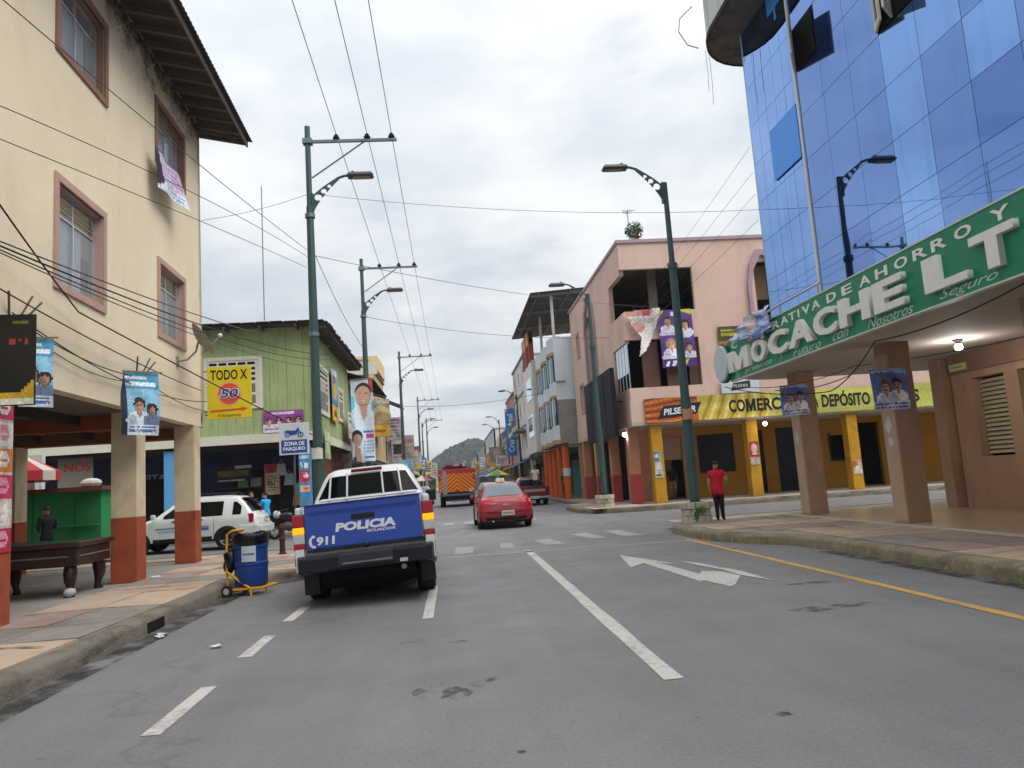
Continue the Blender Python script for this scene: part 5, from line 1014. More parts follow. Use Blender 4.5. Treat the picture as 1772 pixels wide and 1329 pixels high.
# pasted papers on poles
for x, y, z, lab, m in ((5.95, 18.29, 2.85, 'torn orange and white paper on the nearest right lamp post', 'c08a6a'), (-3.2, 18.33, 2.45, 'white notice on the nearest power pole', 'cfcdc8')):
    t = thing('pasted_paper', lab, 'paper', (x, y, z)); vs = []; mb = MB(); R = .17
    for k in range(6):
        a0, a1 = -PI / 2 - .9 + k * .3, -PI / 2 - .6 + k * .3; mb.poly([(R * math.cos(a0), .16 + R * math.sin(a0), -.14 + .01 * (k % 2)), (R * math.cos(a1), .16 + R * math.sin(a1), -.14), (R * math.cos(a1), .16 + R * math.sin(a1), .14 - .02 * (k % 3)), (R * math.cos(a0), .16 + R * math.sin(a0), .14)])
    mb.build('sheet', pm(m), t)
# planters round the two nearest right lamps
WHP = mat('whitewashed_planter', 'b9b3a0', .85, var=.12, scale=4, bump=.4, stain='6f6a4e', st_amt=.6, st_scale=(4, 4, 3))
for i, (x, y, lab) in enumerate(((5.92, 18.35, 'white block planter with a trailing weed round the nearest right lamp'), (6.0, 30.0, 'white block planter round the second right lamp'))):
    t = thing('planter', lab, 'planter', (x, y, .19)); n = 7 if i == 0 else 6
    for row in range(3):
        for k in range(10):
            a0 = 2 * PI * (k + .5 * (row % 2)) / 10 + .02; a1 = a0 + 2 * PI / 10 - .04; rr = .36 if row < 2 else .38
            p = lambda a, q, z: (q * math.cos(a), q * math.sin(a), z)
            MB().hexa([p(a0, rr - .1, row * .165), p(a0, rr, row * .165), p((a0 + a1) / 2, rr + .012, row * .165), p(a1, rr, row * .165), p(a1, rr - .1, row * .165)], [p(a0, rr - .1, row * .165 + .155), p(a0, rr, row * .165 + .155), p((a0 + a1) / 2, rr + .012, row * .165 + .155), p(a1, rr, row * .165 + .155), p(a1, rr - .1, row * .165 + .155)]).build('block', WHP, t, bevel=.008, seg=1)
    MB().lathe([(.345, 0), (.345, .42), (0, .42)], n=18).build('soil', mat('soil', '4a4032', .95), t)
    mb = MB(); leaves(mb, (.0, -.37, .3), (.17, .07, .12), 150 if i == 0 else 40, .035, 7); leaves(mb, (-.12, -.38, .2), (.07, .04, .16), 70 if i == 0 else 10, .03, 8); leaves(mb, (0, -.2, .45), (.2, .15, .05), 60, .03, 9); mb.build('trailing_weed', mat('weed_leaf', '5a7a22', .7, var=.4, scale=6), t)
# parking sign, bollard
ZS = thing('parking_sign', 'white and blue motorcycle parking sign on a thin post at the kerb', 'sign', (-2.93, 14.3, .18))
MB().tube([(0, 0, 0), (.03, 0, 2.65)], .022, 10).build('post', mat('galvanised', '5c605f', .5, .5, var=.15, scale=6), ZS, smooth=.7)
MB().box(-.24, .31, -.045, -.025, 2.06, 2.65).build('plate', mat('sign_white', 'cfd4d6', .4), ZS, bevel=.012)
f = fr((.035, -.046, 2.355), SOUTH); MB().poly([f @ Vector(p) for p in ((-.235, -.265, .001), (.235, -.265, .001), (.235, -.02, .001), (-.235, -.02, .001))]).build('blue_field', pm('1e4a94'), ZS)
text('lettering', 'ZONA DE', f @ Matrix.Translation((0, -.09, .002)), .075, pm('e4e8ec'), ZS, w=.38, bold=.03, world=False); text('lettering', 'PARQUEO', f @ Matrix.Translation((0, -.19, .002)), .075, pm('e4e8ec'), ZS, w=.40, bold=.03, world=False)
def disc(mb, M, cx_, cy_, r0, r1, d, n=18):
    for k in range(n):
        a, b = 2 * PI * k / n, 2 * PI * (k + 1) / n
        mb.poly([M @ Vector((cx_ + q * math.cos(t), cy_ + q * math.sin(t), d)) for q, t in ((r0, a), (r1, a), (r1, b), (r0, b))])
mb = MB(); disc(mb, f, .12, .07, .035, .056, .002); disc(mb, f, .12, .07, 0, .016, .002); disc(mb, f, -.12, .075, .03, .05, .002); disc(mb, f, -.12, .075, 0, .015, .002)
mb.poly([f @ Vector(p) for p in ((-.2, .13, .003), (-.12, .16, .003), (.02, .15, .003), (.08, .19, .003), (.1, .18, .003), (.09, .14, .003), (.05, .08, .003), (-.06, .06, .003), (-.1, .12, .003))]); mb.poly([f @ Vector(p) for p in ((.06, .2, .0035), (.12, .07, .0035), (.135, .075, .0035), (.08, .21, .0035))])
mb.build('motorcycle_symbol', pm('1e4a94'), ZS)
BO = thing('bollard', 'rusty iron bollard on the left corner pavement', 'bollard', (-3.9, 17.6, .19)); MB().lathe([(.09, 0), (.09, .03), (.065, .05), (.06, .3), (.075, .32), (.075, .36), (.055, .38), (.06, .56), (.08, .58), (.08, .63), (.05, .68), (0, .69)], n=14).build('body', mat('rusty_brown', '4a2c22', .85, .2, var=.3, scale=9), BO, smooth=.6)
# wheelie bin cart
BC = thing('rubbish_cart', 'blue plastic drum with a black bag on a yellow wheeled frame in the gutter', 'bin', (-3.25, 12.45, 0), -.25)
BLP = mat('blue_plastic', '1f3f86', .4, var=.08, scale=3, stain='14264c', st_amt=.5, st_scale=(5, 5, 2)); BLK = mat('black_bag', '0d0d0f', .28, var=.2, bump=.8, bscale=14); YLF = mat('yellow_frame', 'd09a1c', .5, var=.12, scale=6)
MB().lathe([(.0, .14), (.235, .14), (.25, .17), (.255, .45), (.265, .46), (.265, .5), (.255, .51), (.255, .72), (.265, .73), (.265, .78), (.25, .79), (.25, .92), (.235, .93), (.235, .80), (0, .80)], n=24).build('drum', BLP, BC, smooth=.6)
r = random.Random(6); mb = MB(); n = 22; rings = []
for (q, z) in ((.2, .84), (.262, .955), (.285, .93), (.275, .85), (.268, .78)): rings.append([(q * (1 + r.uniform(-.03, .05)) * math.cos(2 * PI * k / n), q * (1 + r.uniform(-.03, .05)) * math.sin(2 * PI * k / n), z + r.uniform(-.025, .02)) for k in range(n)])
mb.add([p for g in rings for p in g] + [(0, 0, .82)], [(i * n + k, i * n + (k + 1) % n, (i + 1) * n + (k + 1) % n, (i + 1) * n + k) for i in range(4) for k in range(n)] + [(5 * n, (k + 1) % n, k) for k in range(n)]); mb.build('bag_liner', BLK, BC, smooth=1)
mb = MB(); mb.ball((-.27, -.12, .56), (.1, .12, .17), 10, 8); mb.ball((-.33, -.1, .45), (.08, .08, .12), 8, 6)
for k in range(len(mb.v)): v = mb.v[k]; mb.v[k] = (v[0] + r.uniform(-.02, .02), v[1] + r.uniform(-.02, .02), v[2] + r.uniform(-.03, .03))
mb.build('tied_bag', BLK, BC, smooth=1)
mb = MB().tube([(-.3, -.18, .1), (-.32, -.18, .5), (-.30, -.18, .95), (-.22, -.18, 1.0)], .018, 8).tube([(-.3, .18, .1), (-.32, .18, .5), (-.30, .18, .95), (-.22, .18, 1.0)], .018, 8).tube([(-.22, -.18, 1.0), (-.22, .18, 1.0)], .018, 8)
mb.tube([(-.32, -.22, .09), (.30, -.24, .12)], .02, 8).tube([(-.32, .22, .09), (.30, .24, .12)], .02, 8).tube([(-.31, -.2, .38), (.1, -.24, .12)], .02, 8).tube([(.30, -.24, .12), (.30, .24, .12)], .02, 8).tube([(.12, -.24, .12), (.12, -.24, .0)], .018, 8).tube([(.12, .24, .12), (.12, .24, .0)], .018, 8).tube([(-.26, -.26, .085), (-.26, .26, .085)], .014, 8)
mb.build('frame', YLF, BC, smooth=.7)
for s in (-1, 1): 
    Mw = Matrix.Translation((-.26, s * .28, .088)) @ Matrix.Rotation(PI / 2, 4, 'X')
    w = MB().lathe([(.05, -.025), (.088, -.02), (.088, .02), (.05, .025)], n=18, M=Mw).build('wheel', mat('rubber', '1a1a1a', .8), BC, smooth=.5); MB().lathe([(0, -.03), (.05, -.028), (.05, .028), (0, .03)], n=16, M=Mw).build('hub', mat('pale_hub', 'a9aaa4', .5), w, smooth=.5)
mb = MB(); Tn = [(math.cos(a), math.sin(a)) for a in [-1.6 + .1 * k for k in range(9)]]
for (a, b), (c, d) in zip(Tn, Tn[1:]): mb.poly([(a * .272, b * .272, .52), (c * .272, d * .272, .52), (c * .272, d * .272, .76), (a * .272, b * .272, .76)])
mb.build('label', pm('b4bdc6'), BC); mb = MB()
for (a, b), (c, d) in list(zip(Tn, Tn[1:]))[1:7]: mb.poly([(a * .275, b * .275, .625), (c * .275, d * .275, .625), (c * .275, d * .275, .65), (a * .275, b * .275, .65)])
mb.build('label_stripe', pm('5a6a86'), BC)
# pool table under the arcade
PT = thing('pool_table', 'dark wooden pool table with carved legs under the cream arcade', 'table', (-6.2, 12.75, .19), .06)
DW = mat('dark_mahogany', '2c1614', .35, var=.25, scale=3, spec=.5); MB().box(-1.1, .42, -.66, .66, .46, .74).build('cabinet', DW, PT, bevel=.02)
MB().box(-1.16, .48, -.72, .72, .745, .82).build('rail', mat('dark_rail', '3a1e1a', .3, var=.2, spec=.6), PT, bevel=.018); MB().box(-1.02, .34, -.58, .58, .80, .825).build('cloth', mat('green_baize', '14402a', .95), PT)
MB().box(.425, .44, -.6, .6, .60, .62).build('trim_strip', mat('worn_trim', '7a6a5c', .5), PT); MB().box(-1.0, .3, -.675, -.662, .60, .62).build('trim_strip', mat('worn_trim', '7a6a5c', .5), PT)
for x in (-.98, .28):
    for y in (-.52, .52):
        mb = MB().tube([(x, y, .46), (x * 1.02, y * 1.05, .36), (x * 1.03, y * 1.08, .24), (x, y, .12), (x * .98, y * 1.0, .06), (x * 1.0, y * 1.05, 0)], [.085, .10, .085, .05, .05, .075], 10); l = mb.build('leg', DW, PT, smooth=1)
        if y < 0: MB().ball((x * 1.0, y * 1.03 - .01, .07), (.085, .11, .075), 10, 7).build('foot_wrap', pm('b4aeb2', .8), l, smooth=1)
# litter
for i, (x, y, z, h, lab) in enumerate(((-3.42, 9.2, .012, 'c4c6bf', 'white paper scrap in the left gutter'), (-3.38, 9.05, .012, 'b9bbb4', 'smaller pale scrap in the left gutter'), (-5.35, 14.15, .215, 'b9d0d0', 'pale plastic scrap beside the second cream column'), (5.0, 13.6, .012, 'd0d2ce', 'white scrap on the right gutter'), (-2.5, 8.2, .01, 'c8d2c8', 'tiny pale scrap on the parking bay'))):
    r = random.Random(i); mb = MB(); n = 8; pts = [(x + .09 * r.uniform(.5, 1.1) * math.cos(2 * PI * k / n), y + .06 * r.uniform(.5, 1.2) * math.sin(2 * PI * k / n), z + r.uniform(0, .03)) for k in range(n)]
    for k in range(n): mb.poly([pts[k], pts[(k + 1) % n], (x, y, z + .025)])
    tag(mb.build('litter', pm(h)), lab, 'litter')
t = thing('plank', 'broken reddish board lying on the side street near the brown pillar', 'plank', (10.9, 22.0, .0)); MB().hexa([(-.35, -.15, .01), (.35, -.1, .01), (.3, .15, .01), (-.3, .1, .01)], [(-.35, -.15, .04), (.35, -.1, .06), (.3, .15, .04), (-.3, .1, .1)]).build('board', pm('8a5a48'), t)

# ---------------------------------------------------------------- vehicles
RUB = mat('tyre_rubber', '161616', .85, var=.2, scale=8, bump=.2); RIM = mat('wheel_rim', 'b4b6b8', .4, .2, var=.06); BLKP = mat('black_trim', '141517', .5, var=.1)
CARG = mat('car_glass', '090c0e', .05, 0, var=.02, spec=.1); REDL = mat('tail_red', '9e0c1c', .15, var=.05, spec=.6); AMB = mat('lit_amber', 'ff8a08', .3, var=0, emit=1.5); CLR = mat('clear_lens', 'b4b4b4', .15, var=.05, spec=.6)
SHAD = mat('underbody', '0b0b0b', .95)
def wheel(p, x, y, r, w, sgn, zc=None):
    zc = r if zc is None else zc; M = Matrix.Translation((x, y, zc)) @ Matrix.Rotation(PI / 2 * sgn, 4, 'Y')
    o = MB().lathe([(r * .62, -w / 2), (r * .93, -w / 2), (r, -w * .36), (r, w * .36), (r * .93, w / 2), (r * .62, w / 2), (r * .60, 0)], n=26, M=M, cap=False).build('wheel', RUB, p, smooth=.5)
    mb = MB().lathe([(0, w * .30), (r * .2, w * .34), (r * .22, w * .28)], n=14, M=M)
    mb.lathe([(r * .56, w * .1), (r * .62, w * .46), (r * .66, w * .46), (r * .63, w * .1)], n=26, M=M)
    for k in range(6):
        a = 2 * PI * k / 6; c, s = math.cos(a), math.sin(a)
        q = lambda rr, t, z: M @ Vector((rr * c - t * s, rr * s + t * c, z))
        mb.hexa([q(r * .15, -r * .1, w * .2), q(r * .15, r * .1, w * .2), q(r * .62, r * .06, w * .3), q(r * .62, -r * .06, w * .3)], [q(r * .15, -r * .1, w * .3), q(r * .15, r * .1, w * .3), q(r * .62, r * .06, w * .4), q(r * .62, -r * .06, w * .4)])
    mb.build('rim', RIM, o, smooth=.6); MB().lathe([(0, w * .05), (r * .6, w * .08), (r * .6, w * .02)], n=20, M=M).build('brake_disc', BLKP, o); return o
class Car:
    """body draped over a side profile: prof = [(y, z, half width)] from rear sill to front sill; belt and sill close the sides"""
    def __init__(s, prof, rr, iA, iB, zb, wb, zs):
        s.prof, s.rr, s.iA, s.iB, s.zb, s.wb, s.zs = prof, rr, iA, iB, zb, wb, zs
    def base(s, u):
        i = max(0, min(int(u), len(s.prof) - 2)); t = u - i; a, b = s.prof[i], s.prof[i + 1]; return tuple(p + (q - p) * t for p, q in zip(a, b))
    def S(s, u, v, d=0.0):
        y, z, w = s.base(u); e = .25; a, b = s.base(max(u - e, 0)), s.base(min(u + e, len(s.prof) - 1))
        ty, tz = b[0] - a[0], b[1] - a[1]; l = math.hypot(ty, tz) or 1; ny, nz = -tz / l, ty / l
        k = max(0, (abs(v) - .72) / .28); off = -s.rr * (1 - math.sqrt(max(0, 1 - k * k * .96))) - .012 * v * v + d
        return Vector((w * v, y + ny * off, z + nz * off))
    def body(s, name, m, p):
        us = [i + k / 3 for i in range(len(s.prof) - 1) for k in range(3)] + [len(s.prof) - 1]; vv = [-1, -.97, -.92, -.85, -.72, -.4, 0, .4, .72, .85, .92, .97, 1]; n = len(vv)
        mb = MB(); mb.add([s.S(u, v) for u in us for v in vv], [(i * n + k, i * n + k + 1, (i + 1) * n + k + 1, (i + 1) * n + k) for i in range(len(us) - 1) for k in range(n - 1)])
        for sg in (-1, 1):
            top = [s.S(u, sg) for u in us]; belt = []
            for u, t in zip(us, top):
                if s.iA < u < s.iB: belt.append(Vector((sg * s.wb, t.y, s.zb)))
                else: belt.append(t)
            ln = [Vector((sg * s.wb, t.y, s.zs)) for t in top]
            for i in range(len(us) - 1):
                q = [belt[i], belt[i + 1], top[i + 1], top[i]]
                if s.iA <= us[i] and us[i + 1] <= s.iB: mb.poly(q if sg < 0 else q[::-1])
                mid = [Vector((sg * s.wb, (b.y * .9 + l.y * .1), b.z * .75 + l.z * .25)) for b, l in ((belt[i], ln[i]), (belt[i + 1], ln[i + 1]))]
                for q in ([mid[0], mid[1], belt[i + 1], belt[i]], [ln[i], ln[i + 1], mid[1], mid[0]]): mb.poly(q if sg < 0 else q[::-1])
        o = mb.build(name, m, p, smooth=.7); ys = [q[0] for q in s.prof]
        MB().box(-s.wb * .93, s.wb * .93, min(ys) + .12, max(ys) - .12, s.zs - .06, s.zs + .3).build('underbody', SHAD, p); return o
    def patch(s, name, u0, u1, v0, v1, m, p, d=.006, nu=8, nv=8, tap=0.0):
        mb = MB(); n = nv + 1
        mb.add([s.S(u0 + (u1 - u0) * i / nu, (v0 + (v1 - v0) * k / nv) * (1 - tap * i / nu), d) for i in range(nu + 1) for k in range(n)], [(i * n + k, i * n + k + 1, (i + 1) * n + k + 1, (i + 1) * n + k) for i in range(nu) for k in range(nv)])
        return mb.build(name, m, p, smooth=1)
    def side(s, name, u0, u1, sg, m, p, a=.06, b=.1, d=.008):
        """side window between profile positions u0..u1, inset from the belt (a) and the roof edge (b)"""
        mb = MB(); N = 10; vs = []
        for i in range(N + 1):
            u = u0 + (u1 - u0) * i / N; t = s.S(u, sg); bl = Vector((sg * s.wb, t.y, s.zb)); q0 = bl.lerp(t, min(.45, a / max(.05, t.z - bl.z))); q1 = bl.lerp(t, max(.5, 1 - b / max(.05, t.z - bl.z)))
            for q in (q0, q1): vs.append(q + Vector((sg * d, 0, 0)))
        mb.add(vs, [(2 * i, 2 * i + 2, 2 * i + 3, 2 * i + 1) if sg < 0 else (2 * i + 1, 2 * i + 3, 2 * i + 2, 2 * i) for i in range(N)]); return mb.build(name, m, p, smooth=1)
    def arch(s, y, r, sg, p, m=None):
        mb = MB(); n = 14; x = sg * (s.wb + .004); pts = [(x, y + r * math.cos(PI * k / n), max(s.zs - .02, s.zs - .02 + 0)) if k in (0, n) and False else (x, y + r * math.cos(PI * k / n), s.zs - .03 + (r * math.sin(PI * k / n)) * 1.0) for k in range(n + 1)]
        mb.poly(pts if sg < 0 else pts[::-1]); return mb.build('wheel_arch', m or SHAD, p)

# police pickup seen from behind
def pickup():
    T = thing('police_pickup', 'white and blue police pickup leaning to the kerb with both indicators lit', 'pickup truck', (-1.17, 10.35, 0), 0, rot=(0, -.044, .05))
    WH = mat('white_car_paint', 'd2d4d4', .25, 0, var=.04, scale=2, spec=.5, coat=.5, stain='a39c8c', st_amt=.18, st_scale=(2, 2, 4)); BL = mat('police_blue', '1c409c', .3, 0, var=.05, scale=1.5, spec=.5, coat=.4)
    c = Car([(1.62, .6, .86), (1.58, 1.0, .86), (1.56, 1.38, .84), (1.60, 1.46, .82), (1.74, 1.76, .68), (1.84, 1.855, .64), (2.1, 1.885, .62), (2.7, 1.88, .62), (3.05, 1.80, .64), (3.75, 1.30, .80), (3.95, 1.22, .82), (4.75, 1.12, .80), (4.98, .95, .76), (5.02, .45, .76)], .08, 3, 9, 1.28, .885, .45)
    c.body('cab', WH, T)
    c.patch('rear_window', 2.72, 4.0, -.93, .93, CARG, T, .008, tap=.06)
    for sg in (-1, 1):
        c.side('side_window', 4.1, 8.7, sg, CARG, T); MB().box(sg * .9, sg * 1.08, 3.35, 3.47, 1.2, 1.4).build('wing_mirror', BLKP, T, bevel=.03)
        c.arch(4.25, .45, sg, T)
        mb = MB().fbox(Matrix.Identity(4), sg * .895, sg * .81, .03, 1.56, .80, 1.36); mb.build('bed_side', WH, T, bevel=.03)
        mb = MB(); n = 12
        # flared lower flank with the wheel opening
        pts = [(-.02, .50), (-.02, .84), (1.57, .84), (1.57, .50), (1.56, .47)] + [(1.06 + .47 * math.cos(PI * k / n), .40 + .43 * math.sin(PI * k / n)) for k in range(n + 1)] + [(.55, .5)]
        pts = [(-.02, .52), (-.02, .85)] + [(1.57, .85), (1.57, .42)] + [(1.06 + .46 * math.cos(PI * k / n), .42 + .40 * math.sin(PI * k / n)) for k in range(n + 1)] + [(.55, .42), (.30, .46)]
        outer = [(sg * .915, a, b) for a, b in pts]; inner_ = [(sg * .80, a, b) for a, b in pts]
        mb.hexa(outer, inner_) if sg < 0 else mb.hexa(inner_, outer); mb.build('bed_flank', WH, T)
        MB().box(sg * .70, sg * .90, .48, .52, .16, .56).build('mud_flap', BLKP, T)
        MB().box(sg * .86, sg * .925, .02, .46, .44, .60).build('flare', mat('grey_flare', '6d6f6c', .6, var=.15), T, bevel=.03)
        # lamp cluster
        L = MB().box(sg * .775, sg * .928, -.012, .10, .80, 1.27).build('tail_light', mat('lamp_frame', '3a3536', .4), T, bevel=.015)
        for z0, z1, m, nm in ((1.105, 1.262, REDL, 'brake_lens'), (1.01, 1.10, AMB, 'indicator_lens'), (.885, 1.005, CLR, 'reverse_lens'), (.81, .88, REDL, 'reflector_lens')): MB().box(sg * .782, sg * .932, -.022, .09, z0, z1).build(nm, m, L, bevel=.012)
        wheel(T, sg * .76, 1.06, .375, .26, sg, .375 + sg * -.030 - .005); wheel(T, sg * .76, 4.25, .375, .26, sg, .375 + sg * -.030 - .005)
    MB().box(-.80, .80, .08, 1.55, .62, .70).build('bed_floor', mat('bed_liner', '1c1c1e', .8), T); MB().box(-.81, .81, 1.50, 1.55, .70, 1.37).build('bed_front', WH, T)
    # blue tailgate with pressed edge, handle, lettering
    g = MB().box(-.765, .765, -.02, .05, .795, 1.372).build('tailgate', BL, T, bevel=.016)
    MB().hexa([(-.72, -.022, 1.24), (.72, -.022, 1.24), (.66, -.019, 1.21), (-.66, -.019, 1.21)], [(-.72, -.038, 1.29), (.72, -.038, 1.29), (.66, -.021, 1.27), (-.66, -.021, 1.27)]).build('pressed_ridge', BL, g, bevel=.008)
    MB().box(-.16, .15, -.034, -.021, 1.135, 1.205).build('handle', BLKP, g, bevel=.008)
    MB().box(-.79, .79, -.045, .09, 1.372, 1.384).build('tailgate_cap', BL, g, bevel=.005)
    f = fr((0, -.0235, 1.08), SOUTH)
    W_ = pm('d6d8de', .4)
    text('lettering', 'POLICIA', f @ Matrix.Translation((.02, -.03, 0)), .115, W_, g, w=.80, bold=.055, shear=.12, world=False, ext=.003)
    text('lettering', 'ECUADOR', f @ Matrix.Translation((.225, -.118, 0)), .036, W_, g, w=.385, bold=.03, shear=.12, world=False, ext=.003)
    text('numerals', '911', f @ Matrix.Translation((-.51, -.185, 0)), .115, W_, g, w=.24, bold=.05, shear=.08, world=False, ext=.003)
    mb = MB(); ar = [(-.675 + .055 * math.cos(a), -.185 + .075 * math.sin(a)) for a in [PI * .62 + PI * .78 * k / 9 for k in range(10)]]
    ai = [(-.66 + .035 * math.cos(a), -.185 + .058 * math.sin(a)) for a in [PI * .62 + PI * .78 * k / 9 for k in range(10)]]
    for i in range(9): mb.poly([f @ Vector(p + (.002,)) for p in (ar[i], ar[i + 1], ai[i + 1], ai[i])])
    for (cx, cy, an) in ((-.668, -.118, .9), (-.668, -.252, -.9)): mb.poly([f @ Vector((cx + .03 * math.cos(an + t) , cy + .022 * math.sin(an + t), .002)) for t in (0, 1.2, 2.4, 3.6, 4.8)])
    mb.build('phone_symbol', W_, g)
    # step bumper
    DKB = mat('bumper_dark', '202227', .45, .2, var=.15, scale=4)
    b = MB().hexa([(-.86, -.16, .50), (.86, -.16, .50), (.93, .12, .50), (-.93, .12, .50)], [(-.86, -.18, .70), (.86, -.18, .70), (.93, .12, .74), (-.93, .12, .74)]).build('bumper', DKB, T, bevel=.025)
    MB().box(-.36, .36, -.24, -.16, .55, .715).build('step_plate', mat('step_black', '2a2c31', .55, var=.15), b, bevel=.02); MB().box(-.30, .34, -.243, -.2405, .58, .60).build('edge_highlight', mat('worn_steel', '7a7c80', .4, .5), b)
    MB().box(-.76, .76, -.05, .02, .755, .79).build('gap_trim', BLKP, b); MB().lathe([(0, 0), (.035, .01), (.02, .03), (0, .035)], n=12, M=Matrix.Translation((.02, -.045, .78)) @ Matrix.Rotation(PI / 2, 4, 'X')).build('lock', BLKP, b)
    MB().box(-.62, .62, .1, 1.5, .34, .5).build('axle_housing', SHAD, T); MB().box(-.66, .66, .5, 4.6, .2, .36).build('underbody', SHAD, T); MB().tube([(-.7, 1.06, .36), (.7, 1.06, .36)], .08).ball((-.1, 1.06, .36), .16, 12, 8).build('axle', SHAD, T)  # low black underbody box is added to deepen the shade below the truck
    MB().tube([(.48, -.02, .44), (.48, .5, .42)], .035, 10).build('exhaust', mat('exhaust_steel', '8a8c8e', .35, .6), T); MB().box(.44, .54, -.262, -.245, .53, .575).build('fog_lamp', CLR, b)
    # window guard bars and high brake light
    mb = MB()
    for x in (-.60, -.33, .235, .515): mb.tube([(x, 1.50, 1.36), (x * .97, 1.52, 1.5), (x * .93, 1.665, 1.79)], .016, 8)
    mb.tube([(-.74, 1.49, 1.405), (.74, 1.49, 1.405)], .016, 8); mb.build('guard_bar', WH, T, smooth=.7)
    MB().box(-.25, .23, 1.70, 1.76, 1.80, 1.85).build('high_brake_light', mat('dim_red', '5c1420', .25), T, bevel=.012)
    return T
pickup()
def plate(p, M, s='', base='c9c9bd'):
    o = MB().fbox(M, -.2, .2, -.075, .075, 0, .008).build('number_plate', pm(base), p)
    mb = MB()
    for k in range(7): mb.fbox(M, -.16 + k * .047, -.13 + k * .047, -.035, .03, .0085, .0095)
    mb.build('plate_print', pm('6a6a66'), o); return o
def sedan(lab, loc, rz, h, name='parked_car', cat='car', taxi=False):
    T = thing(name, lab, cat, loc, rz); PA = mat('paint_' + h, h, .22, 0, var=.04, spec=.5, coat=.6)
    c = Car([(.10, .24, .80), (.02, .42, .85), (.0, .58, .86), (.05, .80, .85), (.10, .92, .82), (.16, .96, .80), (.50, .99, .76), (1.05, 1.34, .60), (1.3, 1.44, .57), (1.9, 1.48, .57), (2.35, 1.42, .58), (3.0, 1.02, .76), (3.2, .97, .80), (3.95, .84, .78), (4.2, .62, .74), (4.22, .28, .74)], .09, 6, 11, .93, .86, .24)
    c.body('body', PA, T); c.patch('rear_window', 6.12, 7.75, -.88, .88, mat('light_car_glass', '5f6c74', .08, 0, var=.05, spec=.7), T, tap=.03)
    c.patch('front_window', 10.2, 10.9, -.9, .9, CARG, T)
    c.patch('bumper_line', 1.55, 1.7, -.9, .9, mat('paint_shade_line', '5a1420', .5), T, .004); c.patch('valance', .1, .7, -.8, .8, BLKP, T, .004)
    for sg in (-1, 1):
        v = (.50, .995) if sg > 0 else (-.995, -.50); o = c.patch('tail_light', 2.45, 4.0, v[0], v[1], REDL, T, .01)
        c.patch('lamp_glow', 3.0, 3.6, sg * .70 - .10, sg * .70 + .12, mat('red_glow', 'c8202a', .2, emit=.12), o, .014); c.side('side_window', 6.9, 10.6, sg, CARG, T)
        for y in (.86, 3.42): c.arch(y, .36, sg, T); wheel(T, sg * .77, y, .31, .2, sg)
        MB().box(sg * .86, sg * 1.0, 2.75, 2.85, .95, 1.06).build('wing_mirror', PA, T, bevel=.02)
    mb = MB().fbox(fr((0, .03, .76), SOUTH), -.09, .09, -.02, .02, .02, .03).fbox(fr((0, .03, .76), SOUTH), -.03, .03, -.035, .035, .02, .03); mb.build('emblem', CLR, T); MB().fbox(fr((-.38, .04, .80), SOUTH), -.12, .1, -.015, .015, .01, .02).build('badge', CLR, T)
    c.patch('boot_seam', 3.95, 4.05, -.95, .95, BLKP, T, .003)
    plate(T, fr((.06, -.03, .50), SOUTH)); MB().tube([(-.42, -.01, .25), (-.42, .2, .25)], .03).build('exhaust', CLR, T)
    if taxi: MB().hexa([(-.16, 1.55, 1.47), (.16, 1.55, 1.47), (.16, 1.72, 1.47), (-.16, 1.72, 1.47)], [(-.13, 1.57, 1.60), (.13, 1.57, 1.60), (.13, 1.70, 1.60), (-.13, 1.70, 1.60)]).build('roof_sign', pm('d9d2b4'), T, bevel=.015)
    MB().tube([(0, 1.25, 1.43), (0, 1.1, 1.60)], .006, 5).build('aerial', BLKP, T); return T
sedan('red saloon taxi with a cream roof sign driving away in the middle lane', (1.62, 24.0, 0), .02, '9e1428', 'saloon_car', 'car', True)
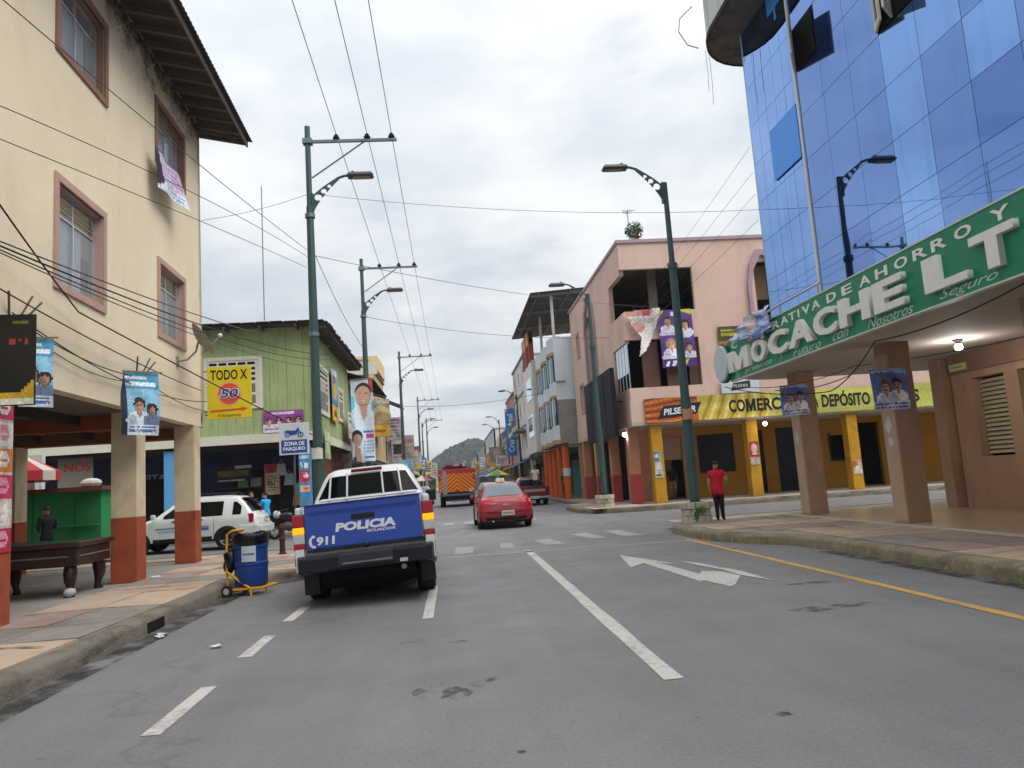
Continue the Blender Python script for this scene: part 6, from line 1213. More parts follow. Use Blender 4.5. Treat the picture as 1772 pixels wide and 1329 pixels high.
def suv():
    T = thing('parked_suv', 'white estate jeep with blue side stripe parked in the left side street', 'car', (-5.95, 24.55, 0), PI / 2)
    PA = mat('suv_white', 'cdd0ce', .25, 0, var=.04, coat=.5, stain='9a9484', st_amt=.25, st_scale=(2, 2, 3))
    c = Car([(.10, .30, .84), (.0, .45, .88), (-.02, .70, .88), (.06, .95, .86), (.12, 1.02, .84), (.42, 1.40, .68), (.62, 1.58, .62), (1.0, 1.63, .60), (2.0, 1.64, .60), (2.45, 1.56, .61), (3.1, 1.08, .80), (3.35, 1.00, .82), (4.1, .90, .80), (4.3, .68, .78), (4.34, .32, .78)], .09, 4, 10, .98, .885, .34)
    c.body('body', PA, T); c.patch('rear_window', 4.2, 5.7, -.9, .9, CARG, T, tap=.04); c.patch('front_window', 9.15, 9.95, -.92, .92, CARG, T)
    for sg in (-1, 1):
        for a, b in ((5.15, 6.35), (7.05, 7.78), (7.86, 9.6)): c.side('side_window', a, b, sg, CARG, T, .05, .09)
        o = MB().box(sg * .80, sg * .886, .13, .30, .74, 1.04).build('tail_light', REDL, T, bevel=.03)
        for y in (.92, 3.55): c.arch(y, .405, sg, T); wheel(T, sg * .79, y, .36, .23, sg)
        x0, x1 = sg * .886, sg * .896; MB().box(x0, x1, 1.45, 3.0, .74, .755).build('blue_stripe', pm('1f3c78'), T)
        MB().box(x0, x1, 1.5, 2.9, .64, .71).build('side_band', pm('9fb4cc'), T); MB().box(x0, sg * .898, 1.45, 1.75, .64, .71).build('blue_badge', pm('2f62a8'), T)
        MB().box(sg * .86, sg * .91, .0, .55, .44, .70).build('bumper_side', PA, T, bevel=.03); MB().box(sg * .86, sg * .91, 1.36, 3.08, .33, .44).build('sill_guard', BLKP, T, bevel=.02)
        for y in (1.62, 2.35): MB().box(sg * .886, sg * .915, y, y + .18, .93, .96).build('door_handle', BLKP, T, bevel=.01)
        for y in (1.3, 2.2): MB().box(sg * .8845, sg * .8885, y, y + .012, .45, .95).build('door_gap', BLKP, T)
        MB().box(sg * .88, sg * 1.05, 2.98, 3.1, 1.02, 1.18).build('wing_mirror', PA, T, bevel=.04)
        MB().tube([(sg * .56, .8, 1.63), (sg * .56, .95, 1.70), (sg * .56, 2.1, 1.71), (sg * .56, 2.3, 1.64)], .02, 6).build('roof_rail', BLKP, T)
    MB().box(-.8, .8, -.10, .05, .42, .66).build('bumper', PA, T, bevel=.04); plate(T, fr((.1, -.03, .86), SOUTH)); MB().tube([(-.05, .13, 1.07), (.3, .17, 1.12)], .012, 5).build('wiper', BLKP, T); return T
suv()
def ute(lab, loc, rz, h):
    """small double-cab pickup further down the street"""
    T = thing('pickup_truck', lab, 'pickup truck', loc, rz); PA = mat('paint_' + h, h, .3, 0, var=.05, coat=.5)
    c = Car([(1.50, .5, .84), (1.45, .95, .84), (1.46, 1.08, .80), (1.62, 1.50, .64), (1.75, 1.60, .60), (2.7, 1.64, .60), (3.0, 1.56, .62), (3.6, 1.10, .80), (4.6, .95, .78), (4.85, .7, .75), (4.86, .4, .75)], .07, 2, 7, 1.05, .86, .42)
    c.body('cab', PA, T); c.patch('rear_window', 2.1, 2.95, -.85, .85, CARG, T)
    for sg in (-1, 1):
        c.side('side_window', 3.2, 6.7, sg, CARG, T); MB().box(sg * .865, sg * .80, .02, 1.48, .50, 1.06).build('bed_side', PA, T, bevel=.02); MB().box(sg * .80, sg * .872, -.015, .06, .72, .98).build('tail_light', REDL, T, bevel=.01)
        for y in (.95, 4.05): wheel(T, sg * .74, y, .34, .23, sg)
    MB().box(-.80, .80, .05, 1.47, .5, .56).build('bed_floor', BLKP, T); g = MB().box(-.78, .78, -.01, .04, .56, 1.06).build('tailgate', PA, T, bevel=.012); MB().box(-.6, .6, -.014, -.011, .78, .92).build('panel', mat('tan_panel', '9a8a78', .6), g)
    MB().box(-.84, .84, -.12, .05, .40, .52).build('bumper', mat('chrome', 'b4b6b8', .25, .8), T, bevel=.02); MB().box(-.7, .7, .2, 4.6, .3, .45).build('underbody', SHAD, T); plate(T, fr((0, -.125, .46), SOUTH)); return T
ute('maroon pickup parked at the right kerb with a man standing in its bed', (4.55, 42.6, 0), .03, '5c1220')
def fire_truck():
    T = thing('fire_truck', 'red fire engine with orange chevrons on its rear in the left lane', 'fire truck', (.27, 50.5, 0), 0); RD = mat('fire_red', 'a8141c', .3, 0, var=.06, coat=.4)
    MB().box(-1.24, 1.24, .03, 5.2, .96, 2.5).build('body', RD, T, bevel=.03); MB().box(-1.2, 1.2, 5.3, 7.3, .7, 2.6).build('cab', RD, T, bevel=.08)
    p = MB().box(-1.22, 1.22, 0, .028, .98, 2.22).build('rear_panel', mat('chevron_red', 'b3322a', .4), T); mb = MB(); F_ = fr((0, -.003, 0), SOUTH)
    for k in range(9):
        z = .2 + k * .26; dz = 1.0; t = .16
        for sg in (-1, 1):
            q = [(0, z + dz), (0, z + dz + t), (sg * 1.2, z + t - .0), (sg * 1.2, z)]
            # clip to the panel
            q2 = []
            def clip(P, f_):
                o = []
                for i in range(len(P)):
                    a, b = P[i], P[(i + 1) % len(P)]; fa, fb = f_(a), f_(b)
                    if fa >= 0: o.append(a)
                    if fa * fb < 0: s_ = fa / (fa - fb); o.append((a[0] + (b[0] - a[0]) * s_, a[1] + (b[1] - a[1]) * s_))
                return o
            q2 = clip(clip(q, lambda a: a[1] - 1.0), lambda a: 2.2 - a[1])
            if len(q2) > 2: mb.poly([F_ @ Vector((a, b, .0)) for a, b in (q2 if sg < 0 else q2[::-1])])
    mb.build('chevron_stripes', mat('fluorescent_orange', 'e88a1c', .4, var=.05), p)
    MB().box(-.95, -.68, -.02, -.004, .76, 2.4).build('ladder_door', mat('brushed_grey', '9a9a98', .4, .4), T); MB().box(.35, 1.2, -.012, .03, 2.22, 2.45).build('red_band', RD, T); MB().box(.75, 1.05, -.012, -.004, .95, 1.2).build('crest', pm('b9b4a4'), T)
    for x in (-1.18, 1.06): MB().box(x, x + .12, -.02, .02, 1.75, 2.1).build('tail_light', REDL, T)
    MB().box(-.9, .7, .4, 2.4, 2.5, 2.66).build('hose_bed', mat('dark_hose', '2a2626', .8), T, bevel=.03); MB().box(-.75, .45, .5, 1.2, 2.67, 2.86).build('roof_gear', mat('light_bar_red', '9c1c2c', .3), T, bevel=.06); MB().box(-.2, .2, .48, .495, 2.7, 2.8).build('light_bar', CLR, T)
    MB().box(-1.2, 1.2, -.25, .1, .72, .86).build('rear_step', mat('step_grey', '5d6468', .5, .3), T, bevel=.02); MB().box(-.5, .6, -.26, -.251, .35, .45).build('tow_bar', mat('worn_steel', '7a7c80', .4, .5), T); MB().box(-1.1, 1.1, .1, 7.0, .4, .95).build('underbody', mat('chassis', '1e2430', .7), T)
    for sg in (-1, 1):
        for y in (1.5, 6.2): wheel(T, sg * 1.02, y, .45, .3, sg)
fire_truck()
sedan('dark car half hidden behind the right side of the police pickup', (-2.6, 42, 0), 0, '14161c'); sedan('dark blue car in the far distance beyond the fire engine', (2.9, 62, 0), 0, '1c2434', 'distant_car'); sedan('silver car parked far along the right kerb', (5.1, 60, 0), 0, '8a8c90', 'distant_car'); sedan('grey van-like car parked far along the left kerb', (-2.5, 60, 0), 0, 'a4a8aa', 'distant_car')

# ---------------------------------------------------------------- people
def person(lab, loc, rz, H, shirt, trous, skin='8a5a42', hair='17120f', pose=None, shoes='1c1a1a', short=True, cap=None, group=None, shorts=False, hem=.50):
    """one continuous skinned figure, facing +y before rotation"""
    T = thing('person', lab, 'person', loc, rz, group); po = dict(le=(-.125, -.01, .635), lw=(-.13, .05, .50), re=(.125, -.01, .635), rw=(.13, .05, .50), lk=(-.055, .015, .285), la=(-.058, -.01, .05), rk=(.055, .015, .285), ra=(.058, -.01, .05), lean=0)
    po.update(pose or {}); ln = po['lean']
    J = dict(pel=(0, 0, .52), sp=(0, .0 + ln * .3, .62), ch=(0, -.005 + ln * .7, .72), cl=(0, -.005 + ln, .80), nk=(0, .0 + ln * 1.05, .84), hb=(0, .012 + ln * 1.15, .885), hd=(0, .016 + ln * 1.2, .935), ht=(0, .012 + ln * 1.2, .985),
             lsh=(-.108, -.005 + ln, .80), rsh=(.108, -.005 + ln, .80), lh=(-.056, 0, .50), rh=(.056, 0, .50), ltoe=(po['la'][0] - .008, po['la'][1] + .10, .018), rtoe=(po['ra'][0] + .008, po['ra'][1] + .10, .018))
    for k in ('le', 'lw', 're', 'rw', 'lk', 'la', 'rk', 'ra'): J[k] = po[k]
    for s in 'lr':
        e, w = Vector(J[s + 'e']), Vector(J[s + 'w']); J[s + 'hn'] = tuple(w + (w - e).normalized() * .042)
    RAD = dict(pel=(.090, .066), sp=(.088, .062), ch=(.098, .066), cl=(.078, .052), nk=(.028, .030), hb=(.040, .048), hd=(.046, .056), ht=(.030, .036), lsh=(.045, .045), rsh=(.045, .045), le=(.031, .031), re=(.031, .031), lw=(.017, .017), rw=(.017, .017), lhn=(.020, .012), rhn=(.020, .012),
               lh=(.064, .064), rh=(.064, .064), lk=(.044, .045), rk=(.044, .045), la=(.030, .031), ra=(.030, .031), ltoe=(.022, .014), rtoe=(.022, .014))
    E_ = [('pel', 'sp'), ('sp', 'ch'), ('ch', 'cl'), ('cl', 'nk'), ('nk', 'hb'), ('hb', 'hd'), ('hd', 'ht'), ('cl', 'lsh'), ('lsh', 'le'), ('le', 'lw'), ('lw', 'lhn'), ('cl', 'rsh'), ('rsh', 're'), ('re', 'rw'), ('rw', 'rhn'), ('pel', 'lh'), ('lh', 'lk'), ('lk', 'la'), ('la', 'ltoe'), ('pel', 'rh'), ('rh', 'rk'), ('rk', 'ra'), ('ra', 'rtoe')]
    ks = list(J); me = bpy.data.meshes.new('skeleton'); me.from_pydata([tuple(c * H for c in J[k]) for k in ks], [(ks.index(a), ks.index(b)) for a, b in E_], []); o = bpy.data.objects.new('skeleton', me); COL.objects.link(o)
    md = o.modifiers.new('skin', 'SKIN'); sub = o.modifiers.new('sub', 'SUBSURF'); sub.levels = sub.render_levels = 1
    for i, k in enumerate(ks):
        sv = me.skin_vertices[0].data[i]; sv.radius = tuple(q * H for q in RAD[k]); sv.use_root = k == 'pel'
    dg = bpy.context.evaluated_depsgraph_get(); bm_ = bpy.data.meshes.new_from_object(o.evaluated_get(dg)); bpy.data.objects.remove(o)
    cl = [mat('cloth_' + shirt, shirt, .85, var=.28, scale=7, bump=.9, bscale=9), mat('cloth_' + trous, trous, .85, var=.28, scale=7, bump=.9, bscale=9), mat('skin_' + skin, skin, .6, var=.06), mat('shoe_' + shoes, shoes, .6)]
    mb = MB(); mb.v = [tuple(v.co) for v in bm_.vertices]; mb.f = [tuple(p.vertices) for p in bm_.polygons]
    part = {}
    for a, b in E_:
        part[(a, b)] = 0 if b in ('sp', 'ch', 'cl', 'lsh', 'rsh') or (b in ('le', 're')) else 2
        if a in ('pel', 'lh', 'rh') and b in ('lh', 'rh', 'lk', 'rk'): part[(a, b)] = 1
        if b in ('la', 'ra'): part[(a, b)] = 2 if shorts else 1
        if b in ('ltoe', 'rtoe'): part[(a, b)] = 3
        if not short and b in ('lw', 'rw'): part[(a, b)] = 0
    for p in bm_.polygons:
        c = p.center / H; best = None
        for a, b in E_:
            A, B = Vector(J[a]), Vector(J[b]); d = B - A; t = max(0, min(1, (c - A).dot(d) / d.length_squared)); q = (c - (A + d * t)).length / (RAD[a][0] * (1 - t) + RAD[b][0] * t)
            if best is None or q < best[0]: best = (q, (a, b), t)
        k, t = best[1], best[2]; m = part[k]
        if short and k in (('lsh', 'le'), ('rsh', 're')) and t > .62: m = 2
        if m in (0, 1) and k[0] in ('pel', 'lh', 'rh', 'sp'): m = 0 if c.z > hem else 1
        if k == ('cl', 'nk') and t > .3: m = 2
        mb.mi.append(m)
    # five fingers a hand
    mb.cur = 2
    for s, sg in (('l', -1), ('r', 1)):
        w, h = Vector(J[s + 'w']), Vector(J[s + 'hn']); d = (h - w).normalized(); a = d.cross(Vector((sg, 0, 0))).normalized() if abs(d.x) < .8 else Vector((0, 1, 0)); bnd = d.cross(a).normalized()
        for k in range(4):
            b0 = h + a * (-.013 + .0085 * k); L = (.038, .044, .042, .032)[k]; mb.tube([b0 * H, (b0 + d * L * .55) * H, (b0 + d * L - bnd * .012 * sg) * H], [.0056 * H, .0052 * H, .0040 * H], 5)
        b0 = w + d * .018 + a * .014; mb.tube([b0 * H, (b0 + d * .02 + a * .016) * H, (b0 + d * .038 + a * .018) * H], [.0065 * H, .006 * H, .0045 * H], 5)
    # face: nose, ears, eyes, mouth
    hd = Vector(J['hd'])
    mb.hexa([(hd + Vector(p)) * H for p in ((-.008, .050, -.016), (.008, .050, -.016), (.004, .050, .010), (-.004, .050, .010))], [(hd + Vector(p)) * H for p in ((-.005, .068, -.014), (.005, .068, -.014), (.002, .056, .008), (-.002, .056, .008))])
    for sg in (-1, 1): mb.ball(tuple((hd + Vector((sg * .046, .0, -.003))) * H), (.006 * H, .010 * H, .014 * H), 6, 5)
    body = mb.build('body', cl, T, smooth=1.2)
    fb = MB()
    for sg in (-1, 1): fb.ball(tuple((hd + Vector((sg * .017, .052, .006))) * H), (.006 * H, .004 * H, .004 * H), 6, 4)
    fb.ball(tuple((hd + Vector((0, .053, -.027))) * H), (.013 * H, .003 * H, .003 * H), 6, 4); fb.build('face', mat('dark_features', '2c1814', .6), T)
    hb = MB(); nu, nv = 14, 8; vs = []
    for j in range(nv + 1):
        ph = PI * .5 * (1 - j / nv * 1.35)
        for k in range(nu):
            a = 2 * PI * k / nu; front = max(0, math.sin(a)); z = math.sin(ph); lim = -.25 + .75 * front ** 1.5; z2 = max(z, lim)
            rr = math.cos(math.asin(max(-1, min(1, z2)))) if z < lim else math.cos(ph)
            vs.append((hd + Vector((.052 * rr * math.cos(a), -.003 + .060 * rr * math.sin(a) - .004, .012 + .050 * z2))) * H)
    hb.add(vs, [(j * nu + k, (j + 1) * nu + k, (j + 1) * nu + (k + 1) % nu, j * nu + (k + 1) % nu) for j in range(nv) for k in range(nu)]); hb.build('hair', mat('hair_' + (cap or hair), cap or hair, .7, var=.2, scale=20), T, smooth=1)
    return T
person('person in red T-shirt and dark trousers leaning by the white planter, seen from behind', (6.42, 18.1, .19), math.radians(-28), 1.46, 'b8142c', '1c1416', 'b08068', hem=.43, pose=dict(re=(.165, -.01, .66), rw=(.10, .10, .60), le=(-.125, -.02, .635), lw=(-.125, .02, .49), lk=(-.035, .02, .285), la=(-.035, -.01, .05), rk=(.045, .02, .285), ra=(.05, .02, .05)))
person('person in bright blue T-shirt reaching forward beside the white jeep', (-6.55, 27.3, .02), math.radians(65), 1.66, '2e9ad2', '1d2033', 'b0846a', pose=dict(le=(-.12, .09, .68), lw=(-.10, .22, .62), re=(.12, .08, .67), rw=(.09, .21, .60), lean=.03))
person('person in black shirt standing behind the white jeep, face towards the street', (-7.15, 27.6, .02), math.radians(200), 1.72, '15151a', '1a1c24', 'a8785e', pose=dict(le=(-.12, .06, .66), lw=(-.07, .16, .58)))
person('person behind the jeep roof, only the head and shoulders showing', (-7.75, 27.7, .02), math.radians(160), 1.68, '1a1c26', '1a1c24', '9a6e56')
person('person in dark security clothing standing by the green kiosk at far left', (-10.35, 20.3, .02), math.radians(60), 1.62, '14151c', '111218', '9a6a52', short=False, cap='14161e', pose=dict(le=(-.14, .0, .66), lw=(-.06, .10, .60), re=(.14, .0, .66), rw=(.06, .10, .61)))
person('person in green shirt and shorts walking on the far right pavement', (6.75, 45.5, .19), PI * .92, 1.68, '1f5a40', '24242c', '7a4e3a', shorts=True, pose=dict(lk=(-.055, .06, .29), la=(-.056, .10, .05), rk=(.055, -.01, .285), ra=(.056, -.09, .06)))
person('person in white shirt standing up in the bed of the maroon pickup', (4.75, 43.5, .57), PI * .95, 1.72, 'c9c4c0', '1f2c48', '7a4e3a', pose=dict(re=(.15, .03, .66), rw=(.20, .10, .55)))
person('person with dark top and khaki shorts in the doorway behind the yellow corner column', (9.75, 33.15, .19), PI, 1.55, '221c22', '9a7a56', '7a4e3a', shorts=True, pose=dict(lk=(-.06, .04, .285)))
person('person in grey top standing beside the orange columns', (7.3, 49.5, .19), PI * 1.2, 1.68, '6a6a70', '2c2c34', '7a4e3a')
person('person in pale top near the market umbrellas', (5.6, 55, .0), PI * 1.1, 1.66, 'b4b0b0', '2c3048', '7a4e3a')

# ---------------------------------------------------------------- grey building with blue glass bays
GREYW = mat('pale_grey_paint', 'd2dce2', .8, var=.06, scale=1, stain='868e92', st_amt=.35, st_scale=(1, 1, .5)); CEMT = mat('bare_cement', '8d8a84', .95, var=.15, scale=1.5, bump=.3)
ORG = mat('orange_column', 'd0612c', .75, var=.12, scale=2); TANC = mat('tan_cornice', 'b39468', .8, var=.1); SALM = mat('salmon_red', 'b0504a', .8, var=.08)
BG = thing('bay_building', 'grey building with curved blue glass bays, orange columns and a sloping sheet roof', 'building', (6.4, 43.5, 0))
MB().box(6.9, 14, 43.5, 60, 3.4, 9.75).build('wall', GREYW, BG, world=True)
MB().box(6.38, 6.9, 43.5, 43.75, 6.0, 9.75).build('side_wall', GREYW, BG, world=True); MB().box(6.38, 7.5, 43.42, 43.5, 3.5, 6.0).build('side_wall', CEMT, BG, world=True); MB().box(6.35, 6.9, 43.4, 43.76, 7.05, 7.12).build('ledge', CEMT, BG, world=True)
BAYG = mirror_glass('bay_glass', '3a7898', .05)
def bay(y0, y1, zs, xs, xp):
    """one bowed bay over two storeys: parapet bands, glass strips, tan cornices"""
    n = 8; arc = [(xs - (xp) * math.sin(PI * k / n) ** .6, y0 + (y1 - y0) * k / n) for k in range(n + 1)]
    for z0, z1, m, nm, o in zs:
        mb = MB()
        for a, b in zip(arc, arc[1:]): mb.hexa([(a[0] - o, a[1], z0), (b[0] - o, b[1], z0), (xs + .2, b[1], z0), (xs + .2, a[1], z0)], [(a[0] - o, a[1], z1), (b[0] - o, b[1], z1), (xs + .2, b[1], z1), (xs + .2, a[1], z1)])
        mb.build(nm, m, BG, world=True, smooth=.5)
    mb = MB()
    for k in (0, 2, 4, 6, 8): mb.tube([(arc[k][0] - .03, arc[k][1], 4.6), (arc[k][0] - .03, arc[k][1], 6.2)], .05, 6).tube([(arc[k][0] - .03, arc[k][1], 7.2), (arc[k][0] - .03, arc[k][1], 8.7)], .05, 6)
    tag(mb.build('glazing_bars', mat('pale_bar', 'c4c0b4', .6), BG, world=True), kind='stuff')
for i in range(3):
    y0 = 43.8 + i * 3.1; x = 6.65
    bay(y0, y0 + 2.9, [(3.45, 3.7, TANC, 'cornice', .05), (3.7, 4.55, GREYW, 'parapet', 0), (4.55, 6.2, BAYG, 'glass_bay', -.06), (6.2, 6.35, TANC, 'cornice', .04), (6.35, 7.15, GREYW, 'parapet', 0), (7.15, 8.75, BAYG, 'glass_bay', -.06), (8.75, 8.95, TANC, 'cornice', .06), (8.95, 9.85, GREYW, 'parapet', 0)], x, .45)
MB().box(6.1, 14, 53.3, 60, 3.4, 10.0).build('tower_wall', mat('white_tower', 'dcdad4', .85, var=.06), BG, world=True)
for y in (53.4, 55.5, 58.0): MB().box(6.0, 6.35, y, y + .4, 9.9, 12.2).build('red_pillar', SALM, BG, world=True)
MB().box(6.02, 6.3, 53.4, 58.4, 11.3, 12.25).build('arch_band', mat('cream_band', 'd9b987', .85), BG, world=True); MB().box(6.05, 6.12, 55.9, 58, 10.0, 11.3).build('loggia_shade', mat('loggia', '7a5a4a', .9), BG, world=True)
for z in (4.6, 7.3): MB().box(6.06, 6.1, 54.0, 57.5, z, z + 1.6).build('glass_band', mirror_glass('pale_bay_glass', '9fd0e0', .06), BG, world=True)
rs = corrugated((5.15, 42.9, 12.35), (0, 14.5, 0), (9, 0, .55), 50, .03); rs.build('sheet_roof', mat('grey_roof_underside', '5a5654', .8, .2, var=.2, scale=1), BG, smooth=1, world=True)
for y in (43.4, 48, 53): MB().hexa([(5.25, y, 12.2), (14, y, 12.73), (14, y + .1, 12.73), (5.25, y + .1, 12.2)], [(5.25, y, 12.34), (14, y, 12.87), (14, y + .1, 12.87), (5.25, y + .1, 12.34)]).build('roof_beam', CEMT, BG, world=True)
for x in (5.6, 7.5, 9.5): MB().box(x, x + .08, 43, 57, 12.24 + (x - 5.2) * .06, 12.34 + (x - 5.2) * .06).build('purlin', mat('purlin_grey', '77736c', .7), BG, world=True)
for x, y in ((6.45, 43.6), (6.45, 49.5), (12, 43.6)): MB().tube([(x, y, 9.8), (x, y, 12.3)], .09, 8).build('roof_post', mat('pale_post', 'bdbab4', .6), BG, world=True)
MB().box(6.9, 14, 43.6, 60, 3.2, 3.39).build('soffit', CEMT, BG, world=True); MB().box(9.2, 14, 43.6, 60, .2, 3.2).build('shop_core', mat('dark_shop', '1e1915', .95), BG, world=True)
for i in range(5): 
    y = 44.3 + i * 2.3; p = MB().tube([(6.75, y, .2), (6.75, y, 3.3)], .24, 12).build('column', ORG, BG, world=True, smooth=.7)
    if i == 0: MB().tube([(6.75, y, 1.55), (6.75, y, 2.0)], .246, 12).build('column_band', GREYW, p, world=True, smooth=.7)
MB().box(8.6, 8.7, 51, 54, .2, 2.6).build('teal_door', mat('teal_door', '2f8a80', .7), BG, world=True); MB().box(7.4, 9.0, 43.55, 43.7, .2, 3.3).build('shop_pier', CEMT, BG, world=True)
for x, c in ((7.45, PINKD), (8.0, YEL)): MB().box(x, x + .2, 43.25, 43.4, .2, 3.3).build('door_post', c, PB, world=True)
# ---------------------------------------------------------------- buildings further down both sides
def row_house(lab, xf, y0, y1, h, colr, side, floors=2, arcade=True, roof=None, win='3a4550', depth=9, awn=None, g0=3.2):
    """side=+1: right side of the street (front looks to -x)"""
    o = thing('row_building', lab, 'building', (xf, (y0 + y1) / 2, 0)); PA = mat('facade_' + colr, colr, .88, var=.09, scale=.8, stain='6f6a62', st_amt=.4, st_scale=(1, 1, .4)); xb = xf + side * depth
    L = y1 - y0; f = fr((xf, y1 if side > 0 else y0, g0), EAST if side > 0 else WEST); n = max(1, int(L / 2.8)); fh = (h - g0) / floors; holes = []
    for k in range(floors):
        for i in range(n): u = L * (i + .5) / n; holes.append((u - .55, u + .55, k * fh + .9, k * fh + min(2.2, fh - .35)))
    MB().wall(f, L, h - g0, .2, holes).build('front_wall', PA, o, world=True)
    MB().box(xf + side * .2, xb, y0, y1, g0, h).build('wall', PA, o, world=True) if False else None
    MB().box(xf + side * .001, xb, y0, y0 + .2, g0, h).box(xf + side * .001, xb, y1 - .2, y1, g0, h).box(xb, xb + side * .2, y0, y1, 0, h).build('wall', PA, o, world=True)
    MB().box(xf - side * .12, xb, y0 - .05, y1 + .05, h, h + .18).build('roof', roof or CONC2, o, world=True); MB().box(xf, xb, y0, y1, g0 - .2, g0 - .001).build('floor_slab', CEMT, o, world=True)
    dk = mat('win_' + win, win, .15, var=.1, spec=.6)
    for a, b, c, d in holes:
        w = MB().fbox(f, a, b, c, c + .06, -.12, -.05).fbox(f, a, b, d - .06, d, -.12, -.05).fbox(f, a, a + .06, c + .06, d - .06, -.12, -.05).fbox(f, b - .06, b, c + .06, d - .06, -.12, -.05).fbox(f, (a + b) / 2 - .03, (a + b) / 2 + .03, c + .06, d - .06, -.12, -.05).build('window', ALU, o, world=True)
        MB().fbox(f, a + .06, b - .06, c + .06, d - .06, -.11, -.09).build('pane', dk, w, world=True)
    for i in range(floors): MB().fbox(f, 0, L, i * fh - .001, i * fh + .14, .001, .12).build('string_course', mat('pale_course', 'bdb8ac', .85), o, world=True)
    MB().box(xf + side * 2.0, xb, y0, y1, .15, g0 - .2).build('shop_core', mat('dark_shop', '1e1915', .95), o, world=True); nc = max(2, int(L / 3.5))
    for i in range(nc): y = y0 + .2 + (L - .7) * i / (nc - 1); MB().box(xf + side * .02, xf + side * .4, y, y + .35, .15, g0 - .2).build('column', PA, o, world=True)
    cs = ('7a4a3a', '4a6a7a', '8a7a4a', '5a4a6a', '9a9a94', '3c5a44')
    for i in range(nc - 1):
        y = y0 + .2 + (L - .7) * (i + .5) / (nc - 1); roller(fr((xf + side * 1.9, y + .3, .2), EAST if side > 0 else WEST), -.9, .9, 0, 2.4, pm(cs[(i + int(y0)) % 6]), o, n=10)
    if awn: MB().hexa([(xf, y0 + .5, g0 - .1), (xf, y1 - .5, g0 - .1), (xf - side * 1.2, y1 - .5, g0 - .6), (xf - side * 1.2, y0 + .5, g0 - .6)], [(xf, y0 + .5, g0 - .04), (xf, y1 - .5, g0 - .04), (xf - side * 1.2, y1 - .5, g0 - .55), (xf - side * 1.2, y0 + .5, g0 - .55)]).build('awning', pm(awn), o, world=True)
    return o
# right side
row_house('white three-storey building beyond the grey glass bays', 6.3, 60.2, 68, 11.5, 'd8d6d0', 1, 3, awn='3a5a8a')
row_house('narrow pale building with dark strip windows on the right', 6.6, 68.2, 75, 12.0, 'c2beb4', 1, 3)
row_house('pink gabled building far along the right side', 6.6, 75.2, 86, 10.2, 'b98478', 1, 3, awn='b04a3a')
row_house('brown roofed low building on the far right', 6.4, 86.3, 97, 7.2, 'a08a78', 1, 2)
row_house('white building with a flat canopy far on the right', 5.6, 97.3, 122, 8.2, 'c9c9c6', 1, 2, awn='c0b070')
row_house('cream building at the far right end of the street', 5.4, 122.3, 150, 7.6, 'b9a888', 1, 2, awn='8a3a44')
row_house('grey building closing the right side before the hill', 5.0, 150.3, 200, 7.0, 'a9a8a4', 1, 2)
# left side
DA = row_house('grey cement building with a broad dark awning roof on the left', -5.1, 38.8, 46.5, 6.9, '8f8b84', -1, 1, g0=3.4)
corrugated((-3.75, 38.7, 7.1), (0, 7.9, 0), (-4, 0, 1.3), 26, .025).build('sheet_awning', mat('dark_awning', '2e2b2e', .8, .1, var=.25), DA, smooth=1, world=True)
for i in range(6): MB().hexa([(-3.8, 38.9 + i * 1.45, 6.95), (-5.1, 38.9 + i * 1.45, 7.35), (-5.1, 39.0 + i * 1.45, 7.35), (-3.8, 39.0 + i * 1.45, 6.95)], [(-3.8, 38.9 + i * 1.45, 7.05), (-5.1, 38.9 + i * 1.45, 7.45), (-5.1, 39.0 + i * 1.45, 7.45), (-3.8, 39.0 + i * 1.45, 7.05)]).build('rafter', WOODD, DA, world=True)
TW = row_house('cream tower building with a tall grey window panel on the left', -4.95, 46.8, 58, 9.4, 'c9ae80', -1, 2, g0=3.4)
MB().box(-6.3, -4.7, 51.5, 57, 9.58, 10.6).build('parapet_tower', mat('cream_tower', 'd2b88a', .85), TW, world=True); MB().box(-6.1, -5.2, 51.38, 51.5, 7.0, 10.1).build('window_panel', mat('grey_panel_glass', '7f8684', .3, var=.15), TW, world=True); MB().box(-7.6, -4.3, 46.7, 46.8, 8.6, 9.4).build('white_wall', OFFW, TW, world=True)
MB().hexa([(-4.95, 58, 8.3), (-3.6, 58, 7.7), (-3.6, 61, 7.7), (-4.95, 61, 8.3)], [(-4.95, 58, 8.4), (-3.6, 58, 7.8), (-3.6, 61, 7.8), (-4.95, 61, 8.4)]).build('small_roof', ROOFM, TW, world=True)
row_house('dull grey two-storey building behind the third power pole', -4.9, 58.3, 70, 7.0, '8d877e', -1, 2, awn='7a6a52')
row_house('low building with a brown roof stack on the left', -4.8, 70.3, 84, 6.2, 'a09a90', -1, 1, roof=ROOFM)
row_house('pale red-brown building far on the left', -4.6, 84.3, 104, 5.6, '9a7466', -1, 1, awn='c2b24a')
row_house('small cream building far on the left', -4.4, 104.3, 130, 5.8, 'b5ab98', -1, 1)
row_house('grey building closing the left side before the hill', -4.2, 130.3, 190, 5.4, '98948e', -1, 1, awn='3a5a7a')
r = random.Random(12)
